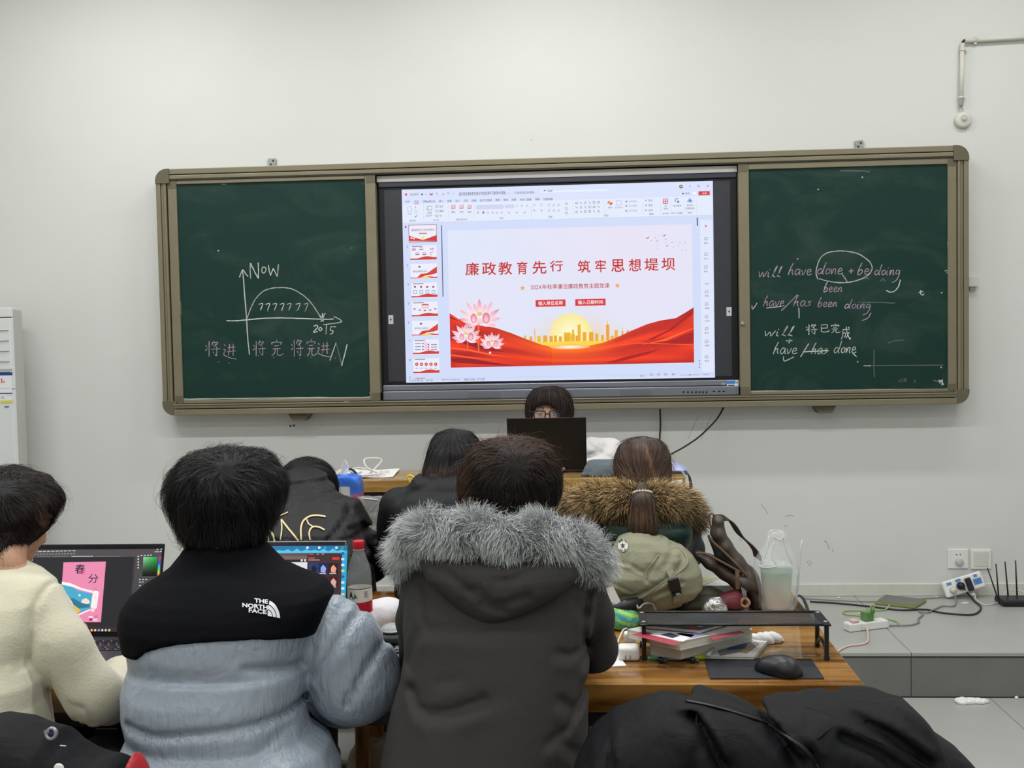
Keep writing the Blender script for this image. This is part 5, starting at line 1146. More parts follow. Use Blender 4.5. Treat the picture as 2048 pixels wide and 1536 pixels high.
# ---------------------------------------------------------------- D: black coat, dark bob
def person_D():
    Yc = -2.22
    pe = empty('person', (PY(890, 1100, Yc)[0], -2.25, 0), 'person in a plain black padded coat with dark chin-length hair, seated in the second row', 'person')
    hips = PY(890, 1250, -2.32); hips[2] = .56; neck = PY(896, 950, -2.18); hc = PY(905, 905, -2.10)
    J = joints(hc, neck, .18, hips, 0, PY(800, 1090, -2.1), PY(850, 1100, -1.62)*[1,1,0]+[0,0,.80], PY(1000, 1090, -2.1), PY(960, 1100, -1.62)*[1,1,0]+[0,0,.80], nape=PY(900, 935, -2.15))
    Rm = frame(0, .5); legs_clothes(pe, J, M_tr, M_shoe)
    tor = Loft([(940, 842, 958, -2.19, .075), (956, 828, 975, -2.2, .09), (975, 815, 990, -2.21, .10), (990, 802, 1000, -2.22, .12), (1010, 790, 1008, -2.23, .13), (1040, 786, 1012, -2.24, .14), (1090, 790, 1010, -2.26, .15), (1150, 792, 1012, -2.28, .16), (1220, 795, 1015, -2.3, .17), (1320, 800, 1010, -2.3, .15)])
    def jk(P):
        d = tor(P); 
        for s in ((798, 1015, 790, 1085, 830, 1105), (1000, 1015, 1005, 1085, 970, 1105)):
            d = smin(d, s_chain(P, [PY(s[0], s[1], -2.22), PY(s[2], s[3], -2.14), PY(s[4], s[5], -1.70)], (.062, .06, .045), .03), .02)
        d = d+groove(P, pxz([(838, 958), (860, 966), (880, 960), (960, 962)], -2.3), .012, .010)+groove(P, pxz([(800, 1000), (830, 985), (850, 975)], -2.3), .01, .006)+groove(P, pxz([(772, 1075), (790, 1085), (810, 1080)], -2.3), .01, .008)
        return d+folds(P, 44, 9, .007, 4)
    lo, hi = bounds([PY(765, 1260, -2.46), PY(1020, 935, -1.66)], .03); lo[2] = .5; lo[0] = PY(765, 1080, -2.2)[0]-.02; hi[0] = PY(1025, 1080, -2.2)[0]+.04
    M1 = jacket_mat('black_coat', (11, 12, 17), rough=.6, spec=.25, gs=(14, 14, 14)); solid('coat', jk, lo, hi, .009, M1, pe, attr=lambda V: np.full(len(V), .2))
    hr = Loft([(858, 885, 925, -2.08, .05), (866, 872, 945, -2.09, .08), (880, 864, 956, -2.1, .10), (900, 857, 962, -2.12, .11), (922, 852, 962, -2.14, .105), (942, 846, 960, -2.17, .095), (958, 845, 955, -2.19, .08)], p=2.1)
    lo, hi = bounds([PY(838, 962, -2.28), PY(966, 855, -1.98)], .03)
    def cf(path, tt, u):
        a = np.array(lin((8, 8, 11))); b = np.array(lin((42, 42, 48))); br = np.array(lin((96, 66, 38))); z = path[:, :, 2:3]; zz = PY(845, 928, -2.2)[2]; k = np.clip((zz-z)/.03, 0, 1)*.8*(.3+.7*u[:, None, None])
        base = a*(1-u[:, None, None])+b*u[:, None, None]; return base*(1-k)+br*k
    make_hair(pe, hr, lo, hi, PY(912, 868, -2.12), n=8000, L=.11, seed=12, jit=.12, colfn=cf, width=.0013, off=(-.001, .004))
    body(pe, J, head_fn(hc, Rm, .92), cloth=jk, hair=hr, Rm=Rm, neck_r=.045)
person_D()

# ---------------------------------------------------------------- C: black puffer with gold script, head down on the desk
def person_C():
    pe = empty('person', (PY(620, 1100, -2.2)[0], -2.2, 0), 'person slumped forward in a black puffer jacket with gold lettering on the back', 'person')
    hips = PY(640, 1230, -2.35); hips[2] = .56; neck = PY(612, 975, -1.98); hc = PY(612, 968, -1.80)
    J = joints(hc, neck, .18, hips, 0, PY(520, 1095, -1.95), PY(580, 1100, -1.6)*[1,1,0]+[0,0,.80], PY(730, 1110, -1.95), PY(670, 1100, -1.6)*[1,1,0]+[0,0,.80], nape=PY(612, 972, -1.9))
    Rm = frame(0, .9); legs_clothes(pe, J, M_tr, M_shoe)
    tor = Loft([(938, 572, 632, -1.96, .07), (950, 556, 650, -1.98, .09), (968, 545, 662, -2.0, .10), (985, 530, 676, -2.03, .11), (1010, 515, 700, -2.07, .13), (1040, 508, 716, -2.12, .15), (1075, 506, 728, -2.17, .16), (1110, 508, 738, -2.22, .17), (1150, 512, 745, -2.26, .17), (1220, 520, 750, -2.3, .17), (1320, 535, 745, -2.32, .15)])
    sm = [pxz([(500, 1018), (560, 1010), (620, 1008), (690, 1014)], -2.3), pxz([(500, 1090), (600, 1088), (700, 1092), (760, 1100)], -2.35), pxz([(540, 985), (600, 976), (655, 981)], -2.2), pxz([(500, 1150), (650, 1150), (745, 1152)], -2.4)]
    arm = [pxz([(680, 1000), (688, 1040), (664, 1080), (660, 1110)], -2.2), pxz([(700, 1045), (722, 1050), (745, 1085)], -2.1), pxz([(690, 1085), (720, 1095), (765, 1115)], -2.1)]
    def jk(P):
        d = smin(tor(P), s_chain(P, [PY(692, 1020, -2.06), PY(722, 1090, -2.02), PY(738, 1125, -1.95), PY(690, 1115, -1.68)], (.055, .065, .062, .05), .03), .02)
        d = smin(d, s_chain(P, [PY(525, 1020, -2.06), PY(515, 1095, -1.98), PY(560, 1110, -1.68)], (.055, .06, .05), .03), .02)
        for pl in sm: d = d+groove(P, pl, .010, .011)
        for pl in arm: d = d+groove(P, pl, .010, .010)
        return d+folds(P, 52, 11, .005, 4)
    lo, hi = bounds([PY(495, 1260, -2.5), PY(772, 935, -1.63)], .03); lo[2] = .5; lo[0] = PY(480, 1090, -2)[0]; hi[0] = PY(790, 1100, -1.95)[0]
    M1 = jacket_mat('black_puffer', (8, 9, 14), rough=.55, spec=.3, gs=(40, 40, 12)); 
    def att(V):
        g = np.zeros(len(V))
        for pl in sm+arm: g = np.maximum(g, np.exp(-(seg_dist(V[:, 0], V[:, 2], pl)/.03)**2))
        return .15+.85*g
    solid('puffer_jacket', jk, lo, hi, .008, M1, pe, attr=att)
    # gold script
    Zz = lambda p: (300+p[0]/3.938, 880+p[1]/3.938)
    M_gold = mat('gold_print', (205, 188, 140), rough=.45, metal=.15)
    pcs = []
    for pts, w in (([(940, 622), (1000, 608), (1050, 590), (1088, 572)], 8), ([(880, 700), (920, 698), (955, 725), (975, 760), (985, 800)], 13), ([(905, 770), (935, 765), (940, 795)], 9), ([(1030, 790), (1040, 700), (1035, 630)], 10), ([(1035, 630), (1090, 700), (1150, 770), (1170, 795)], 13), ([(1192, 790), (1190, 700), (1210, 640), (1260, 605), (1320, 598), (1382, 608)], 13), ([(1235, 630), (1250, 665), (1290, 690)], 10), ([(1375, 712), (1330, 690), (1280, 690), (1255, 730), (1262, 790)], 12)):
        P = np.array(smooth_path([np.array(Zz(p)) for p in pts], 6)); T = np.gradient(P, axis=0); T /= np.linalg.norm(T, axis=1)[:, None]; Nn = np.stack([-T[:, 1], T[:, 0]], 1)*w/3.938/2
        n = len(P); A = [tuple(x) for x in P+Nn]+[tuple(x) for x in P-Nn]; pcs.append((A, [(i, i+1, n+i+1, n+i) for i in range(n-1)]))
    decal('gold_lettering', jk, pcs, M_gold, pe, -2.7, -1.7, .003)
    hr = lambda P: smin(s_ell(P, PY(612, 962, -1.80), (.095, .105, .085)), s_ell(P, PY(632, 975, -1.84), (.075, .08, .085)), .03)
    lo, hi = bounds([PY(612, 962, -1.8)], .14)
    make_hair(pe, hr, lo, hi, PY(608, 940, -1.88), n=5000, L=.10, c0=(10, 9, 11), c1=(46, 40, 38), seed=14, jit=.12, extra=lambda P, N, t: np.array([.5, .1, -.2]))
    body(pe, J, head_fn(hc, Rm, .9), cloth=jk, hair=hr, Rm=Rm, neck_r=.045)
person_C()

# ---------------------------------------------------------------- F: brown ponytail, tan fur hood
def person_F():
    pe = empty('person', (PY(1288, 1150, -2.3)[0], -2.3, 0), 'person with a long brown ponytail and tan fur hood on a dark green coat', 'person')
    hips = PY(1285, 1250, -2.35); hips[2] = .56; neck = PY(1285, 1000, -2.26); hc = PY(1285, 932, -2.2)
    J = joints(hc, neck, .17, hips, 0, PY(1200, 1110, -2.15), PY(1250, 1100, -1.65)*[1,1,0]+[0,0,.80], PY(1370, 1110, -2.15), PY(1320, 1100, -1.65)*[1,1,0]+[0,0,.80], nape=PY(1285, 970, -2.24))
    Rm = frame(0, .25); legs_clothes(pe, J, M_tr, M_shoe)
    tor = Loft([(1000, 1240, 1335, -2.27, .08), (1025, 1205, 1370, -2.28, .11), (1050, 1192, 1380, -2.29, .13), (1090, 1186, 1380, -2.3, .14), (1140, 1186, 1378, -2.31, .15), (1220, 1180, 1385, -2.32, .16), (1320, 1190, 1380, -2.32, .14)])
    def jk(P):
        d = tor(P)
        for s in ((1200, 1055, 1192, 1105, 1225, 1110), (1365, 1055, 1372, 1100, 1340, 1110)): d = smin(d, s_chain(P, [PY(s[0], s[1], -2.27), PY(s[2], s[3], -2.16), PY(s[4], s[5], -1.72)], (.05, .052, .045), .03), .02)
        return d+folds(P, 61, 10, .005, 4)
    lo, hi = bounds([PY(1165, 1260, -2.5), PY(1405, 1000, -1.66)], .03); lo[2] = .5
    leaf = [((1222, 1102), 11, 30, .5), ((1212, 1112), 9, 26, -.6), ((1230, 1118), 8, 24, 1.2), ((1222, 1088), 7, 22, .1), ((1238, 1095), 8, 20, -1.0)]
    def colr(V):
        c = np.tile(np.array(lin((18, 22, 36))), (len(V), 1)); X, Z = V[:, 0], V[:, 2]
        def blob(px, py, rx, ry, a, col):
            p = PY(px, py, -2.42); s = SC(-2.42); dx = (X-p[0])*s; dz = (Z-p[2])*s; u = dx*math.cos(a)+dz*math.sin(a); v = -dx*math.sin(a)+dz*math.cos(a); m = (u/rx)**2+(v/ry)**2 < 1; c[m] = lin(col)
        blob(1196, 1066, 12, 16, .2, (130, 74, 48)); blob(1203, 1078, 8, 8, .2, (150, 90, 60)); blob(1205, 1058, 3, 5, .2, (190, 170, 150)); blob(1372, 1103, 8, 6, 0, (190, 110, 70))
        for (q, a, b, an) in leaf: blob(q[0], q[1], a*.45, b*.5, an, (150, 150, 60))
        blob(1290, 1130, 8, 14, .6, (150, 150, 60)); blob(1330, 1150, 10, 10, 0, (140, 80, 60)); blob(1250, 1150, 12, 10, 0, (60, 100, 80))
        return c
    V = solid('printed_coat', jk, lo, hi, .0075, vmat('printed_cloth', rough=.6), pe, colors=colr); V['label'] = 'dark navy coat with leaf print'
    hd = Loft([(1005, 1215, 1360, -2.37, .06), (1025, 1195, 1378, -2.39, .075), (1045, 1188, 1384, -2.41, .08), (1065, 1192, 1385, -2.42, .078), (1082, 1206, 1383, -2.42, .07), (1094, 1232, 1380, -2.42, .055), (1102, 1262, 1372, -2.41, .035)], p=2.3)
    hood = lambda P: hd(P)+folds(P, 66, 13, .004, 4)+groove(P, pxz([(1290, 1060), (1345, 1058), (1384, 1062)], -2.5), .006, .004)
    lo, hi = bounds([PY(1180, 1106, -2.52), PY(1392, 1000, -2.3)], .02)
    h = solid('hood', hood, lo, hi, .0065, jacket_mat('green_hood', (14, 50, 42), rough=.45, spec=.45, gs=(20, 20, 20)), pe, attr=lambda V: np.full(len(V), .3)); h['label'] = 'dark green hood lying on the back'
    pts = [PY(1140, 1030, -2.30), PY(1160, 1018, -2.36), PY(1195, 1008, -2.42), PY(1240, 1003, -2.45), PY(1282, 1008, -2.45), PY(1325, 1006, -2.44), PY(1360, 1014, -2.40), PY(1380, 1030, -2.34), PY(1390, 1042, -2.30)]
    fur = lambda P: s_chain(P, pts, (.03, .042, .044, .038, .034, .040, .040, .03, .02), .03)
    lo, hi = bounds(pts, .07); fo = solid('fur_trim', fur, lo, hi, .009, mat('fur_base_tan', (92, 72, 50), rough=.9), pe, it=1); fo['label'] = 'thick tan fur trim'
    roots = sample_surface(fur, lo, hi, 14000, .009, 25)
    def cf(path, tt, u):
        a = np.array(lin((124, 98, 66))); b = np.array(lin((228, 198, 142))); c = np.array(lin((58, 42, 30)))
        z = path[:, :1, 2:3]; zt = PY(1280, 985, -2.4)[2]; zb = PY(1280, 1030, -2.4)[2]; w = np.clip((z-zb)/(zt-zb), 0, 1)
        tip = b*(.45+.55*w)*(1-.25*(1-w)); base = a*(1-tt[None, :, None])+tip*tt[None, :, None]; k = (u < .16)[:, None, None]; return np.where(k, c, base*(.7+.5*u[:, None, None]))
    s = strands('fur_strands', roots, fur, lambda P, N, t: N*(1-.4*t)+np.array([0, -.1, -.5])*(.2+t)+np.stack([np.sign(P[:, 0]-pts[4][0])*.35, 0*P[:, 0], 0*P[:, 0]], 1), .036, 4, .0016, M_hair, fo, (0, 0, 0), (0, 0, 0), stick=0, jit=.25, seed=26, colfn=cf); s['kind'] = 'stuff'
    hr = Loft([(873, 1270, 1300, -2.2, .04), (879, 1252, 1320, -2.2, .07), (892, 1238, 1332, -2.21, .09), (912, 1230, 1340, -2.22, .105), (935, 1227, 1342, -2.23, .11), (955, 1232, 1341, -2.25, .105), (972, 1242, 1338, -2.27, .09), (985, 1258, 1325, -2.3, .07), (994, 1270, 1305, -2.33, .045)], p=2.05)
    tie = PY(1284, 984, -2.475)
    tail = [PY(1284, 978, -2.46), PY(1285, 1010, -2.535), PY(1286, 1050, -2.54), PY(1288, 1096, -2.51)]
    tl = lambda P: s_chain(P*np.array([1, 1.5, 1]), [q*np.array([1, 1.5, 1]) for q in tail], (.021, .033, .040, .036), .01)
    lo, hi = bounds([PY(1222, 998, -2.4), PY(1346, 870, -2.08)], .03)
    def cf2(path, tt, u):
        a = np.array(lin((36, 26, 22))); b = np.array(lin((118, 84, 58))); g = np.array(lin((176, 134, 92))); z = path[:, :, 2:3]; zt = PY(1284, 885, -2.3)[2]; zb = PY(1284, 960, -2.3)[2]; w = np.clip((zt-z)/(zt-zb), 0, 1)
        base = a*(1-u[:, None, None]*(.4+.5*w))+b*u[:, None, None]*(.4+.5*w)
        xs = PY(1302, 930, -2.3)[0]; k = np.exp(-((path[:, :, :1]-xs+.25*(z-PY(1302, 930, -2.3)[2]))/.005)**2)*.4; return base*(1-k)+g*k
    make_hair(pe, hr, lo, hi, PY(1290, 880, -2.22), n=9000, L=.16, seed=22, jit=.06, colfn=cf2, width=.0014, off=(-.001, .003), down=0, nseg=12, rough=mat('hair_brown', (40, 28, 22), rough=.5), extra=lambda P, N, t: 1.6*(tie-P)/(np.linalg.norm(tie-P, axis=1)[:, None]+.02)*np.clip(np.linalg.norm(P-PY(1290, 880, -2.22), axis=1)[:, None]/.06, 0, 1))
    lo2, hi2 = bounds(tail, .06); tb = solid('ponytail', tl, lo2, hi2, .007, mat('hair_tail', (46, 35, 28), rough=.5), pe, it=1)
    rt = sample_surface(tl, lo2, hi2, 5000, .008, 27)
    def cf3(path, tt, u): a = np.array(lin((48, 36, 30))); b = np.array(lin((124, 96, 74))); return (a*(1-u[:, None])+b*u[:, None])[:, None, :]*np.ones((1, len(tt), 1))
    st = strands('hair_strands', rt, tl, lambda P, N, t: np.tile(np.array([0, -.05, -1.]), (len(P), 1)), .09, 6, .0014, M_hair, tb, (0, 0, 0), (0, 0, 0), off=(-.001, .003), jit=.05, seed=28, colfn=cf3); st['kind'] = 'stuff'
    bd = []
    for k in range(11):
        a = math.pi*(k/10); q = tie+np.array([-.026*math.cos(a), -.012-.03*math.sin(a), -.004+.012*math.sin(a)]); bd.append(q)
    ht = tube('hair_tie', bd, .004, M_black, pe, seg=6)
    for q in bd[1:-1]:
        lathe('pearl', [(.0001, -.0042), (.003, -.003), (.0042, 0), (.003, .003), (.0001, .0042)], mat('pearl', (214, 206, 176), rough=.25) if 'pearl' not in bpy.data.materials else bpy.data.materials['pearl'], ht, q+np.array([0, -.004, .002]), 8)
    body(pe, J, head_fn(hc, Rm, .92), cloth=lambda P: np.minimum(jk(P), hood(P)), hair=hr, Rm=Rm, neck_r=.045)
person_F()

# ---------------------------------------------------------------- G: speaker with glasses behind the black laptop
def person_G():
    Yh = -.50
    pe = empty('person', (PY(1090, 900, -.4)[0], -.40, ZP), 'speaker with dark fringe and black-rimmed glasses in a white knit sweater behind a black laptop', 'person')
    hips = PY(1092, 900, -.30); hips[2] = .66; neck = PY(1092, 880, -.42); hc = PY(1090, 823, -.50)
    J = joints(hc, neck, .17, hips, math.pi, PY(1215, 925, -.42), PY(1150, 945, -.60), PY(985, 925, -.42), PY(1040, 945, -.60), foot_z=ZP, nape=PY(1091, 860, -.455), leg=.36, knee_z=.66)
    for s in 'LR': J['wr'+s][2] = .935
    Rm = frame(math.pi+.14, .12); hf = head_fn(hc, Rm, 1.0); legs_clothes(pe, J, M_tr, M_shoe)
    tor = Loft([(868, 1060, 1125, -.42, .06), (880, 1030, 1160, -.41, .08), (890, 990, 1188, -.40, .095), (905, 975, 1205, -.39, .10), (925, 985, 1200, -.37, .105), (960, 1000, 1190, -.34, .11), (1010, 1005, 1185, -.31, .11), (1060, 1010, 1180, -.3, .10)])
    def jk(P):
        d = tor(P); 
        for pts in ([PY(1185, 898, -.40), PY(1222, 902, -.42), PY(1222, 920, -.50), PY(1165, 935, -.60)], [PY(1000, 900, -.40), PY(968, 908, -.42), PY(975, 925, -.50), PY(1025, 938, -.58)]): d = smin(d, s_chain(P, pts, (.055, .05, .048, .038), .03), .02)
        d = d+groove(P, pxz([(1178, 912), (1200, 905), (1225, 915)], -.5), .012, .010)+groove(P, pxz([(1180, 930), (1210, 920), (1235, 928)], -.5), .010, .008)+groove(P, pxz([(1175, 890), (1192, 900), (1205, 893)], -.5), .010, .006)
        return d+folds(P, 71, 12, .006, 4)
    lo, hi = bounds([PY(945, 1010, -.2), PY(1262, 862, -.66)], .03); lo[1], hi[1] = -.68, -.17; lo[2] = .6
    solid('sweater', jk, lo, hi, .0085, mat('white_knit', (212, 210, 208), rough=.9, bump=.3, bscale=120, sheen=.3), pe, it=2)['label'] = 'white knit sweater'
    hr0 = Loft([(772, 1080, 1118, -.50, .05), (778, 1066, 1130, -.50, .08), (790, 1057, 1140, -.50, .10), (805, 1052, 1145, -.495, .112), (820, 1051, 1147, -.49, .112), (833, 1052, 1146, -.485, .105), (846, 1058, 1140, -.48, .09)], p=2.2)
    # opening for the face below the fringe
    fc = PY(1088, 828, -.62)
    hfn = lambda P: smax(hr0(P), -s_ell(P, fc+np.array([.0, -.01, -.018]), (.076, .10, .066)), .008)
    lo, hi = bounds([PY(1045, 852, -.38), PY(1152, 768, -.62)], .02); lo[1], hi[1] = -.64, -.35
    def cf(path, tt, u): a = np.array(lin((22, 17, 17))); b = np.array(lin((74, 58, 50))); return (a*(1-u[:, None])+b*u[:, None])[:, None, :]*np.ones((1, len(tt), 1))
    make_hair(pe, hfn, lo, hi, PY(1097, 778, -.50), n=7000, L=.11, seed=33, jit=.08, colfn=cf, width=.0014, off=(-.001, .004), down=.9, swirl=0, h=.0065)
    body(pe, J, hf, cloth=jk, hair=hr0, Rm=Rm, neck_r=.05)
    # glasses in the head's own frame
    G = lambda x, y, z: np.asarray(hc)+Rm @ np.array([x, y, z])
    gl = []
    M_fr = mat('glasses_frame', (20, 20, 24), rough=.3)
    for sx in (-1, 1):
        loop = [G(sx*.012, .112, .020), G(sx*.034, .110, .023), G(sx*.058, .100, .021), G(sx*.060, .098, .0), G(sx*.053, .102, -.017), G(sx*.034, .110, -.020), G(sx*.016, .113, -.016), G(sx*.011, .113, .0)]
        gl.append(tube_vf(smooth_path(loop, 3, True), .0030, 6, True)); gl.append(tube_vf([G(sx*.060, .098, .017), G(sx*.078, .06, .014), G(sx*.084, -.01, .004)], .0026, 6))
    gl.append(tube_vf([G(-.013, .113, .008), G(0, .115, .012), G(.013, .113, .008)], .0026, 6)); g = join('glasses', gl, M_fr, pe, True)
    M_le = glass('lens', (230, 236, 240), alpha=.05)
    for sx in (-1, 1):
        V = [G(sx*.013, .112, .018), G(sx*.034, .110, .021), G(sx*.057, .100, .019), G(sx*.058, .099, 0), G(sx*.052, .102, -.015), G(sx*.034, .109, -.018), G(sx*.017, .112, -.014), G(sx*.012, .113, 0)]; V2 = [v+Rm @ np.array([0, -.0012, 0]) for v in V]; n = 8
        raw('lens', V+V2, [tuple(range(n)), tuple(range(2*n-1, n-1, -1))]+[(i, n+i, n+(i+1) % n, (i+1) % n) for i in range(n)], M_le, g)
    M_eye = mat('eye_white', (214, 208, 204), rough=.3); M_iris = mat('iris_dark', (34, 24, 20), rough=.2)
    for sx in (-1, 1):
        e = lathe('eye', [(.0001, -.006), (.006, -.0045), (.0098, -.001), (.0098, .001), (.006, .0045), (.0001, .006)], M_eye, pe, G(sx*.031, .086, .003), 14)
        lathe('iris', [(.0046, -.0005), (.004, .0008), (.0001, .001)], M_iris, e, G(sx*.0312, .0950, .001), 12, axis=Rm @ np.array([[1, 0, 0], [0, 0, 1], [0, -1, 0]]))
        b = [G(sx*.014, .099, .034), G(sx*.032, .096, .038), G(sx*.050, .084, .034)]; tube('eyebrow', b, .0028, M_fr, pe, seg=6)
        b = [G(sx*.020, .098, .0095), G(sx*.031, .100, .0115), G(sx*.043, .092, .0085)]; tube('eyelid', b, .0026, M_fr, pe, seg=6)
    lp = [G(-.02, .101, -.060), G(0, .104, -.058), G(.02, .101, -.060)]; tube('mouth', lp, [.002, .0042, .002], mat('lips', (172, 104, 96), rough=.5), pe, seg=8)
person_G()
# ================================================================= TABLES AND SEATS
M_wood = wood('varnished_pine', (168, 124, 66), (128, 86, 38), (62, 38, 17), 1.0, .12)
M_wood2 = wood('varnished_pine_far', (176, 144, 88), (150, 116, 62), (104, 74, 36), 1.3, .2)
M_woodleg = wood('stool_wood', (186, 136, 74), (150, 98, 44), (96, 58, 26), 1.4, .3, axis='z')
def table(x0, x1, y0, y1, zt, th, label, m, nplank, z0=0.0, legs=None, panel=False, frame=.04):
    t = empty('wooden_table', ((x0+x1)/2, (y0+y1)/2, z0), label, 'table')
    w = (y1-y0)/nplank
    for i in range(nplank):
        box('plank', (x0, y0+w*i+.0004, zt-th), (x1, y0+w*(i+1)-.0004, zt), m, t, bev=.0016, seg=2)
    a = .03
    for nm, lo, hi in (('frame_beam', (x0+a, y0+.02, zt-th-frame), (x1-a, y0+.06, zt-th)), ('frame_beam', (x0+a, y1-.06, zt-th-frame), (x1-a, y1-.02, zt-th))):
        box(nm, lo, hi, M_blackm, t, bev=.003)
    lx = legs or (x0+a, x1-a-.055)
    for X in lx:
        box('frame_beam', (X, y0+.06, zt-th-frame), (X+.055, y1-.06, zt-th), M_blackm, t, bev=.003)
        for Yy in (y0+.02, y1-.075): box('leg', (X, Yy, z0), (X+.055, Yy+.055, zt-th-frame+.0), M_blackm, t, bev=.004)
    if panel: box('front_panel', (x0+.05, y0+.08, zt-th-.30), (x1-.05, y0+.095, zt-th-frame), M_black, t)
    return t
ZT1 = .75
table(1.118, 2.762, -3.205, -2.285, ZT1, .064, 'long varnished wooden table with the monitor stand, books and mouse pad', M_wood, 8, legs=(1.20, 2.60))
table(-.70, 1.112, -3.225, -2.285, ZT1, .064, 'varnished wooden table under the laptop with the pink poster', M_wood, 8, legs=(-.62, PY(193, 1490, -3.2)[0]))
table(.74, 2.49, -1.70, -1.10, ZT1, .042, 'wooden table of the second row with clear zip bags on it', M_wood2, 5)
ZS = .917
table(1.00, 2.565, -.93, -.56, ZS, .05, 'narrow wooden table on the platform with the black laptop of the speaker', M_wood2, 3, z0=ZP, panel=True)
def stool(x, y, z0, seat, label):
    t = empty('wooden_stool', (x, y, z0), label, 'stool')
    box('seat', (x-.18, y-.14, seat-.03), (x+.18, y+.14, seat), M_woodleg, t, bev=.006)
    for sx in (-1, 1):
        for sy in (-1, 1): box('leg', (x+sx*.145-.02, y+sy*.105-.02, z0), (x+sx*.145+.02, y+sy*.105+.02, seat-.03), M_woodleg, t, bev=.003)
    for sy in (-1, 1): box('stretcher', (x-.13, y+sy*.105-.01, z0+.16), (x+.13, y+sy*.105+.01, z0+.19), M_woodleg, t, bev=.002)
for (px, py, Y, z0, st, lb) in ((455, 1600, -3.52, 0, .43, 'under the person in the silver jacket'), (975, 1620, -3.5, 0, .43, 'under the person in the charcoal parka'), (-40, 1560, -3.45, 0, .43, 'under the person in the cream sweater'),
        (890, 1250, -2.34, 0, .43, 'under the person in the plain black coat'), (640, 1230, -2.36, 0, .43, 'under the slumped person in the black puffer'), (1285, 1250, -2.35, 0, .43, 'under the person with the ponytail'), (1092, 900, -.30, ZP, ZP+.35, 'under the speaker')):
    p = PY(px, py, Y); stool(p[0], Y, z0, st, 'plain wooden stool '+lb)

# ================================================================= SMALL SOFT AND HARD THINGS
def obj_solid(name, label, cat, fn, lo, hi, h, m, group=None, **k):
    o = solid(name, fn, lo, hi, h, m, None, up=.02, **k); tag(o, label, cat, group); return o
def paper(name, corners, z, label, cat, m, th=.0012, curl=None, parent=None):
    """a sheet lying on a plane: corners in world xy"""
    n = 8; V = []; c = np.array(corners, float)
    for k in (0, 1):
        for j in range(n+1):
            for i in range(n+1):
                u, v = i/n, j/n; p = c[0]*(1-u)*(1-v)+c[1]*u*(1-v)+c[2]*u*v+c[3]*(1-u)*v
                zz = z+(curl(u, v) if curl else 0)+(th if k else 0); V.append((p[0], p[1], zz))
    N = (n+1)**2; Fc = []
    for j in range(n):
        for i in range(n):
            a = j*(n+1)+i; Fc.append((a, a+n+1, a+n+2, a+1)); Fc.append((N+a, N+a+1, N+a+n+2, N+a+n+1))
    for i in range(n):
        for (a, b) in ((i, i+1), (n*(n+1)+i+1, n*(n+1)+i), ((i+1)*(n+1), i*(n+1)), (i*(n+1)+n, (i+1)*(n+1)+n)): Fc.append((a, b, N+b, N+a))
    o = raw(name, V, Fc, m, parent, smooth=False)
    if parent is None: tag(o, label, cat)
    return o
XY = lambda px, py, z=ZT1: PZ(px, py, z)[:2]
M_paper = mat('paper_white', (222, 222, 220), rough=.8)
M_printc = vmat('colour_print', rough=.45)
M_cablew = mat('cable_white', (206, 206, 202), rough=.5); M_cableb = mat('cable_black', (26, 26, 28), rough=.45)
M_cableg = mat('cable_green', (150, 178, 108), rough=.5); M_cablep = mat('cable_pink', (216, 186, 178), rough=.5); M_cablegy = mat('cable_grey', (130, 134, 134), rough=.5)

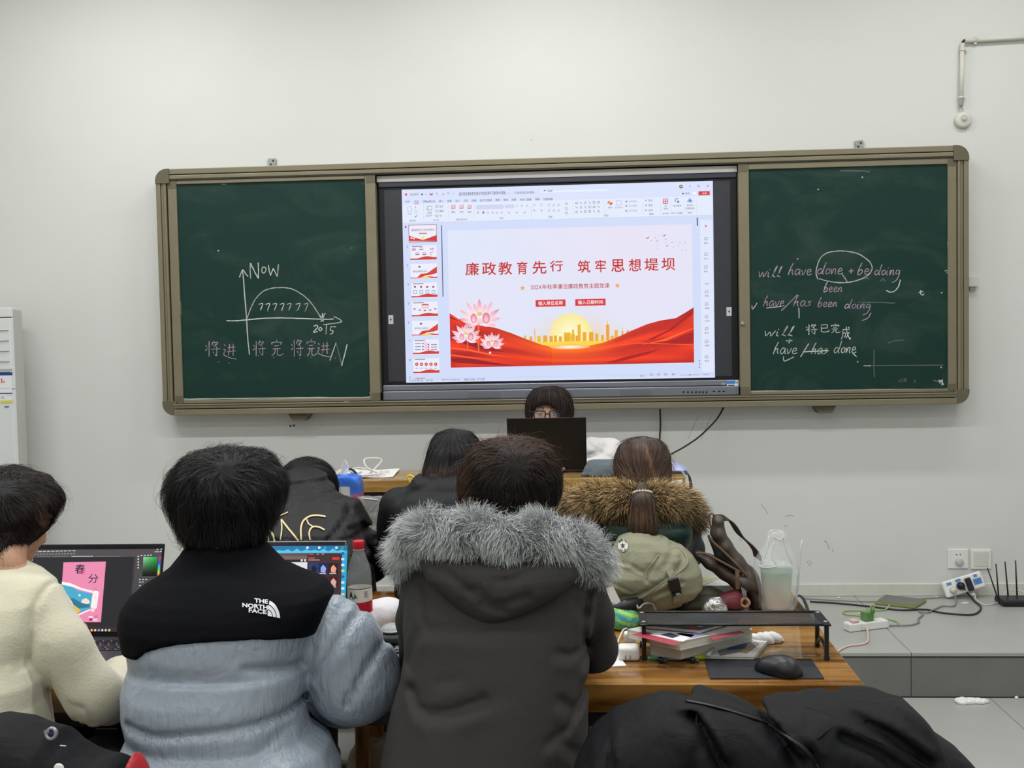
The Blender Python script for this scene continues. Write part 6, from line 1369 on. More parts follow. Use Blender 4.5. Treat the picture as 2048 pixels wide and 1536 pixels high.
# ---- laptops (each in its own plane frame)
class Laptop:
    def __init__(s, label, xl, xr, Yh, zt, Hlid, tilt, m_body, m_lid, face=-1, depth=.24, keys=True):
        """face -1: screen looks to the camera side; +1: towards the wall"""
        z0 = zt; s.e = empty('laptop', ((xl+xr)/2, Yh, z0), label, 'laptop'); w = xr-xl; y0, y1 = (Yh-depth, Yh) if face < 0 else (Yh, Yh+depth)
        b = box('base', (xl, y0, z0+.002), (xr, y1, z0+.018), m_body, s.e, bev=.004)
        t = tilt; s.ey = np.array([0, -face*math.sin(t), math.cos(t)]); s.ex = np.array([-face*1.0, 0, 0]); s.n = np.cross(s.ex, s.ey); s.o = np.array([(xl+xr)/2, Yh, z0+.016])
        rot = Matrix(((1, 0, 0), (0, math.cos(t), -face*math.sin(t)), (0, face*math.sin(t), math.cos(t))))
        yo = (0, .006) if face < 0 else (-.006, 0)
        bm = bmesh.new(); bm_box(bm, (xl, Yh+yo[0], z0+.016), (xr, Yh+yo[1], z0+.016+Hlid), .0028, 2); bmesh.ops.rotate(bm, verts=bm.verts, cent=(0, Yh, z0+.016), matrix=rot); s.lid = frombm('lid', bm, m_lid, s.e)
        s.b = Print(s.o, s.ex, s.ey, step=.0002, base=.0008)
        for dx in (-.3, .3):
            a = np.array([(xl+xr)/2+dx*w, Yh, z0+.014]); tube('hinge', [a-np.array([.03, 0, 0]), a+np.array([.03, 0, 0])], .006, m_body, s.e, seg=8, sm=0)
        if keys:
            M_key = bpy.data.materials.get('key_black') or mat('key_black', (22, 22, 28), rough=.5)
            P = Print((0, 0, z0+.0185), (1, 0, 0), (0, 1, 0), step=.0002, base=.0012); bm = bmesh.new(); kw = (w-.05)/15
            for r in range(5):
                x = xl+.025
                while x < xr-.03:
                    ww = kw*(1.0 if (r+int(x*50)) % 7 else 1.6); ww = min(ww, xr-.025-x)
                    if ww > kw*.6:
                        yy = y1-.045-r*.0185 if face < 0 else y0+.045+r*.0185; bm_box(bm, (x+.001, yy-.0165, z0+.018), (x+ww-.0015, yy, z0+.0195), 0)
                        P.add([(x+.004, yy-.010), (x+.0075, yy-.010), (x+.0075, yy-.005), (x+.004, yy-.005)], (170, 176, 200))
                    x += ww
            kb = frombm('keyboard', bm, M_key, s.e); kb['kind'] = 'stuff'; lg = P.build('key_lettering', M_printc, kb); lg['kind'] = 'stuff'
            box('touchpad', ((xl+xr)/2-.055, y0+.012, z0+.0175), ((xl+xr)/2+.045, y0+.085, z0+.0186), m_body, s.e, bev=.0004)
    def done(s, nm='screen_picture'): return s.b.build(nm, M_scr, s.e)
M_lapg = mat('laptop_grey', (62, 62, 70), rough=.4, metal=.3); M_lapk = mat('laptop_black', (17, 17, 19), rough=.45, spec=.35); M_laps = mat('laptop_silver', (150, 152, 156), rough=.35, metal=.6)
# A: dark editor with the pink poster
xl = PY(60, 1150, -2.8)[0]; xr = PY(329.5, 1150, -2.8)[0]
LA = Laptop('grey laptop showing an editor with a pink poster beside the cream sweater', xl, xr, -2.865, ZT1, .243, .30, M_lapg, M_lapk)
q = LA.b; ZA = lambda x, y: (50+x/5.69, 1080+y/5.69)
def qa(x0, y0, x1, y1, c, l=1): a = ZA(x0, y0); b = ZA(x1, y1); q.rect2(a[0], a[1], b[0], b[1], c, l)
qa(70, 112, 1560, 1046, (46, 44, 48), 0); qa(70, 112, 1560, 200, (80, 76, 80), 1); qa(110, 200, 1260, 985, (40, 40, 44), 1); qa(1262, 180, 1560, 985, (74, 71, 74), 1); qa(70, 1000, 1560, 1042, (70, 40, 46), 1); qa(1240, 200, 1262, 985, (92, 90, 92), 1)
for i in range(10): qa(110+i*48, 128-i*1.2, 146+i*48, 138-i*1.2, (196, 196, 200), 2)
for i in range(14): qa(110+i*34, 158-i*.6, 128+i*34, 170-i*.6, (150, 150, 154), 2)
for i, (a0, a1) in enumerate(((150, 290), (310, 500), (530, 780), (800, 1090))): qa(a0, 183, a1, 192, (200, 200, 204) if i == 2 else (120, 116, 118), 3)
for i in range(9): qa(76, 220+i*34, 92, 238+i*34, (170, 170, 172), 2)
# poster
pk = (238, 142, 178); TLp, TRp, BLp, BRp = (440, 255), (924, 245), (395, 935), (866, 935)
q.poly([ZA(*BLp), ZA(*BRp), ZA(*TRp), ZA(*TLp)], pk, 3)
a = ZA(578, 275); b = ZA(680, 385); q.text('春', a[0], a[1], b[0], b[1], (46, 30, 70), 5, .012); a = ZA(728, 388); b = ZA(832, 492); q.text('分', a[0], a[1], b[0], b[1], (46, 30, 70), 5, .0)
q.line([ZA(650, 345), ZA(690, 350)], .0012, (200, 60, 110), 6); q.line([ZA(640, 370), ZA(690, 375)], .0012, (200, 60, 110), 6); q.line([ZA(668, 335), ZA(662, 400)], .0012, (200, 60, 110), 6)
q.poly([ZA(422, 500), ZA(770, 610), ZA(745, 780), ZA(600, 840), ZA(395, 900)], (72, 172, 204), 4)
q.poly([ZA(422, 475), ZA(520, 492), ZA(640, 545), ZA(775, 580), ZA(772, 604), ZA(640, 572), ZA(540, 532), ZA(422, 508)], (250, 246, 250), 5)
q.poly([ZA(560, 545), ZA(760, 600), ZA(758, 612), ZA(600, 575)], (214, 150, 190), 5)
q.poly([ZA(430, 640), ZA(455, 612), ZA(490, 625), ZA(510, 665), ZA(540, 700), ZA(560, 760), ZA(600, 790), ZA(590, 830), ZA(395, 860)], (250, 224, 200), 5)
q.poly([ZA(515, 665), ZA(560, 665), ZA(600, 690), ZA(660, 720), ZA(745, 740), ZA(742, 765), ZA(620, 780), ZA(560, 740)], (50, 118, 150), 6)
q.poly([ZA(640, 710), ZA(660, 675), ZA(700, 662), ZA(730, 685), ZA(745, 715), ZA(700, 730)], (250, 226, 206), 7)
q.poly([ZA(540, 770), ZA(570, 745), ZA(610, 780), ZA(640, 800), ZA(600, 838), ZA(540, 820)], (240, 190, 70), 7); q.poly([ZA(470, 820), ZA(520, 800), ZA(560, 850), ZA(470, 860)], (230, 150, 90), 7)
q.poly([ZA(620, 615), ZA(640, 625), ZA(628, 645), ZA(610, 632)], (230, 244, 250), 7)
q.poly([ZA(595, 852), ZA(740, 788), ZA(746, 800), ZA(610, 862)], (252, 246, 250), 7)
q.poly([ZA(780, 585), ZA(795, 575), ZA(835, 582), ZA(845, 600), ZA(820, 775), ZA(800, 785), ZA(755, 770), ZA(752, 750)], (252, 240, 236), 8); q.poly([ZA(756, 776), ZA(800, 786), ZA(785, 822), ZA(750, 812)], (246, 224, 224), 8)
q.line([ZA(790, 545), ZA(805, 570), ZA(825, 560)], .001, (120, 90, 120), 8); q.poly([ZA(735, 890), ZA(770, 888), ZA(768, 920), ZA(735, 922)], (190, 40, 80), 8); q.poly([ZA(730, 868), ZA(778, 866), ZA(776, 884), ZA(730, 888)], (250, 240, 244), 8); q.line([ZA(780, 870), ZA(830, 862), ZA(800, 885), ZA(840, 880)], .0012, (170, 90, 110), 8, 3); q.poly([ZA(780, 896), ZA(830, 890), ZA(826, 925), ZA(782, 925)], (246, 200, 214), 8)
# colour picker
a = q.uv(*ZA(1350, 195)); b = q.uv(*ZA(1510, 195)); c = q.uv(*ZA(1338, 412)); d = q.uv(*ZA(1500, 412)); n = 8; P = []; C = []
for j in range(n+1):
    for i in range(n+1):
        u, v = i/n, j/n; p = (a*(1-u)+b*u)*(1-v)+(c*(1-u)+d*u)*v; P.append(p); C.append((int((150*(1-u)+18*u)*(1-v)), int((230*(1-u)+170*u)*(1-v)), int((170*(1-u)+50*u)*(1-v))))
q.add(P, C, 4, [(j*(n+1)+i, j*(n+1)+i+1, (j+1)*(n+1)+i+1, (j+1)*(n+1)+i) for j in range(n) for i in range(n)][::1])
hue = [(220, 50, 90), (150, 50, 200), (60, 60, 230), (50, 180, 230), (60, 220, 90), (230, 220, 60), (230, 90, 50)]
for i in range(6):
    y0 = 190+i*36; q.add([q.uv(*ZA(1524-i*3, y0+36)), q.uv(*ZA(1545-i*3, y0+36)), q.uv(*ZA(1548-i*3, y0)), q.uv(*ZA(1527-i*3, y0))], [hue[i+1], hue[i+1], hue[i], hue[i]], 4)
for i in range(5): qa(1284, 180+i*32, 1300, 196+i*32, (214, 214, 214), 3)
for (x, y) in ((1320, 172), (1356, 172), (1392, 170), (1426, 168), (1480, 130), (1508, 130), (1538, 128), (1500, 102), (1545, 100), (1300, 446), (1336, 446), (1372, 446), (1300, 476), (1330, 474), (1300, 514)): qa(x, y, x+20, y+9, (214, 214, 216), 3)
for i, c in enumerate(((214, 80, 70), (240, 190, 150), (240, 210, 120), (90, 170, 220), (244, 200, 150), (180, 200, 230), (190, 220, 140))): q.disc(*ZA(722+i*40, 1026), .0032, c, 4, 10)
LA.done()
P = Print((0, 0, ZT1+.0185), (1, 0, 0), (0, 1, 0)); P.rect(239, 1318, 258, 1325, (206, 210, 206)); P.rect(238, 1326, 256, 1330, (70, 120, 60)); P.build('sticker', M_printc, LA.e)
# B: bright blue desktop
xr = PY(700.5, 1100, -2.75)[0]; LB = Laptop('silver laptop with a blue desktop picture behind the silver-grey down jacket', xr-.345, xr, -2.865, ZT1, .247, .28, M_laps, M_laps)
q = LB.b; ZB = lambda x, y: (300+x/3.938, 880+y/3.938)
x0_, y0_ = -.1725, .006
def qb(x0, y0, x1, y1, c, l=1): a = ZB(x0, y0); b = ZB(x1, y1); q.rect(a[0], a[1], b[0], b[1], c, l)
q.add([(-.170, .004), (.170, .004), (.170, .244), (-.170, .244)], (24, 24, 30), 0)
u = q.uv(*ZB(1556, 832)); q.add([(-.162, .014), (u[0], .014), (u[0], u[1]), (-.162, u[1])], (40, 168, 216), 1)
v = q.uv(*ZB(1500, 870))[1]; q.add([(-.162, v), (u[0], v), (u[0], u[1]), (-.162, u[1])], (34, 120, 170), 2)
import itertools
pts = [(-.162, v-.006)]+[(-.162+.012*k, v+(.004 if k % 2 else -.002)+.002*math.sin(k*2.3)) for k in range(28) if -.162+.012*k < u[0]]+[(u[0], v-.006)]
q.add(pts, (90, 200, 232), 3)
wl = q.uv(*ZB(1500, 890)); q.add([(-.15, .03), (wl[0], .03), (wl[0], wl[1]), (-.15, wl[1])], (98, 78, 74), 4)
qb(1000, 915, 1236, 940, (120, 96, 92), 5); qb(1000, 944, 1236, 962, (24, 22, 26), 6); qb(1000, 964, 1236, 1100, (226, 226, 236), 6); qb(1190, 940, 1204, 956, (230, 230, 230), 7); qb(1216, 940, 1230, 956, (230, 230, 230), 7)
qb(1240, 896, 1498, 1400, (66, 48, 48), 6); qb(1250, 898, 1290, 904, (214, 90, 80), 7); qb(1316, 898, 1330, 904, (200, 196, 196), 7); qb(1355, 896, 1372, 902, (200, 196, 196), 7); qb(1250, 926, 1300, 934, (220, 90, 80), 7); qb(1250, 942, 1338, 949, (190, 160, 160), 7)
a = ZB(1438, 924); b = ZB(1492, 943); q.rect(a[0], a[1], b[0], b[1], (228, 50, 66), 7)
for (cx, cy, c1, c2) in ((1255, 970, (40, 60, 110), (20, 20, 40)), (1328, 970, (30, 36, 80), (150, 170, 230)), (1408, 970, (40, 24, 26), (236, 160, 130)), (1328, 1075, (60, 30, 36), (150, 60, 60)), (1408, 1075, (70, 26, 34), (220, 170, 160)), (1255, 1075, (40, 30, 50), (80, 60, 90))):
    qb(cx, cy, cx+74, cy+92, c1, 7); e = ZB(cx+38, cy+44); q.poly([(e[0]-5, e[1]+7), (e[0]+4, e[1]+8), (e[0]+6, e[1]-1), (e[0], e[1]-8), (e[0]-5, e[1]-2)], c2, 8); qb(cx+6, cy+78, cx+60, cy+86, (200, 190, 196), 8)
for i, x in enumerate((1242, 1288, 1335, 1382, 1426, 1470, 1518)): qb(x-9, 840, x+9, 858, ((230, 240, 250), (60, 110, 200), (240, 240, 244), (70, 150, 220), (50, 110, 190), (220, 236, 250), (90, 170, 60))[i], 9)
for i in range(8): qb(1508, 884+i*46, 1532, 902+i*46, ((40, 90, 170), (214, 226, 236), (230, 236, 244), (240, 200, 90))[i % 4], 9)
LB.done()
# E: white page, mostly hidden
xl = PY(812, 1200, -2.78)[0]; LE = Laptop('laptop with a white page hidden behind the charcoal parka', xl, xl+.345, -2.86, ZT1, .228, .28, M_laps, M_laps)
LE.b.add([(-.170, .004), (.170, .004), (.170, .224), (-.170, .224)], (20, 20, 24), 0); LE.b.add([(-.164, .012), (.164, .012), (.164, .218), (-.164, .218)], (222, 228, 240), 1)
for (x, y, c) in ((-.155, .15, (120, 130, 150)), (-.15, .138, (60, 60, 70)), (-.156, .175, (180, 190, 210))): LE.b.add([(x, y), (x+.03, y), (x+.03, y+.004), (x, y+.004)], c, 2)
LE.done()
# G: the speaker's, seen from behind
a = PY(1015, 890, -.76); b = PY(1173, 890, -.76); LG = Laptop('black laptop seen from behind on the platform table in front of the speaker', a[0], b[0], -.71, ZS, .246, .30, M_lapk, M_lapk, face=1, depth=.15)
q = LG.b; q.add([(-.165, .006), (.165, .006), (.165, .235), (-.165, .235)], (190, 200, 220), 1); LG.done()
box('rear_edge', (a[0]+.03, -.716, ZS+.003), (b[0]-.01, -.708, ZS+.012), M_black, LG.e, bev=.002)

# ---- bottle with red cap
def bottle():
    c = PZ(720, 1283, ZT1); c = np.array([PY(720, 1200, -2.78)[0], -2.78, ZT1]); e = empty('water_bottle', c, 'clear plastic bottle with a red cap beside the silver-grey jacket sleeve', 'bottle')
    k = 2250/2.92
    M_pet = mat('clear_plastic', (226, 232, 232), rough=.08, alpha=.16, spec=.9)
    prof = [(.024, 0), (.031, .004), (.0325, .02), (.0325, .05), (.031, .055), (.0325, .06), (.0325, .135), (.0325, .145), (.0315, .165), (.0275, .185), (.020, .205), (.0145, .222), (.0135, .228), (.0135, .240)]
    lathe('bottle_body', prof, M_pet, e, c, 36); lathe('neck_ring', [(.0145, .224), (.0165, .225), (.0165, .228), (.0145, .229)], M_pet, e, c, 24)
    cp = [(.0150, .229), (.0155, .230), (.0155, .248), (.0145, .2505), (.0001, .2510)]; lathe('cap', cp, mat('cap_red', (186, 24, 40), rough=.4), e, c, 32)
    n = 40; V = []; C = []; Fc = []; lv = [.062, .066, .094, .0945, .126, .1265, .128]
    for j, z in enumerate(lv):
        for i in range(n+1):
            t = 2*math.pi*i/n; slope = .003*math.sin(t)
            V.append(c+np.array([.0330*math.cos(t), .0330*math.sin(t), z+(slope if 1 < j < 4 else 0)])); C.append(lin([(176, 24, 48), (180, 26, 50), (180, 26, 50), (214, 214, 206), (214, 214, 206), (40, 44, 44), (40, 44, 44)][j]))
    for j in range(len(lv)-1):
        for i in range(n): Fc.append((j*(n+1)+i, j*(n+1)+i+1, (j+1)*(n+1)+i+1, (j+1)*(n+1)+i))
    lb = raw('label', V, Fc, M_printc, e, smooth=True, colors=np.array(C))
    def curved(pts, col, nm):
        V = [c+np.array([.0334*math.sin(a), -.0334*math.cos(a), z]) for a, z in pts]; raw(nm, V, [tuple(range(len(V)))], col, lb)
    M_gr = mat('print_green', (40, 110, 70), rough=.5); M_dg = mat('print_dark_green', (24, 66, 44), rough=.5); M_gy = mat('print_grey', (110, 116, 110), rough=.5)
    curved([(-.75, .102), (-.35, .100), (-.5, .118), (-.6, .120)], M_dg, 'print_mark'); curved([(-.35, .100), (.02, .103), (-.12, .110), (-.2, .116)], M_gr, 'print_mark')
    for k2 in range(5): curved([(.55, .104+.0035*k2), (.85, .104+.0035*k2), (.85, .106+.0035*k2), (.55, .106+.0035*k2)], M_gy, 'print_mark')
bottle()
# ---- white cushion-like bag, glass lid, glasses case, papers by the bottle
M_clothw = mat('white_cloth', (210, 208, 212), rough=.85, bump=.2, bscale=60, var=.03); 
c = PY(770, 1235, -2.70); f = lambda P: smin(s_ell(P, c+np.array([-.02, 0, .0]), (.075, .07, .045), frame(0, 0, -.35)), s_ell(P, c+np.array([.01, .01, -.045]), (.04, .055, .04)), .03)+folds(P, 91, 22, .006, 4)
o = obj_solid('pillow', 'crumpled white cloth pillow with a reddish lower edge between the bottle and the parka', 'pillow', lambda P: smax(f(P), ZT1+.001-P[:, 2], .005), c-np.array([.12, .1, .14]), c+np.array([.12, .1, .08]), .006, M_clothw)
c = PY(795, 1249, -2.82); e = empty('glass_lid', c, 'small clear glass lid with silver rim on the dark case', 'lid'); e.location[2] = .79
Mgl = mat('clear_glass', (220, 226, 228), rough=.05, alpha=.35, spec=.9); lathe('dome', [(.030, 0), (.030, .004), (.024, .012), (.012, .017), (.0001, .018)], Mgl, e, (c[0], -2.90, .792), 24); lathe('rim', [(.030, -.002), (.032, 0), (.032, .003), (.030, .004)], M_laps, e, (c[0], -2.90, .792), 28)
a = PY(760, 1270, -2.9)[0]; b = PY(808, 1270, -2.9)[0]
e = empty('glasses_case', ((a+b)/2, -2.91, ZT1), 'dark green hard glasses case under the clear lid', 'case'); M_case = mat('case_green', (26, 36, 34), rough=.35)
box('case_bottom', (a, -2.955, ZT1+.001), (b+.03, -2.865, ZT1+.018), M_case, e, bev=.008, seg=3); box('case_top', (a, -2.955, ZT1+.0185), (b+.03, -2.865, ZT1+.039), M_case, e, bev=.009, seg=3); box('clasp', (a+.02, -2.9565, ZT1+.014), (a+.035, -2.954, ZT1+.024), M_galv, e)
paper('paper_sheet', [XY(788, 1345), XY(806, 1345), XY(806, 1292), XY(792, 1292)], ZT1+.0005, 'white paper strip on the table between the silver sleeve and the parka', 'paper', M_paper)
lathe_ = lathe('jar_cap', [(.012, 0), (.012, .02), (.010, .022), (.0001, .022)], M_blackm, None, (PZ(793, 1320, ZT1)[0], PZ(793, 1320, ZT1)[1], ZT1+.002), 20); tag(lathe_, 'small black round cap below the dark case', 'cap')
box_ = tube('pen_cable', [(*XY(790, 1282), ZT1+.003), (*XY(800, 1300), ZT1+.003), (*XY(806, 1325), ZT1+.003), (*XY(800, 1345), ZT1+.003)], .0022, M_cableb, None); box_.name = 'charging_cable'; tag(box_, 'thin black cable on the table next to the dark case', 'cable')

# ---- tissue packet (green) with a tissue standing up, beside the parka sleeve
def green_packet():
    o = np.array([*XY(1236, 1264), ZT1]); e = empty('tissue_packet', o, 'green and blue tissue packet with a white tissue pulled out, beside the parka sleeve', 'tissue packet')
    f = lambda P: smin(s_ell(P, o+np.array([.0, .04, .028]), (.055, .035, .028)), s_ell(P, o+np.array([.02, .03, .02]), (.03, .03, .022)), .02)+folds(P, 77, 30, .004)
    def cl(V):
        n = np.sin(V[:, 0]*170+3*np.sin(V[:, 2]*190)); m = np.sin(V[:, 2]*260+V[:, 0]*90); c = np.tile(np.array(lin((70, 150, 110))), (len(V), 1)); c[n > .3] = lin((60, 130, 150)); c[(m > .5)] = lin((150, 196, 90)); c[(n < -.7)] = lin((96, 176, 130)); return c
    solid('wrapper', lambda P: smax(f(P), ZT1+.001-P[:, 2], .004), o-np.array([.09, .03, .01]), o+np.array([.1, .11, .08]), .005, M_printc, e, colors=cl)
    pts = [(1188, 1186), (1226, 1173), (1248, 1216), (1258, 1238), (1240, 1222), (1216, 1214), (1206, 1206)]
    Yt = o[1]+.035; W = [PY(x, y, Yt) for x, y in pts]; V = [w+np.array([0, .004*math.sin(i*2), 0]) for i, w in enumerate(W)]; V2 = [v+np.array([0, .002, 0]) for v in V]; n = len(V)
    raw('tissue', V+V2, [tuple(range(n))[::-1], tuple(range(n, 2*n))]+[(i, (i+1) % n, n+(i+1) % n, n+i) for i in range(n)], M_paper, e)
green_packet()
o = np.array([*XY(1236, 1252), ZT1]); st = tube('black_pouch', [o+np.array([-.01, -.02, .045]), o+np.array([.02, -.02, .058]), o+np.array([.06, .01, .064])], [.016, .02, .014], M_black, None); tag(st, 'small black pouch leaning on the green tissue packet', 'pouch')
# ---- charger, paper
a = PZ(1237, 1324, ZT1); b = PZ(1280, 1324, ZT1); e = empty('wall_charger', ((a[0]+b[0])/2, a[1], ZT1), 'white wall charger with folded metal prongs beside the left leg of the stand', 'charger')
box('charger_body', (a[0], a[1], ZT1+.001), (b[0], a[1]+.048, ZT1+.034), M_white, e, bev=.008, seg=3)
for d in (.016, .027): box('prong', (a[0]+d, a[1]-.0012, ZT1+.004), (a[0]+d+.0025, a[1]+.001, ZT1+.016), M_galv, e)
o = tube('charger_cable', [PZ(1229, 1312, ZT1)+[0, 0, .004], PZ(1236, 1300, ZT1)+[0, 0, .02], PZ(1246, 1283, ZT1)+[0, 0, .028], PZ(1254, 1272, ZT1)+[0, 0, .02]], .0022, M_cablew, None); tag(o, 'short white charging cable standing above the white charger', 'cable')
o = box('cable_plug', PZ(1248, 1290, ZT1)+np.array([.0, 0, .004]), PZ(1248, 1290, ZT1)+np.array([.03, .03, .03]), M_white, None, bev=.006); tag(o, 'second rounded white charger behind the prong charger', 'charger'); o.name = 'wall_charger'
paper('paper_sheet', [XY(1172, 1338), XY(1253, 1334), XY(1232, 1306), XY(1185, 1308)], ZT1+.0005, 'folded white paper slip under the parka elbow', 'paper', M_paper, th=.003)

# ---- monitor stand
def stand():
    A = PZ(1289, 1322, ZT1); B = PZ(1652, 1320, ZT1); zt = .836; yf = -3.02; e = empty('monitor_stand', ((A[0]+B[0])/2, yf, ZT1), 'black metal mesh monitor stand over the pile of books', 'monitor stand')
    xl, xr = A[0]+.0, B[0]+.002; yb = PZ(1265.5, 1227, zt)[1]; yb = (yb+PZ(1611, 1221, zt)[1])/2
    # mesh deck: thin see-through sheet of crossing wires
    m = bpy.data.materials.new('wire_mesh'); m.use_nodes = True; nt = m.node_tree; b = nt.nodes['Principled BSDF']; b.inputs['Base Color'].default_value = lin((44, 44, 46))+(1,); b.inputs['Roughness'].default_value = .5; b.inputs['Alpha'].default_value = .64
    bm = bmesh.new(); bm_box(bm, (xl+.004, yf+.004, zt-.002), (xr-.004, yb-.004, zt-.0012), 0); dk = frombm('mesh_deck', bm, m, e)
    r = .0035
    tube('front_rail', [(xl+.004, yf, zt), (xr-.004, yf, zt)], r, M_blackm, e, sm=0); tube('back_rail', [(xl+.004, yb, zt), (xr-.004, yb, zt)], r, M_blackm, e, sm=0)
    for X in (xl, xr):
        box('side_bar', (X-.009, yf-.005, zt-.003), (X+.009, yb+.005, zt+.002), M_blackm, e, bev=.001)
        for Yy in (yf+.006, yb-.006):
            sx = 1 if X == xl else -1
            box('leg', (X-.005, Yy-.006, ZT1+.001), (X+.005, Yy+.006, zt-.003), M_blackm, e, bev=.002)
            lathe('screw', [(.005, 0), (.005, .002), (.003, .003), (.0001, .003)], M_galv, e, (X, Yy+(.012 if Yy < -2.95 else -.012), zt+.002), 12)
            box('rubber_foot', (X-.006, Yy-.007, ZT1+.0005), (X+.006, Yy+.007, ZT1+.008), M_black, e, bev=.001)
        tube('foot_bar', [(X, yf+.008, ZT1+.006), (X, (yf*.75+yb*.25), ZT1+.03), (X, (yf*.3+yb*.7), ZT1+.03), (X, yb-.008, ZT1+.006)], .004, M_blackm, e, sm=2, flat=1.6)
stand()
# ---- books under the stand
def book(corners, z0, z1, cover, label, pages=(214, 210, 196), name='book', extra=None, group=None):
    """corners: four world xy of the outline; cover boards, page block, spine"""
    c = np.array(corners, float); ctr = c.mean(0); e = empty(name, (ctr[0], ctr[1], z0), label, 'book' if name == 'book' else 'magazine', group)
    def slab(nm, cc, a, b, m, par, sh=0):
        V = [(p[0], p[1], a) for p in cc]+[(p[0], p[1], b) for p in cc]; return raw(nm, V, [(3, 2, 1, 0), (4, 5, 6, 7), (0, 1, 5, 4), (1, 2, 6, 5), (2, 3, 7, 6), (3, 0, 4, 7)], m, par)
    Mp = bpy.data.materials.get('page_block') or mat('page_block', pages, rough=.9, var=.1, vscale=1.0, stretch=(3, 3, 500))
    t = min(.0022, (z1-z0)*.15); slab('page_block', ctr+(c-ctr)*.985, z0+t, z1-t, Mp, e); slab('back_cover', c, z0, z0+t, cover, e); tc = slab('front_cover', c, z1-t, z1, cover, e)
    slab('spine', [c[3], c[0], c[0]+(c[1]-c[0])*.01, c[3]+(c[2]-c[3])*.01], z0, z1, cover, e); return e, tc
def cover_print(tc, z, polys, nm='cover_print'):
    P = Print((0, 0, z), (1, 0, 0), (0, 1, 0), step=.0002, base=.0004)
    for kind, pts, col, l in polys:
        if kind == 'p': P.poly(pts, col, l)
        elif kind == 'l': P.line(pts, .003, col, l, 3)
        elif kind == 'd': P.disc(pts[0], pts[1], pts[2], col, l, 24)
    return P.build(nm, M_printc, tc)
M_cov1 = mat('cover_pale', (206, 204, 198), rough=.35); M_cov2 = mat('cover_slate', (70, 84, 100), rough=.3); M_cov3 = mat('cover_white', (216, 216, 218), rough=.3)
z = ZT1+.001
zz1 = z+.009; e, tc = book([XY(1397, 1319, z), XY(1507, 1321, z), XY(1540, 1283, z), XY(1440, 1268, z)], z, zz1, M_cov3, 'glossy magazine with a blue and brown picture sticking out under the book pile', name='magazine')
cover_print(tc, zz1, [('p', [(1432, 1296), (1446, 1288), (1500, 1284), (1512, 1290), (1500, 1300), (1440, 1312)], (120, 130, 140), 0), ('p', [(1448, 1292), (1470, 1286), (1496, 1288), (1490, 1298), (1456, 1300)], (30, 60, 100), 1), ('l', [(1440, 1308), (1490, 1302), (1516, 1290), (1508, 1284)], (196, 130, 90), 2)])
zz2 = z+.040; e, tc = book([XY(1300, 1318, z), XY(1362, 1327, z), XY(1506, 1290, z), XY(1420, 1262, z)], zz1+.0005, zz2, M_cov1, 'thick pale paperback at the bottom of the pile under the stand')
c2 = [XY(1284, 1292, zz2), XY(1362, 1301, zz2), XY(1500, 1262, zz2), XY(1400, 1246, zz2)]
zz3 = zz2+.022; e, tc = book([XY(1255, 1276, zz2), XY(1360, 1302, zz2), XY(1502, 1270, zz2), XY(1395, 1244, zz2)], zz2+.0005, zz3, M_cov1, 'white magazine with a red border near the top of the pile under the stand', name='magazine')
cover_print(tc, zz3, [('p', [(1262, 1270), (1290, 1262), (1362, 1287), (1348, 1291)], (168, 66, 80), 0), ('p', [(1300, 1270), (1320, 1262), (1390, 1270), (1366, 1284)], (226, 224, 230), 1), ('p', [(1320, 1270), (1340, 1266), (1360, 1272), (1345, 1277)], (70, 66, 80), 2), ('p', [(1350, 1268), (1385, 1262), (1420, 1268), (1385, 1276)], (150, 150, 186), 1), ('p', [(1420, 1272), (1480, 1262), (1490, 1266), (1425, 1280)], (160, 66, 82), 1)])
zz4 = zz3+.010; e, tc = book([XY(1290, 1258, zz3), XY(1400, 1268, zz3), XY(1478, 1246, zz3), XY(1392, 1232, zz3)], zz3+.0005, zz4, M_cov2, 'thin slate blue magazine with small red and white lettering directly below the mesh deck', name='magazine')
cover_print(tc, zz4, [('p', [(1340, 1244), (1352, 1242), (1410, 1252), (1402, 1255)], (196, 200, 206), 0), ('p', [(1362, 1252), (1372, 1250), (1400, 1258), (1392, 1260)], (180, 50, 60), 1), ('p', [(1380, 1238), (1400, 1236), (1440, 1242), (1420, 1246)], (140, 160, 176), 0)])
# foil wrapper, tissue and brown box near the stand
c = PZ(1430, 1240, ZT1)+np.array([0, .02, .03]); M_foil = mat('silver_foil', (190, 190, 190), rough=.25, metal=.8, bump=1.0, bscale=40)
obj_solid('foil_wrapper', 'crumpled silver foil wrapper behind the stand', 'wrapper', lambda P: s_ell(P, c, (.03, .025, .022))+folds(P, 5, 60, .012, 4), c-.06, c+.06, .004, M_foil)
c = PZ(1534, 1283, ZT1)+np.array([0, 0, .007]); obj_solid('crumpled_tissue', 'crumpled white tissue on the table under the right half of the stand', 'tissue', lambda P: smax(s_ell(P, c, (.036, .022, .010))+folds(P, 6, 50, .012, 4), ZT1+.001-P[:, 2], .002), c-.06, c+.06, .0035, M_paper)
a = PZ(1500, 1318, ZT1); o = box('wooden_ruler_box', (a[0]-.005, a[1]+.012, ZT1+.001), (a[0]+.01, a[1]+.075, ZT1+.015), mat('brown_card', (150, 126, 96), rough=.7), None, bev=.002, rot=EUL(0, 0, -.5)); o.name = 'pencil_box'; tag(o, 'small brown cardboard box at the right edge of the magazine', 'box')
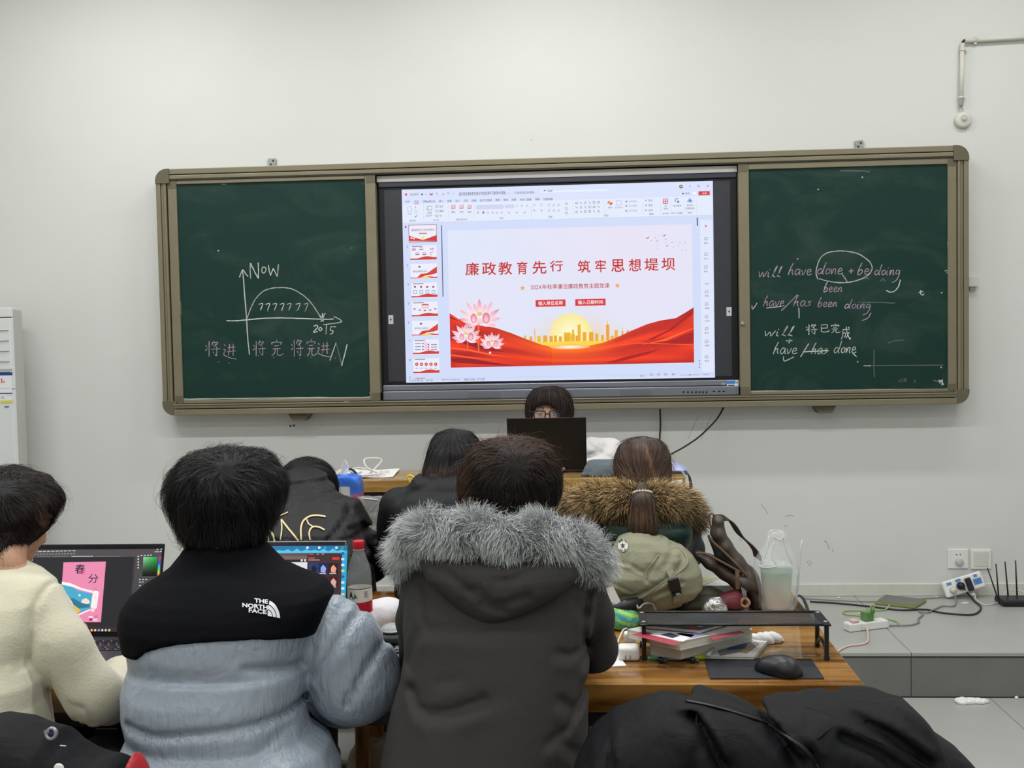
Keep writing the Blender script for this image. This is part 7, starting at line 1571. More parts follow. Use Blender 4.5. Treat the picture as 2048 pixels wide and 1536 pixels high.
# pens and earbuds
def pen(px0, py0, px1, py1, cols, label):
    a = PZ(px0, py0, ZT1+.006); b = PZ(px1, py1, ZT1+.006); e = empty('highlighter', (a[0], a[1], ZT1), label, 'pen'); d = b-a
    for (t0, t1, r, col, nm) in cols: tube(nm, [a+d*t0, a+d*t1], r, mat('pen_'+nm, col, rough=.35), e, seg=12, sm=0)
pen(1296, 1316, 1362, 1316, [(0, .08, .004, (120, 190, 120), 'tip'), (.08, .6, .0055, (92, 160, 120), 'barrel'), (.6, 1, .0056, (200, 206, 196), 'clear_barrel')], 'green highlighter with white barrel in front of the books')
pen(1363, 1317, 1410, 1314, [(0, .5, .0056, (44, 70, 66), 'barrel'), (.5, 1, .006, (180, 204, 44), 'cap')], 'dark pen with a lime yellow cap in front of the books')
M_bud = mat('earbud_black', (20, 20, 32), rough=.25); M_tip = mat('earbud_tip', (74, 64, 88), rough=.5)
for (px, py, lb) in ((1321, 1320, 'black wireless earbud in front of the books, nearer to the charger'), (1385, 1320, 'black wireless earbud in front of the lime pen cap, nearer to the mouse pad')):
    a = PZ(px, py, ZT1+.0085); e = empty('earbud', (a[0], a[1], ZT1), lb, 'earbud'); lathe('shell', [(.0001, -.0085), (.006, -.006), (.0085, 0), (.006, .006), (.0001, .0085)], M_bud, e, a, 16); tube('ear_tip', [a+[.006, .0, -.001], a+[.015, 0, -.002]], [.005, .0065], M_tip, e, seg=12, sm=0)
a = PZ(1423, 1304, ZT1+.02); o = tube('glue_stick', [PZ(1416, 1311, zz1+.006), PZ(1430, 1294, zz1+.006)], [.0045, .0055, .004], mat('clear_tube', (214, 216, 220), rough=.15, alpha=.6), None, seg=12); tag(o, 'small clear tube lying on the magazine', 'tube')
# mouse pad and mouse
pc = [PZ(*p, ZT1) for p in ((1420, 1359), (1649, 1359), (1623, 1320), (1408, 1318))]
V = [(p[0], p[1], ZT1+.0006) for p in pc]+[(p[0], p[1], ZT1+.0034) for p in pc]; o = raw('mouse_pad', V, [(3, 2, 1, 0), (4, 5, 6, 7), (0, 1, 5, 4), (1, 2, 6, 5), (2, 3, 7, 6), (3, 0, 4, 7)], mat('pad_rubber', (32, 34, 40), rough=.8, bump=.1, bscale=400), None); tag(o, 'thin black rectangular mouse pad at the right front of the table', 'mouse pad')
bv = o.modifiers.new('bevel', 'BEVEL'); bv.width = .004; bv.segments = 3; bv.affect = 'EDGES'
a = PZ(1558, 1340, ZT1+.01); e = empty('computer_mouse', (a[0], a[1], ZT1), 'black wireless mouse on the mouse pad', 'mouse'); RmM = frame(.95, 0)
mf = lambda P: smax(smin(s_ell(P, (a[0]-.008, a[1]+.006, ZT1+.006), (.031, .050, .034), RmM), s_ell(P, (a[0]+.014, a[1]-.010, ZT1+.010), (.033, .038, .034), RmM), .02), ZT1+.0036-P[:, 2], .004)
solid('shell', mf, a-.08, a+np.array([.08, .08, .06]), .0035, mat('mouse_black', (24, 24, 28), rough=.38), e)
wp = np.array([a[0]-.034, a[1]+.027, ZT1+.026]); tube('scroll_wheel', [wp-[.004, .004, 0], wp+[.004, .004, 0]], .006, M_blackm, e, seg=12, sm=0)
for (px, py) in ((1442, 1330), (1512, 1338)):
    p = PZ(px, py, ZT1+.0036)
o = raw('pad_crumb', [PZ(1511, 1337, ZT1+.0042), PZ(1513, 1337, ZT1+.0042), PZ(1513, 1339, ZT1+.0042), PZ(1511, 1339, ZT1+.0042)], [(0, 3, 2, 1)], M_paper, bpy.data.objects['mouse_pad'])
# ================================================================= BAGS AND CLUTTER
def loft_solid(name, label, cat, rows, m, h=.006, p=2.3, extra=None, pad=.03, **k):
    L = Loft(rows, p, .01); f = (lambda P: L(P)) if extra is None else (lambda P: L(P)+extra(P))
    pts = [PY(x, r[0], r[3]+s*r[4]) for r in rows for x in (r[1], r[2]) for s in (-1, 1)]; lo, hi = bounds(pts, pad)
    o = solid(name, f, lo, hi, h, m, k.pop('parent', None), up=.02, **k)
    if cat: tag(o, label, cat)
    return o, f
def strap(name, pts, wdir, w, m, parent, th=.003, sm=6):
    P = np.array(smooth_path([np.asarray(p, float) for p in pts], sm)); W = np.asarray(wdir, float); W = W/np.linalg.norm(W)
    T = np.gradient(P, axis=0); N = np.cross(T, W); N /= np.linalg.norm(N, axis=1)[:, None]+1e-9; V = []; Fc = []
    for i in range(len(P)):
        for a, b in ((-1, -1), (1, -1), (1, 1), (-1, 1)): V.append(P[i]+W*w/2*a+N[i]*th/2*b)
    for i in range(len(P)-1):
        for k in range(4): l = (k+1) % 4; Fc.append((4*i+k, 4*i+l, 4*i+4+l, 4*i+4+k))
    n = 4*(len(P)-1); Fc += [(0, 1, 2, 3), (n+3, n+2, n+1, n)]; return raw(name, V, Fc, m, parent, smooth=False)
# ---- khaki backpack
Yb_ = -2.58
c0 = PY(1310, 1216, Yb_); bk = empty('backpack', (c0[0], Yb_, ZT1), 'khaki canvas backpack lying on the table behind the monitor stand', 'backpack')
M_khaki = jacket_mat('khaki_canvas', (134, 134, 112), rough=.85, spec=.2, gs=(20, 20, 20), weave=.06, soft=.5)
kg = [([(1243, 1192), (1275, 1186), (1320, 1160), (1350, 1142), (1368, 1120), (1362, 1104), (1345, 1100)], .006, .007), ([(1221, 1122), (1260, 1128), (1285, 1142), (1297, 1160)], .005, .005), ([(1200, 1157), (1230, 1166), (1262, 1178)], .005, .004), ([(1270, 1086), (1262, 1110), (1258, 1122)], .008, .005),
      ([(1316, 1113), (1300, 1135), (1290, 1155)], .008, .006), ([(1345, 1112), (1330, 1130), (1352, 1100)], .01, .008), ([(1296, 1215), (1300, 1190), (1330, 1176), (1362, 1160)], .007, .006), ([(1290, 1100), (1320, 1120), (1345, 1130)], .014, .005)]
kg = [(pxz(a, Yb_-.09), w, d) for a, w, d in kg]
def kx(P):
    o = folds(P, 83, 12, .006, 4)
    for a, w, d in kg: o = o+groove(P, a, w, d)-groove(P, [(x+.003, z-.010) for x, z in a], w, d*.5)
    return o
rows = [(1070, 1258, 1290, -2.43, .04), (1078, 1240, 1325, -2.43, .075), (1094, 1231, 1360, -2.44, .095), (1110, 1225, 1382, -2.45, .105), (1126, 1214, 1394, -2.45, .11), (1142, 1202, 1401, -2.46, .115), (1158, 1196, 1403, -2.46, .115), (1174, 1206, 1402, -2.46, .11), (1190, 1226, 1388, -2.46, .10), (1204, 1240, 1358, -2.46, .09), (1216, 1252, 1318, -2.46, .07)]
rows = [(a-3 if a < 1100 else a, b, c, d-.13, e_) for a, b, c, d, e_ in rows]
o, kf = loft_solid('backpack_body', None, None, rows, M_khaki, h=.0055, p=2.6, extra=kx, parent=bk, attr=lambda V: np.full(len(V), .35))
M_lk = mat('strap_khaki', (138, 134, 110), rough=.8)
hp = lambda x, y, off=.004: hit(kf, [x], [y], -3.0, -2.3, off)[0]
strap('compression_strap', [hp(1338, 1140), hp(1346, 1160), hp(1352, 1185), hp(1352, 1200, .006), PY(1358, 1213, -2.66)], (1, 0, .3), .018, M_lk, bk)
b1 = hp(1345, 1163, .008); u = hp(1352, 1186, .008); d = (u-b1)/np.linalg.norm(u-b1); 
bu = strap('buckle', [b1-d*.012, b1+d*.008, b1+d*.022], (1, 0, .3), .030, M_black, bk, th=.008); strap('buckle_clip', [b1+d*.026, b1+d*.036], (1, 0, .3), .026, M_black, bu, th=.008, sm=1)
for (x0, y0, x1, y1) in ((1340, 1152, 1349, 1155), (1349, 1184, 1358, 1181)): strap('webbing_bar', [hp(x0, y0, .012), hp(x1, y1, .012)], (.3, 0, -1), .006, M_laps, bu, th=.002, sm=1)
for pts in ([(1316, 1112), (1308, 1124), (1300, 1130)], [(1300, 1130), (1292, 1145), (1296, 1158)], [(1313, 1116), (1318, 1112)]): tube('zip_cord', [hp(*q, .004) for q in pts], .0018, M_lk, bk, seg=6)
tube('piping', [hp(x, y, .001) for x, y in ((1250, 1203), (1275, 1198), (1292, 1190), (1320, 1170), (1352, 1150), (1374, 1126), (1366, 1104), (1345, 1090))], .003, M_lk, bk, seg=6)
tube('rear_strap', [PY(1402, 1172, -2.62), PY(1386, 1190, -2.64), PY(1368, 1212, -2.66), PZ(1355, 1222, ZT1)+[0, 0, .006]], .004, M_black, bk, seg=8)
# round badge with a star
def ring_px(cx, cy, rx, ry, n=24): return [(cx+rx*math.cos(2*math.pi*k/n), cy+ry*math.sin(2*math.pi*k/n)) for k in range(n)]
bd = decal('badge', kf, [(ring_px(1247, 1092, 9.5, 12.5), [tuple(range(24))[::-1]])], mat('badge_white', (196, 196, 186), rough=.7), bk, -3.0, -2.3, .003)
M_navy = mat('badge_navy', (30, 36, 60), rough=.6)
sp_ = [(1247+(6.4 if k % 2 == 0 else 2.4)*.8*math.sin(math.pi*k/5), 1092.5-(6.4 if k % 2 == 0 else 2.4)*1.05*math.cos(math.pi*k/5)) for k in range(10)]
st_ = decal('star', kf, [(sp_, [tuple(range(10))])], M_navy, bd, -3.0, -2.3, .0045)
r1 = ring_px(1247, 1092, 8.7, 11.5); r2 = ring_px(1247, 1092, 7.4, 9.9)
for k0 in (14, 15, 16, 17, 19, 20, 21, 3, 4, 6, 7, 8): decal('badge_lettering', kf, [([r1[k0], r1[(k0+1) % 24], r2[(k0+1) % 24], r2[k0]], [(0, 1, 2, 3)])], M_navy, bd, -3.0, -2.3, .0045)
# ---- brown sling bag standing open
Ys = -2.50; sb = empty('sling_bag', (PY(1510, 1210, Ys)[0], Ys, ZT1), 'worn dark brown sling bag standing unzipped next to the drink bag', 'bag')
M_brown = mat('brown_leather', (66, 56, 50), rough=.5, var=.25, vscale=25, bump=.3, bscale=30); M_brownl = mat('brown_trim', (98, 78, 58), rough=.6, var=.2, vscale=60)
Pf = lambda x, y, dy=0: PY(x, y, Ys+dy)
fl_ = np.array([1, .42, 1])
def flatchain(pts, rs): 
    q = [Pf(*p)*fl_ for p in pts]; return lambda P: s_chain(P*fl_, q, rs, .012)
f1 = flatchain([(1436, 1042), (1436, 1066), (1448, 1090), (1472, 1122), (1496, 1150), (1508, 1172)], (.015, .016, .018, .019, .020, .018)); f2 = flatchain([(1398, 1110), (1420, 1124), (1450, 1142), (1480, 1158), (1500, 1168)], (.011, .016, .020, .028, .026)); f3 = flatchain([(1500, 1160), (1508, 1190), (1511, 1214)], (.022, .017, .014))
fs = lambda P: smax(np.minimum(smin(f1(P), f3(P), .01), smin(f2(P), f3(P), .01))+folds(P, 17, 22, .004, 4), ZT1+.001-P[:, 2], .002)
lo, hi = bounds([Pf(1385, 1100), Pf(1520, 1030), Pf(1520, 1222)], .03); lo[1] -= .06; hi[1] += .06
solid('bag_body', fs, lo, hi, .0048, M_brown, sb, up=.0)
M_dark = mat('dark_lining', (12, 11, 12), rough=.9)
ln = [Pf(1418, 1074, -.02), Pf(1440, 1110, -.02), Pf(1470, 1136, -.02), Pf(1498, 1158, -.02)]
f4 = lambda P: s_chain(P*fl_, [q*fl_ for q in ln], (.004, .014, .017, .010), .01)
solid('lining', f4, lo, hi, .006, M_dark, sb, up=0, it=1)
tube('zip_edge', [Pf(1417, 1070, -.055), Pf(1422, 1080, -.055), Pf(1450, 1106, -.06), Pf(1478, 1134, -.065), Pf(1500, 1160, -.06)], .0038, M_brownl, sb)
tube('zip_edge', [Pf(1392, 1106, -.05), Pf(1412, 1108, -.055), Pf(1440, 1122, -.06), Pf(1470, 1138, -.065), Pf(1496, 1150, -.06)], .0035, M_brownl, sb)
strap('strap', [Pf(1434, 1036, -.0), Pf(1452, 1036), Pf(1466, 1048), Pf(1480, 1070), Pf(1500, 1088), Pf(1512, 1104), Pf(1516, 1118)], (-.75, .3, .55), .030, mat('olive_webbing', (52, 47, 38), rough=.8), sb, th=.004)
strap('top_loop', [Pf(1424, 1064), Pf(1420, 1048), Pf(1418, 1034), Pf(1422, 1027), Pf(1427, 1030), Pf(1427, 1050)], (0, 1, 0), .016, M_brownl, sb, th=.003)
strap('pull_tab', [Pf(1474, 1138, -.08), Pf(1475, 1155, -.085), Pf(1475, 1178, -.085)], (1, 0, 0), .011, M_brownl, sb, th=.004)
kc = Pf(1490, 1206, -.08); ch = tube('key_charm', [kc+[-.012, 0, 0], kc+[0, 0, -.010], kc+[.012, 0, 0], kc+[0, 0, .014]], .004, mat('charm_beige', (170, 140, 112), rough=.5), sb, closed=True)
for k in range(4): tube('charm_chain', [Pf(1483+k*3, 1175+k*2, -.08), Pf(1486+k*2, 1190, -.085), kc+[.002*k, 0, .012]], .0014, M_galv, ch, seg=6)
# ---- drink in a clear bag
cc = PY(1553, 1180, -2.53); e = empty('drink_bag', (cc[0], -2.53, ZT1), 'clear plastic carrier bag holding a green and beige iced drink', 'drink')
sY = SC(-2.53); zc1 = PY(1553, 1131, -2.53)[2]; zb_ = ZT1+.004
prof = [(24/sY, 0), (26/sY, .004), (33/sY, zc1-zb_), (34/sY, zc1-zb_+.004)]
n = 32; V = []; C = []; Fc = []; lv = np.linspace(0, zc1-zb_-.012, 14)
for z in lv:
    t = z/(zc1-zb_); r = (25+8*t)/sY
    c = np.array([206, 186, 158.])*(1-min(1, t*1.5))+np.array([190, 200, 184.])*min(1, t*1.5); k = max(0, (t-.45)/.55); c = c*(1-k)+np.array([112, 168, 136.])*k
    for i in range(n): a = 2*math.pi*i/n; V.append((cc[0]+r*math.cos(a)*.97, -2.53+r*math.sin(a)*.97, zb_+.003+z)); C.append(lin(tuple(c+8*math.sin(3*a+9*t))))
for j in range(len(lv)-1):
    for i in range(n): l = (i+1) % n; Fc.append((j*n+i, j*n+l, (j+1)*n+l, (j+1)*n+i))
Fc.append(tuple(range(n))[::-1]); Fc.append(tuple((len(lv)-1)*n+i for i in range(n)))
raw('drink', V, Fc, vmat('milk_tea', rough=.3), e, smooth=True, colors=np.array(C))
M_film = mat('plastic_film', (232, 238, 238), rough=.15, alpha=.26, spec=.9, bump=.6, bscale=22); M_cup = mat('cup_clear', (236, 240, 240), rough=.1, alpha=.22, spec=.8)
lathe('cup', prof, M_cup, e, (cc[0], -2.53, zb_), 36); lathe('cup_lid', [(34/sY, 0), (35/sY, .003), (34/sY, .006), (28/sY, .012), (26/sY, .016), (.0001, .017)], M_cup, e, (cc[0], -2.53, zc1), 32)
rows = [(1062, 1540, 1566, -2.53, .022), (1070, 1536, 1572, -2.53, .026), (1085, 1532, 1576, -2.53, .03), (1102, 1524, 1584, -2.53, .038), (1120, 1514, 1591, -2.53, .046), (1140, 1511, 1597, -2.53, .05), (1165, 1513, 1597, -2.53, .05), (1190, 1516, 1594, -2.53, .048), (1214, 1519, 1590, -2.53, .044)]
o, ff = loft_solid('carrier_bag', None, None, rows, M_film, h=.006, extra=lambda P: folds(P, 12, 16, .008, 5, (1, 1, .3)), parent=e, it=1)
for pts in ([(1540, 1066), (1545, 1062), (1556, 1062), (1566, 1070), (1560, 1080), (1548, 1074)], [(1538, 1072), (1534, 1100), (1522, 1128)], [(1566, 1072), (1572, 1100), (1584, 1128)], [(1548, 1085), (1544, 1110), (1552, 1128)], [(1518, 1131), (1530, 1136), (1553, 1133)]): tube('bag_fold', [hit(ff, [x], [y], -2.9, -2.3, .001)[0] for x, y in pts], .0016, M_clothw, o, seg=6)
for (x0, y0, x1, y1) in ((1513, 1183, 1518, 1189), (1514, 1193, 1518, 1196)): decal('green_print', ff, [([(x0, y0), (x1, y0), (x1, y1), (x0, y1)], [(0, 1, 2, 3)])], mat('print_teal', (30, 90, 70), rough=.5), o, -2.9, -2.3, .002)
kn = tube('plastic_knife', [PY(1607, 1067, -2.50), PY(1605, 1080, -2.50), PY(1602, 1092, -2.50), PY(1598, 1140, -2.50), PY(1593, 1195, -2.50), PZ(1592, 1214, ZT1)+[0, 0, .003]], [.0008, .0022, .0062, .0066, .0060, .0045], mat('plastic_white_clear', (214, 216, 214), rough=.25), None, seg=10, flat=.5); tag(kn, 'slim white pointed plastic sleeve standing beside the drink bag', 'straw')
# ---- things around the bags
M_pilep = mat('paper_pile', (208, 208, 204), rough=.85, var=.08, stretch=(2, 2, 400), vscale=1)
a = PY(1398, 1160, -2.36); b = PY(1484, 1160, -2.36); o = box('paper_stack', (a[0], -2.42, ZT1+.001), (b[0], -2.29, ZT1+.045), M_pilep, None, bev=.002); tag(o, 'stack of white papers between the khaki backpack and the brown sling bag', 'papers')
pp = Print((0, 0, ZT1+.0455), (1, 0, 0), (0, 1, 0)); pp.poly([(1402, 1157), (1424, 1153), (1436, 1154), (1404, 1166)], (206, 208, 140)); pp.line([(1404, 1172), (1430, 1160), (1445, 1154)], .002, (150, 152, 156), 1); pp.build('sheet_print', M_printc, o)
M_olive = mat('olive_cloth', (84, 80, 66), rough=.85, bump=.3, bscale=50)
loft_solid('olive_cloth', 'folded olive grey cloth between the khaki backpack and the stand', 'cloth', [(1176, 1408, 1428, -2.50, .02), (1184, 1396, 1444, -2.51, .03), (1196, 1380, 1450, -2.52, .035), (1208, 1366, 1444, -2.53, .035), (1216, 1352, 1436, -2.53, .03)], M_olive, extra=lambda P: folds(P, 41, 25, .006, 4), h=.005)
M_red = mat('dark_red_cloth', (100, 34, 42), rough=.6, bump=.2, bscale=40, var=.2, vscale=30)
loft_solid('red_pouch', 'dark red pouch under the brown sling bag', 'pouch', [(1180, 1466, 1486, -2.545, .016), (1188, 1446, 1490, -2.55, .025), (1200, 1424, 1490, -2.555, .03), (1214, 1418, 1486, -2.56, .028)], M_red, extra=lambda P: folds(P, 43, 25, .005, 4), h=.005)
a = PZ(1444, 1220, ZT1); o = box('blue_box', (a[0], a[1]-.005, ZT1+.001), (a[0]+.055, a[1]+.03, ZT1+.018), mat('blue_card', (44, 56, 88), rough=.5), None, bev=.003); tag(o, 'small dark blue box in front of the red pouch', 'box')
o = tube('black_strap_loop', [PZ(1588, 1216, ZT1)+[0, 0, .004], PY(1591, 1196, -2.5), PY(1598, 1191, -2.48), PY(1606, 1197, -2.5), PY(1613, 1212, -2.55), PZ(1617, 1230, ZT1)+[0, 0, .004]], .0055, M_black, None, flat=.5); tag(o, 'thin black strap loop at the right rear corner of the table', 'strap')
o = tube('grey_cable', [PZ(1272, 1226, ZT1)+[0, 0, .06], PY(1276, 1216, -2.75), PY(1288, 1208, -2.72), PY(1304, 1208, -2.7), PY(1312, 1222, -2.7)], .0028, M_cablegy, None); tag(o, 'grey cable looping over the left rear corner of the stand', 'cable')
o = tube('pen_white', [PZ(1410, 1222, ZT1)+[0, 0, .03], PZ(1436, 1216, ZT1)+[0, 0, .035]], .005, M_white, None, seg=10, sm=0); o.name = 'pen'; tag(o, 'small white pen cap lying behind the stand', 'pen')
# ---- second-row table
def zbag(name, rows, label, seed):
    e = empty('zip_bag', (PY((rows[2][1]+rows[2][2])/2, 1080, rows[0][3])[0], rows[0][3], .75), label, 'zip bag')
    M = bpy.data.materials.get('zip_film') or mat('zip_film', (200, 204, 200), rough=.2, alpha=.30, spec=.9, bump=.8, bscale=30)
    o, f = loft_solid('bag_film', None, None, rows, M, h=.006, extra=lambda P: folds(P, seed, 20, .008, 5), parent=e, it=1)
    tube('zip_strip', [hit(f, [x], [rows[0][0]+2+(x-rows[0][1])*.12], -1.9, -1.2, .001)[0] for x in np.linspace(rows[0][1]+2, rows[0][2]-2, 4)], .0022, M_clothw, e, seg=6); return e, rows[0][3]
e, Yz = zbag('zip_bag', [(994, 722, 758, -1.50, .008), (1005, 720, 764, -1.50, .012), (1030, 717, 768, -1.50, .020), (1055, 724, 768, -1.50, .026), (1072, 736, 764, -1.50, .026), (1084, 742, 760, -1.50, .02)], 'clear zip bag with cables and a teal tag beside the slumped person', 13)
M_teal = mat('teal_plastic', (70, 140, 146), rough=.4)
for (x, y) in ((738, 1048), (750, 1068)): lathe('teal_tag', [(.0001, -.01), (.008, -.006), (.01, 0), (.008, .006), (.0001, .01)], M_teal, e, PY(x, y, Yz-.01), 12)
for pts in ([(728, 1035), (745, 1015), (758, 1000)], [(742, 1060), (752, 1020), (757, 1000)], [(746, 1075), (756, 1050), (766, 1040)]): tube('cable', [PY(x, y, Yz) for x, y in pts], .003, M_cablegy, e)
zbag('zip_bag', [(998, 762, 796, -1.46, .008), (1012, 762, 797, -1.46, .014), (1040, 758, 792, -1.46, .022), (1065, 756, 782, -1.46, .024), (1080, 752, 776, -1.46, .02)], 'clear zip bag with a white zip leaning next to the plain black coat', 14)
o = strap('lanyard', [PY(716, 1026, -1.56), PY(724, 1042, -1.56), PY(736, 1062, -1.56), PZ(744, 1078, .755)], (1, 0, .5), .014, mat('navy_webbing', (36, 40, 58), rough=.7), None); tag(o, 'navy lanyard strap hanging beside the clear zip bag', 'lanyard')
e = empty('tissue_box', (PY(690, 1000, -1.45)[0], -1.45, .75), 'blue and white tissue pack standing on a brown carton with one tissue pulled up', 'tissue pack')
a = PY(662, 1000, -1.5); b = PY(717, 1000, -1.5); z1_ = PY(690, 1003, -1.5)[2]; box('carton', (a[0]+.01, -1.50, .751), (b[0], -1.40, z1_), mat('carton_brown', (150, 112, 96), rough=.7, var=.1), e, bev=.002)
z2_ = PY(690, 955, -1.5)[2]; zc_ = (z1_+z2_)/2; xc = (a[0]+b[0])/2
def tcl(V):
    c = np.tile(np.array(lin((60, 104, 190))), (len(V), 1)); m = (V[:, 2] < zc_+.012) & (V[:, 0] < xc+.018); c[m] = lin((184, 186, 184)); c[(V[:, 2] > zc_+.03)] = lin((54, 108, 206)); k = (V[:, 2] < zc_-.02) & (V[:, 0] > xc+.02); c[k] = lin((170, 90, 110)); return c
solid('pack', lambda P: smax(s_ell(P, (xc, -1.45, zc_-.01), (.085, .078, .074)), np.maximum(np.maximum(np.abs(P[:, 0]-xc)-.054, np.abs(P[:, 1]+1.45)-.047), np.abs(P[:, 2]-zc_)-.050), .014)+folds(P, 4, 30, .003), np.array([xc-.08, -1.52, zc_-.07]), np.array([xc+.08, -1.38, zc_+.07]), .005, vmat('tissue_wrap', rough=.3), e, colors=tcl)
pts = [(679, 956), (682, 936), (689, 918), (694, 924), (698, 936), (693, 957)]; V = [PY(x, y, -1.45)+np.array([0, .006*math.sin(i*2.2), 0]) for i, (x, y) in enumerate(pts)]; V2 = [v+np.array([0, .002, 0]) for v in V]; n = 6
raw('tissue', V+V2, [tuple(range(n))[::-1], tuple(range(n, 2*n))]+[(i, (i+1) % n, n+(i+1) % n, n+i) for i in range(n)], M_paper, e)
a = PY(704, 1008, -1.52); o = box('small_carton', (a[0], -1.56, .751), (a[0]+.03, -1.51, PY(704, 1006, -1.54)[2]), M_paper, None, bev=.002); tag(o, 'narrow white box in front of the brown carton', 'box')
paper('paper_sheet', [PZ(738, 1092, .75)[:2], PZ(778, 1092, .75)[:2], PZ(776, 1082, .75)[:2], PZ(744, 1082, .75)[:2]], .7505, 'white sheet on the second-row table below the zip bags', 'paper', M_paper)
e = empty('scissors', (PY(822, 1000, -1.40)[0], -1.40, .75), 'yellow-handled scissors standing in a pencil cup behind the plain black coat', 'scissors')
M_yel = mat('yellow_plastic', (222, 200, 40), rough=.4); tube('handle', [PY(x, y, -1.40) for x, y in ((815, 954), (821, 951), (828, 956), (831, 966), (828, 975), (822, 966))], .0042, M_yel, e, closed=True)
tube('handle', [PY(x, y, -1.39) for x, y in ((832, 958), (838, 960), (838, 975), (832, 978))], .004, M_yel, e, closed=True); tube('blade', [PY(826, 972, -1.40), PY(832, 1020, -1.40), PY(836, 1060, -1.40)], [.005, .006, .002], M_laps, e, sm=0, flat=.3)
o = lathe('pencil_cup', [(.035, 0), (.036, .1), (.034, .1), (.033, .003)], M_blackm, None, (PY(833, 1060, -1.40)[0], -1.40, .751), 24); tag(o, 'black pencil cup behind the person in the plain black coat', 'cup')
# ---- things on the speaker's table
ZZ = ZS+.001
def XS(px, py): return PZ(px, py, ZZ)[:2]
o = paper('paper_sheet', [XS(668, 957), XS(786, 955), XS(800, 940), XS(704, 941)], ZZ, 'creased white sheet with red handwriting at the left of the platform table', 'paper', M_paper, curl=lambda u, v: .003+.003*math.sin(6*u+2*v))
pp = Print((0, 0, ZZ+.0085), (1, 0, 0), (0, 1, 0))
for i, (x, y) in enumerate(((758, 943), (770, 943), (748, 948), (762, 949), (738, 952), (752, 953), (728, 954), (700, 953), (712, 950))): pp.line([(x, y), (x+4, y-1.4), (x+8, y)], .005, (190, 70, 70), 0, 3)
pp.build('red_handwriting', M_printc, o)['kind'] = 'stuff'
cb = [PY(x, y, Y) for x, y, Y in ((762, 948, -.80), (735, 936, -.80), (728, 922, -.78), (735, 917, -.76), (758, 917, -.74), (763, 922, -.74), (752, 935, -.76), (740, 946, -.8), (716, 950, -.82), (700, 942, -.82), (715, 936, -.8), (742, 940, -.8), (760, 946, -.8), (735, 950, -.84), (705, 952, -.85))]
o = tube('white_cable', cb, .0042, M_cablew, None); tag(o, 'tangled white power cable looping above the platform table', 'cable')
o = tube('adapter', [PY(704, 946, -.82), PY(722, 943, -.80)], .014, M_white, None, seg=12, sm=0, flat=.6); o.name = 'power_adapter'; tag(o, 'white power adapter lying beside the tangled white cable', 'adapter')
o = tube('black_cable', [PY(x, y, -.84) for x, y in ((694, 955), (692, 945), (700, 938), (710, 944), (714, 954))], .005, M_cableb, None); tag(o, 'short black cable loop on the platform table next to the white adapter', 'cable')
o = box('cream_box', (*XS(662, 957), ZZ), (*(PZ(688, 950, ZZ)[:2]+np.array([0, .05])), ZZ+.022), mat('cream_card', (206, 196, 180), rough=.7), None, bev=.003); tag(o, 'small cream carton at the left end of the platform table', 'box')
rows = [(921, 1180, 1230, -.84, .02), (928, 1178, 1240, -.845, .03), (938, 1172, 1244, -.85, .035), (950, 1166, 1244, -.85, .035)]
loft_solid('grey_cloth', 'crumpled slate grey cloth right of the black laptop', 'cloth', rows, mat('slate_cloth', (94, 104, 112), rough=.85, bump=.3, bscale=40), h=.006, extra=lambda P: folds(P, 47, 20, .008, 4))
a = PY(1331, 940, -.80); o = box('white_carton', (a[0]-.02, -.84, ZZ), (a[0]+.024, -.78, PY(1335, 908, -.8)[2]), mat('lilac_card', (196, 200, 222), rough=.5), None, bev=.003); tag(o, 'upright white and lilac carton behind the ponytail', 'box')
o = paper('magazine', [XS(1342, 948), XS(1374, 948), XS(1376, 938), XS(1340, 934)], ZZ, 'white and blue magazine bulging over the right end of the platform table', 'magazine', vmat('magazine_print', rough=.3) if False else mat('magazine_blue', (176, 184, 222), rough=.35, var=.25, vscale=18), th=.004, curl=lambda u, v: .030*math.sin(math.pi*min(1, v*.9+.1))*(1-u**3)+.004)
p0 = PY(1374, 949, -.86); o = strap('draped_cover', [p0+np.array([-.012, 0, .010]), p0+np.array([.004, 0, .005]), p0+np.array([.014, 0, -.03]), p0+np.array([.018, 0, -.09]), p0+np.array([.022, 0, -.14])], (0, 1, 0), .14, mat('dark_green_cover', (44, 64, 58), rough=.5), None, th=.003); tag(o, 'dark green sheet hanging over the right end of the platform table', 'cover')
a = PY(1342, 978, -.97); o = box('hanging_paper', (a[0]-.04, -.96, PY(1342, 982, -.96)[2]), (PY(1366, 978, -.96)[0], -.952, PY(1342, 963, -.96)[2]), M_paper, None, bev=.001, rot=EUL(0, -.15, 0)); o.name = 'paper_note'; tag(o, 'folded white paper taped under the edge of the platform table', 'paper')
# ---- cables down the wall from the board
for pts, lb in (([(1320, 818, -.04), (1321, 850, -.03), (1319, 886, -.02), (1320, 960, -.015), (1324, 1060, -.02), (1340, 1170, -.05)], 'black cable hanging straight down the wall from the board behind the ponytail'), ([(1448, 814, -.05), (1432, 840, -.12), (1400, 872, -.3), (1370, 893, -.5), (1342, 909, -.72), (1334, 920, -.76)], 'black cable sweeping from the board down to the platform table')):
    o = tube('wall_cable', [PY(x, y, Y) for x, y, Y in pts], .0042, M_cableb, None); tag(o, lb, 'cable')

# ================================================================= PLATFORM CLUTTER AND WALL FITTINGS
zp = ZP+.001
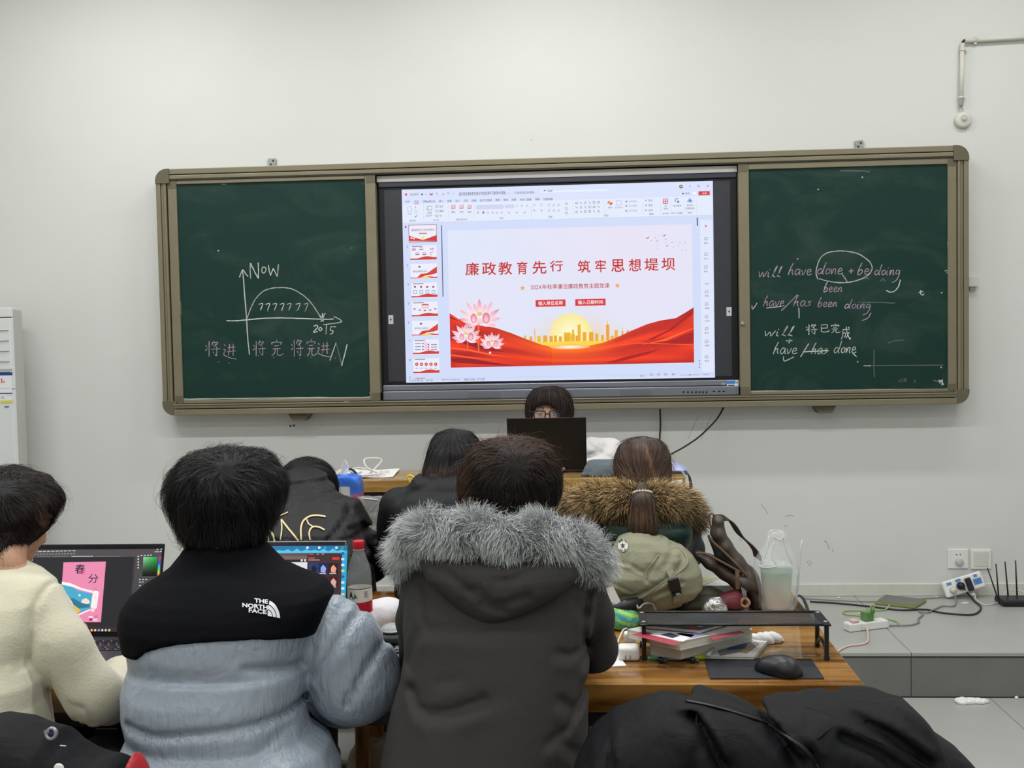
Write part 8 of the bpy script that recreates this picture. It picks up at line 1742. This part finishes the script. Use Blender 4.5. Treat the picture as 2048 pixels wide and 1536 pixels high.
# wall sockets
for (x, y, lb, kind) in ((1915, 1117, 'white wall socket with a round plug, the left one of the two by the router', 0), (1961, 1118, 'white wall socket with a small data port above the router', 1)):
    c = PY(x, y, 0); e = empty('wall_socket', (c[0], 0, c[2]), lb, 'socket'); w = .049
    box('plate', (c[0]-w, -.010, c[2]-w), (c[0]+w, -.0005, c[2]+w), M_white, e, bev=.003)
    if kind == 0:
        for d in (-.008, .010): lathe('slot', [(.003, 0), (.003, .001)], M_black, e, (c[0]+d, -.010, c[2]+.021), 10, axis=[[1,0,0],[0,0,-1],[0,1,0]])
        lathe('plug', [(.019, 0), (.019, .012), (.015, .015), (.0001, .0155)], mat('plug_grey', (188, 188, 186), rough=.5), e, (c[0]+.004, -.010, c[2]-.014), 24, axis=[[1,0,0],[0,0,-1],[0,1,0]])
    else: box('port', (c[0]-.004, -.0108, c[2]-.004), (c[0]+.008, -.0095, c[2]+.004), M_grillp, e); box('port_frame', (c[0]-.036, -.0112, c[2]-.036), (c[0]+.036, -.0102, c[2]+.036), mat('plate_cream', (206, 208, 200), rough=.5), e, bev=.001)
# small box beside the board
c = PY(1946, 564, 0); e = empty('junction_box', (c[0], 0, c[2]), 'small cream junction box on the wall right beside the chalkboard frame', 'box'); box('box_body', (c[0]-.03, -.03, c[2]-.024), (c[0]+.018, -.0005, c[2]+.026), M_base, e, bev=.003); box('box_foot', (c[0]-.02, -.018, c[2]-.042), (c[0]+.006, -.0005, c[2]-.024), mat('grey_clip', (160, 162, 158), rough=.6), e)
# pipe and detector
M_pipe = mat('pvc_pipe', (206, 204, 194), rough=.5); A_ = PY(1925, 84, -.02); B_ = PY(1922, 212, -.02); C_ = PY(2110, 71, -.02)
e = empty('conduit_pipe', (A_[0], 0, B_[2]), 'white conduit pipe turning a corner on the upper wall above the detector', 'pipe')
tube('vertical_pipe', [A_+[0, 0, -.006], B_], .0105, M_pipe, e, seg=16, sm=0); tube('horizontal_pipe', [A_+[.012, 0, .006], C_], .0105, M_pipe, e, seg=16, sm=0)
lathe('open_end', [(.0085, 0), (.0085, .001)], M_black, e, B_+np.array([0, 0, -.0012]), 14); tube('mitre_gap', [A_+[-.002, 0, -.004], A_+[.010, 0, .010]], .006, M_groove, e, seg=8, sm=0)
for (x, y) in ((1922+3, 100), (1922, 195)):
    q = PY(x, y, -.02); tube('pipe_clamp', [q-[0, 0, .005], q+[0, 0, .005]], .0135, M_pipe, e, seg=16, sm=0); box('clamp_base', (q[0]+.010, -.02, q[2]-.006), (q[0]+.022, -.0005, q[2]+.006), M_pipe, e)
q = PY(1951, 78, -.02); tube('pipe_clamp', [q-[.005, 0, 0], q+[.005, 0, 0]], .0135, M_pipe, e, seg=16, sm=0); box('clamp_base', (q[0]-.006, -.02, q[2]-.024), (q[0]+.006, -.0005, q[2]-.010), M_pipe, e)
c = PY(1924.5, 241, 0); e = empty('detector', (c[0], 0, c[2]), 'round white motion detector on the wall below the conduit pipe', 'detector'); AX = [[1,0,0],[0,0,-1],[0,1,0]]
lathe('detector_base', [(.036, 0), (.040, .004), (.041, .010), (.038, .013)], M_pipe, e, (c[0], -.0005, c[2]), 40, axis=AX); lathe('detector_cover', [(.040, .011), (.039, .018), (.033, .024), (.020, .026), (.0001, .027)], M_pipe, e, (c[0], -.0005, c[2]), 40, axis=AX)
lathe('sensor_ring', [(.0185, 0), (.0185, .003), (.0165, .004), (.0155, .002)], M_base, e, (c[0]+.001, -.0255, c[2]+.004), 28, axis=AX); lathe('sensor_dome', [(.014, 0), (.012, .005), (.006, .008), (.0001, .009)], mat('lens_grey', (186, 184, 178), rough=.3), e, (c[0]+.001, -.0255, c[2]+.004), 24, axis=AX)
box('slot', (c[0]-.013, -.0235, c[2]-.026), (c[0]+.009, -.020, c[2]-.0235), M_groove, e); tube('wire', [B_+[0, 0, -.002], B_+[.008, .004, -.012], (c[0]+.002, -.008, c[2]+.036)], .0016, M_cablegy, e)
# power strip leaning at the wall
c = PY(1926, 1169, -.06); e = empty('power_strip', (c[0], -.06, ZP), 'white power strip with blue socket labels leaning tilted against the wall below the sockets', 'power strip'); Rt = Matrix.Rotation(-.30, 3, 'Y') @ Matrix.Rotation(-.25, 3, 'X'); RtN = np.array(Rt)
box('strip_body', c+np.array([-.098, -.016, -.040]), c+np.array([.098, .016, .040]), M_white, e, bev=.008, seg=3, rot=Rt)
ps = Print(c+RtN @ np.array([0, -.016, 0]), RtN @ np.array([1, 0, 0]), RtN @ np.array([0, 0, 1]), base=.0006)
for (u, v, w, h) in ((-.066, .022, .024, .014), (-.02, .026, .026, .014), (.066, .024, .018, .014), (.068, -.004, .040, .030)): ps.add([(u-w/2, v-h/2), (u+w/2, v-h/2), (u+w/2, v+h/2), (u-w/2, v+h/2)], (90, 136, 196), 0)
for (u, v) in ((.06, 0), (.068, 0), (.076, 0), (.064, -.008), (.073, -.008)): ps.add([(u-.0015, v-.004), (u+.0015, v-.004), (u+.0015, v+.002), (u-.0015, v+.002)], (40, 50, 90), 1)
ps.build('socket_labels', M_printc, e)['kind'] = 'stuff'
g_ = lambda u, v, d: c+RtN @ np.array([u, -.016-d, v])
pl = tube('plug_black', [g_(-.018, -.002, 0), g_(-.018, -.002, .018), g_(-.016, -.006, .03)], [.020, .018, .010], M_black, None, seg=16, sm=0); pl.name = 'power_plug'; tag(pl, 'round black plug in the middle of the tilted power strip', 'plug')
pl2 = box('power_plug', g_(.022, -.006, .014)-np.array([.013, .014, .032]), g_(.022, -.006, .014)+np.array([.013, .014, .032]), M_black, None, bev=.004, rot=Rt); tag(pl2, 'tall rectangular black adapter in the tilted power strip', 'plug')
pl3 = tube('plug_white', [g_(-.058, -.012, 0), g_(-.058, -.012, .02)], [.018, .013], M_pipe, None, seg=14, sm=0); pl3.name = 'power_plug'; tag(pl3, 'grey-white plug at the left end of the tilted power strip', 'plug')
pl4 = tube('plug_small', [g_(.02, -.05, -.004), g_(.03, -.066, .004)], [.012, .007], M_white, None, seg=12, sm=0); pl4.name = 'power_plug'; tag(pl4, 'small white plug hanging below the tilted power strip', 'plug')
fz = lambda x, y, z=0.0: PZ(x, y, ZP+.005)+np.array([0, 0, z])
for nm, pts, r, m, lb in (('plug_cable', [g_(-.016, -.006, .03), fz(1933, 1196, .03), fz(1948, 1203, .004), fz(1962, 1215), fz(1950, 1228), fz(1920, 1229), fz(1880, 1225), fz(1850, 1219), fz(1800, 1220), fz(1740, 1213), fz(1680, 1207), fz(1620, 1203)], .0042, M_cableb, 'black cable running from the round plug along the platform past the tablet'),
      ('plug_cable', [g_(-.058, -.014, .02), fz(1908, 1190, .03), fz(1912, 1205), fz(1905, 1212), fz(1885, 1212), fz(1870, 1218), fz(1855, 1225), fz(1838, 1222), fz(1846, 1228), fz(1836, 1238), fz(1838, 1244), fz(1820, 1250), fz(1779, 1251)], .0036, M_cablegy, 'grey cable from the tilted strip winding to the flat power strip'),
      ('thin_cable', [g_(.03, -.066, .004), fz(1952, 1203, .01), fz(1970, 1210), fz(1990, 1207), fz(2006, 1203)], .003, M_cablew, 'white cable from the small hanging plug to the router'),
      ('thin_cable', [fz(1610, 1197), fz(1680, 1201), fz(1750, 1203), fz(1830, 1198), fz(1880, 1195), fz(1900, 1194)], .003, M_cablegy, 'thin grey cable lying along the foot of the wall'),
      ('green_cable', [fz(1780, 1214, .012), fz(1770, 1219), fz(1740, 1221), fz(1700, 1221), fz(1686, 1224), fz(1692, 1229), fz(1715, 1231), fz(1732, 1234), fz(1760, 1236), fz(1785, 1240), fz(1796, 1245), fz(1794, 1249)], .0034, M_cableg, 'light green charging cable curling from the tablet around the green charger'),
      ('pink_cable', [fz(1716, 1247, .045), fz(1726, 1248, .045), fz(1732, 1256, .02), fz(1736, 1270), fz(1734, 1284), fz(1720, 1289), fz(1700, 1291), fz(1684, 1297), fz(1672, 1304, 0)+np.array([0, -.01, 0])], .0042, M_cablep, 'pale pink cable running from the flat power strip to the platform edge')):
    o = tube(nm, pts, r, m, None); tag(o, lb, 'cable')
# flat power strip with chargers
a = PZ(1700, 1265, zp); b = PZ(1778, 1256, zp); dv = (b-a)/np.linalg.norm(b-a); ang = math.atan2(dv[1], dv[0]); ln_ = np.linalg.norm(b-a); Rz = Matrix.Rotation(ang, 3, 'Z')
e = empty('power_strip', (a[0], a[1], ZP), 'short white power strip lying flat on the platform with green and pink plugs', 'power strip'); 
box('strip_body', a, a+np.array([ln_, .055, .036]), M_white, e, bev=.005, rot=Rz, pivot=a); box('strip_seam', a+np.array([ln_*.30, -.0006, .002]), a+np.array([ln_*.305, .0, .034]), M_galv, e, rot=Rz, pivot=a)
M_gch = mat('green_plastic', (98, 140, 84), rough=.4)
g0 = a+np.array([ln_*.42, .008, .037]); ch_ = box('green_charger', g0, g0+np.array([.046, .040, .042]), M_gch, None, bev=.004, rot=Rz, pivot=a); tag(ch_, 'matt green cube charger standing on the flat power strip', 'charger')
g1 = np.array(ch_.data.vertices[0].co); gt = g0+np.array([.022, .02, .043]); o = tube('green_plug', [gt, gt+[0, 0, .026]], [.009, .008], M_gch, None, seg=12, sm=0); o.name = 'cable_plug'; tag(o, 'green cable plug on top of the green charger', 'plug')
o = tube('green_loop', [gt+[-.012, 0, .0], gt+[-.010, 0, .028], gt+[0, 0, .036], gt+[.006, 0, .026]], .0032, M_cableg, None); o.name = 'green_cable'; tag(o, 'short green cable loop above the green charger', 'cable')
o = box('pink_plug', a+np.array([.020, .006, .037]), a+np.array([.055, .04, .050]), M_cablep, None, bev=.004, rot=Rz, pivot=a); tag(o, 'flat pale pink plug in the flat power strip', 'plug')
# tablet in a green case
tc_ = [PZ(1749, 1209, zp), PZ(1830, 1218, zp), PZ(1853, 1204, zp), PZ(1770, 1194, zp)]; e = empty('tablet', tc_[0]*.5+tc_[2]*.5, 'tablet with a dark screen in a light green case lying on the platform', 'tablet')
def slab4(nm, c4, z0, z1, m, par, k=1.0):
    ct = np.mean(c4, axis=0); c4 = [ct+(p-ct)*k for p in c4]; V = [(p[0], p[1], z0) for p in c4]+[(p[0], p[1], z1) for p in c4]; o = raw(nm, V, [(3, 2, 1, 0), (4, 5, 6, 7), (0, 1, 5, 4), (1, 2, 6, 5), (2, 3, 7, 6), (3, 0, 4, 7)], m, par)
    bv = o.modifiers.new('bevel', 'BEVEL'); bv.width = .003; bv.segments = 2; return o
slab4('case', tc_, zp, zp+.013, mat('case_lime', (126, 134, 70), rough=.5), e); slab4('screen', tc_, zp+.0125, zp+.0145, mat('tablet_glass', (86, 86, 82), rough=.2), e, .93)
# router
a = PZ(2004, 1214, zp); e = empty('router', (a[0]+.07, a[1]+.05, ZP), 'black router with four upright antennas on the platform by the wall', 'router'); rb_ = PY(2010, 1212, a[1]+.05)
box('router_body', (a[0]+.004, a[1], zp), (a[0]+.19, a[1]+.12, zp+.03), M_black, e, bev=.010, seg=3)
for (x0, y0, x1, y1, dy) in ((1999, 1212, 1975, 1136, .02), (1998, 1206, 1992, 1128, .06), (2016, 1190, 2010, 1123, .11), (2034, 1190, 2031, 1121, .11)):
    p0 = PY(x0, y0, a[1]+dy); p1 = PY(x1, y1, a[1]+dy); p0[2] = max(p0[2], zp+.012); t = tube('antenna', [p0, p0+(p1-p0)*.15, p1], [.0065, .0062, .0050], M_black, e, seg=8, sm=0, flat=.6)
o = tube('router_cable', [fz(2005, 1203, .01), fz(2014, 1197, .035), fz(2035, 1196, .036), fz(2060, 1200, .03)], .003, M_cablew, None); tag(o, 'white cable lying over the black router', 'cable')
for (x, y, lb, s_) in ((1930, 1207, 'small white paper tag on the platform under the power strip', .016), (1678, 1196, 'tiny white scrap at the foot of the wall', .01), (1873, 1195, 'tiny white crumb near the tilted power strip', .006)):
    p = PZ(x, y, zp); o = box('paper_scrap', p-np.array([s_, s_*.6, 0]), p+np.array([s_, s_*.6, .004]), M_paper, None, bev=.001, rot=EUL(0, 0, .5)); tag(o, lb, 'scrap')
# tissue on the floor
p = PZ(1942, 1404, .004); V = []; rs = random.Random(3)
o = obj_solid('floor_tissue', 'torn white tissue on the grey floor at the foot of the platform', 'tissue', lambda P: smax(smin(s_ell(P, p+np.array([.01, 0, .0]), (.052, .014, .008)), s_ell(P, p+np.array([-.036, .0, .0]), (.02, .022, .007)), .01)+folds(P, 9, 70, .012, 4, (1, 1, 0)), .0008-P[:, 2], .001), p-.09, p+np.array([.09, .09, .03]), .0035, M_paper)
p = PZ(2033, 1396, .004); o = obj_solid('floor_crumb', 'small white crumb on the floor at the right, against the riser', 'crumb', lambda P: smax(s_ell(P, p, (.008, .007, .008)), .0008-P[:, 2], .001), p-.02, p+.02, .003, M_paper)

# ================================================================= STANDING AIR CONDITIONER
e = empty('air_conditioner', (-.85, -.3, ZP), 'tall white standing air conditioner with energy labels at the left edge', 'air conditioner'); M_ac = mat('ac_white', (214, 216, 216), rough=.35); M_acs = mat('ac_side', (196, 196, 190), rough=.5)
zt = 1.712; xf = -.598; yf, yb_ = -.46, -.13
def prism(nm, pts, z0, z1, m, par, bev=.0):
    bm = bmesh.new(); a = [bm.verts.new((x, y, z0)) for x, y in pts]; b = [bm.verts.new((x, y, z1)) for x, y in pts]; n = len(pts); bm.faces.new(a[::-1]); bm.faces.new(b)
    for i in range(n): bm.faces.new((a[i], a[(i+1) % n], b[(i+1) % n], b[i]))
    if bev: bmesh.ops.bevel(bm, geom=list(bm.edges), offset=bev, segments=3, affect='EDGES', profile=.5)
    return frombm(nm, bm, m, par)
prism('cabinet', [(-1.12, yf+.02), (xf-.006, yf+.02), (xf-.12, yb_), (-1.02, yb_)], ZP+.0, zt, M_acs, e, .012)
z = ZP+.02
for nm, z0, z1 in (('front_panel', ZP+.02, 1.315), ('front_panel_upper', 1.318, 1.66), ('top_cap', 1.665, zt-.002)): prism(nm, [(-1.11, yf), (xf-.012, yf), (xf-.004, yf+.02), (-1.12, yf+.02)], z0, z1, M_ac, e, .003)
for i in range(5): box('louvre', (-1.09, yf-.004, 1.40+.05*i), (xf-.02, yf+.001, 1.402+.05*i), M_galv, e)
box('side_joint', (xf-.115, -.30, .955), (xf+.0, -.42, .958), M_groove, e) if False else None
P = Print((0, yf-.001, 0), (1, 0, 0), (0, 0, 1))
P.rect(-4, 745, 25, 804, (226, 228, 228), 0); P.rect(-4, 745, 25, 750.5, (40, 70, 140), 1); P.rect(-4, 786, 25, 787.5, (40, 70, 130), 1); P.rect(-4, 738, 25, 741, (170, 180, 170), 1); P.rect(1, 801, 26, 805.5, (214, 206, 70), 1); P.rect(2, 757, 5, 766, (200, 90, 70), 1); P.disc(8, 764, .004, (190, 50, 50), 1, 8); P.rect(2, 776, 20, 777, (190, 194, 196), 1); P.rect(2, 792, 9, 798, (190, 196, 196), 1); P.rect(12, 790, 24, 791, (190, 196, 196), 1); P.rect(9, 812, 18, 815, (120, 124, 126), 1)
P.build('energy_label', M_printc, e)

# ================================================================= JACKETS ON CHAIRS, FOREGROUND
def wooden_chair(x, y, label, rz=0.0):
    e = empty('wooden_chair', (x, y, 0), label, 'chair'); box('seat', (x-.21, y-.02, .43), (x+.21, y+.38, .455), M_woodleg, e, bev=.006)
    for sx in (-1, 1):
        box('leg', (x+sx*.18-.02, y+.33, 0), (x+sx*.18+.02, y+.37, .43), M_woodleg, e, bev=.003); box('leg', (x+sx*.18-.02, y-.02, 0), (x+sx*.18+.02, y+.02, .43), M_woodleg, e, bev=.003)
        box('back_post', (x+sx*.18-.018, y-.018, .455), (x+sx*.18+.018, y+.018, .72), M_woodleg, e, bev=.003)
    for z in (.54, .65): box('backrest_slat', (x-.162, y-.012, z), (x+.162, y+.012, z+.06), M_woodleg, e, bev=.003)
    return e
def drape(name, label, cat, top, Yc, half, zlow, m, grooves, seed, h=.0075, bulge=(), amp=.006, freq=9):
    T = [(lambda p: (p[0], p[2]))(PY(x, y, Yc)) for x, y in top]; tx = [t[0] for t in T]; tz = [t[1] for t in T]
    G = [(pxz(a, Yc-half), w, d) for a, w, d in grooves]
    def f(P):
        zt_ = np.interp(P[:, 0], tx, tz); d = smax((P[:, 2]-zt_)*.8, np.abs(P[:, 1]-Yc)-half, min(.13, half*1.1)); d = smax(d, zlow-P[:, 2], .03)
        d = smax(d, np.maximum(tx[0]-P[:, 0], P[:, 0]-tx[-1]), .05)
        fade = np.clip((zt_-P[:, 2]+.002)/.022, 0, 1)
        for a, w, dp in G: d = d+(groove(P, a, w*.8, dp)-groove(P, [(x+.006, z+.024) for x, z in a], w*.9, dp*.6))*fade
        return d+folds(P, seed, freq, amp, 4)
    lo = np.array([tx[0]-.03, Yc-half-.05, zlow-.03]); hi = np.array([tx[-1]+.03, Yc+half+.05, max(tz)+.03])
    o = solid(name, f, lo, hi, h, m, None, up=.0, attr=lambda V: np.full(len(V), .3)); tag(o, label, cat); return o, f
M_jr = jacket_mat('black_nylon', (9, 10, 14), rough=.7, spec=.2, gs=(26, 26, 12), soft=.5)
top = [(1120, 1640), (1148, 1545), (1165, 1512), (1188, 1470), (1228, 1436), (1290, 1414), (1350, 1399), (1400, 1396), (1470, 1402), (1520, 1410), (1560, 1411), (1598, 1405), (1630, 1399), (1700, 1394), (1780, 1399), (1822, 1416), (1845, 1438), (1862, 1464), (1886, 1485), (1925, 1512), (1950, 1540), (2000, 1640)]
gr = [([(1345, 1412), (1300, 1435), (1262, 1455), (1240, 1480)], .010, .012), ([(1232, 1442), (1226, 1480), (1222, 1560)], .008, .010), ([(1262, 1455), (1305, 1460), (1350, 1458), (1395, 1475)], .012, .014), ([(1396, 1424), (1392, 1455), (1420, 1495), (1450, 1545)], .012, .018), ([(1400, 1410), (1450, 1425), (1500, 1450), (1560, 1485), (1600, 1540)], .016, .022), ([(1420, 1455), (1470, 1452), (1520, 1478), (1560, 1510)], .010, .008),
      ([(1368, 1404), (1440, 1418), (1500, 1436), (1570, 1468), (1620, 1510), (1645, 1550)], .006, .010), ([(1462, 1410), (1520, 1424), (1590, 1440), (1660, 1455)], .010, .008), ([(1608, 1408), (1660, 1428), (1720, 1465), (1800, 1500), (1870, 1545)], .014, .014), ([(1700, 1440), (1660, 1455), (1630, 1480)], .008, .008), ([(1700, 1396), (1692, 1410)], .005, .008), ([(1720, 1398), (1728, 1412)], .005, .008), ([(1790, 1440), (1840, 1470), (1880, 1510)], .010, .010), ([(1400, 1500), (1380, 1560)], .012, .008), ([(1700, 1500), (1760, 1520), (1830, 1560)], .012, .010)]
jr, jf = drape('black_jacket', 'big black padded jacket with a zip draped over a chair, filling the bottom right', 'jacket', top, -3.80, .15, .42, M_jr, gr, 19)
zl = [hit(jf, [x], [y], -4.3, -3.6, .0015)[0] for x, y in [(1372, 1403), (1410, 1410), (1450, 1420), (1500, 1436), (1540, 1452), (1575, 1472), (1605, 1497), (1625, 1518), (1640, 1538)]]
tube('zip_tape', zl, .0038, M_black, jr, flat=.5); zz = smooth_path(zl[3:], 9); bm = bmesh.new()
for i, q in enumerate(zz[::1]): bm_box(bm, q-np.array([.003, .003, .0016]), q+np.array([.003, .001, .0016]), 0)
for pts in ([(1398, 1412), (1394, 1450), (1418, 1490), (1446, 1540)], [(1235, 1445), (1228, 1490), (1226, 1540)], [(1608, 1412), (1660, 1430), (1720, 1466), (1800, 1502), (1860, 1538)], [(1700, 1442), (1662, 1456), (1634, 1478)]): tube('seam', [hit(jf, [x], [y], -4.3, -3.6, -.001)[0] for x, y in pts], .0020, M_dark, jr, seg=6)
zo = frombm('zip_teeth', bm, M_blackm, jr); zo['kind'] = 'stuff'
wooden_chair(PY(1560, 1500, -3.8)[0], -3.80, 'wooden chair under the big black padded jacket')
top = [(-140, 1640), (-110, 1500), (-60, 1450), (-10, 1437), (30, 1441), (60, 1450), (84, 1460), (108, 1468), (128, 1490), (160, 1510), (190, 1521), (236, 1527), (250, 1545), (262, 1640)]
gl = [([(-10, 1455), (40, 1462), (60, 1480), (70, 1540)], .010, .012), ([(84, 1460), (88, 1490), (110, 1540)], .008, .008), ([(120, 1488), (150, 1520), (165, 1550)], .010, .010), ([(0, 1500), (40, 1505), (70, 1500)], .012, .008)]
jl, jlf = drape('black_down_jacket', 'black quilted jacket with a drawcord toggle at the bottom left corner', 'jacket', top, -3.78, .13, .42, M_jr, gl, 23)
q = PY(103, 1467, -3.90); tg = lathe('toggle_ring', [(.006, -.004), (.010, -.004), (.011, 0), (.010, .004), (.006, .004), (.006, -.004)], M_laps, jl, q, 20, axis=[[1,0,0],[0,.3,-1],[0,1,.3]]); lathe('toggle_stone', [(.0001, -.003), (.005, -.002), (.006, 0), (.005, .002), (.0001, .003)], mat('purple_stone', (40, 34, 70), rough=.2), tg, q, 14, axis=[[1,0,0],[0,.3,-1],[0,1,.3]])
tube('toggle_cord', [q+[-.012, 0, .002], q+[-.003, 0, .004]], .003, M_laps, jl, sm=0); tube('stitch', [PY(120, 1491, -3.92), PY(132, 1492, -3.92)], .0008, M_paper, jl, sm=0); lathe('snap_button', [(.009, 0), (.008, .003), (.0001, .004)], M_paper, jl, PY(118, 1537, -3.93), 18, axis=[[1,0,0],[0,0,-1],[0,1,0]])
wooden_chair(PY(-40, 1500, -3.78)[0], -3.74, 'wooden chair under the black quilted jacket with the toggle')
drape('red_bag', 'pointed tip of a bright red bag at the bottom between the two jackets', 'bag', [(232, 1590), (248, 1540), (261, 1514), (268, 1505), (276, 1512), (289, 1528), (299, 1544), (310, 1590)], -3.86, .05, .52, mat('red_nylon', (170, 30, 40), rough=.5, bump=.2, bscale=40), [], 29, h=.005, amp=.002)
wooden_st = stool(PY(272, 1600, -3.84)[0], -3.84, 0, .51, 'plain wooden stool holding the red bag')
# cream fleece on the floor under the table
fr = [(1478, 728, 762, -2.28, .05), (1484, 716, 775, -2.28, .08), (1496, 708, 790, -2.28, .11), (1512, 705, 800, -2.28, .13), (1535, 702, 806, -2.28, .14), (1580, 700, 810, -2.28, .15), (1640, 698, 812, -2.28, .15)]
M_fl = mat('cream_fleece_blanket', (200, 188, 168), rough=.95, bump=.5, bscale=90, sheen=.4)
o, _f = loft_solid('fleece_blanket', 'cream fleece blanket bundled under the second row beside the stool leg', 'blanket', fr, M_fl, h=.010, extra=lambda P: folds(P, 37, 9, .02, 4))
o.location[2] -= max(0, min(v.co.z for v in o.data.vertices))-.002 if False else 0
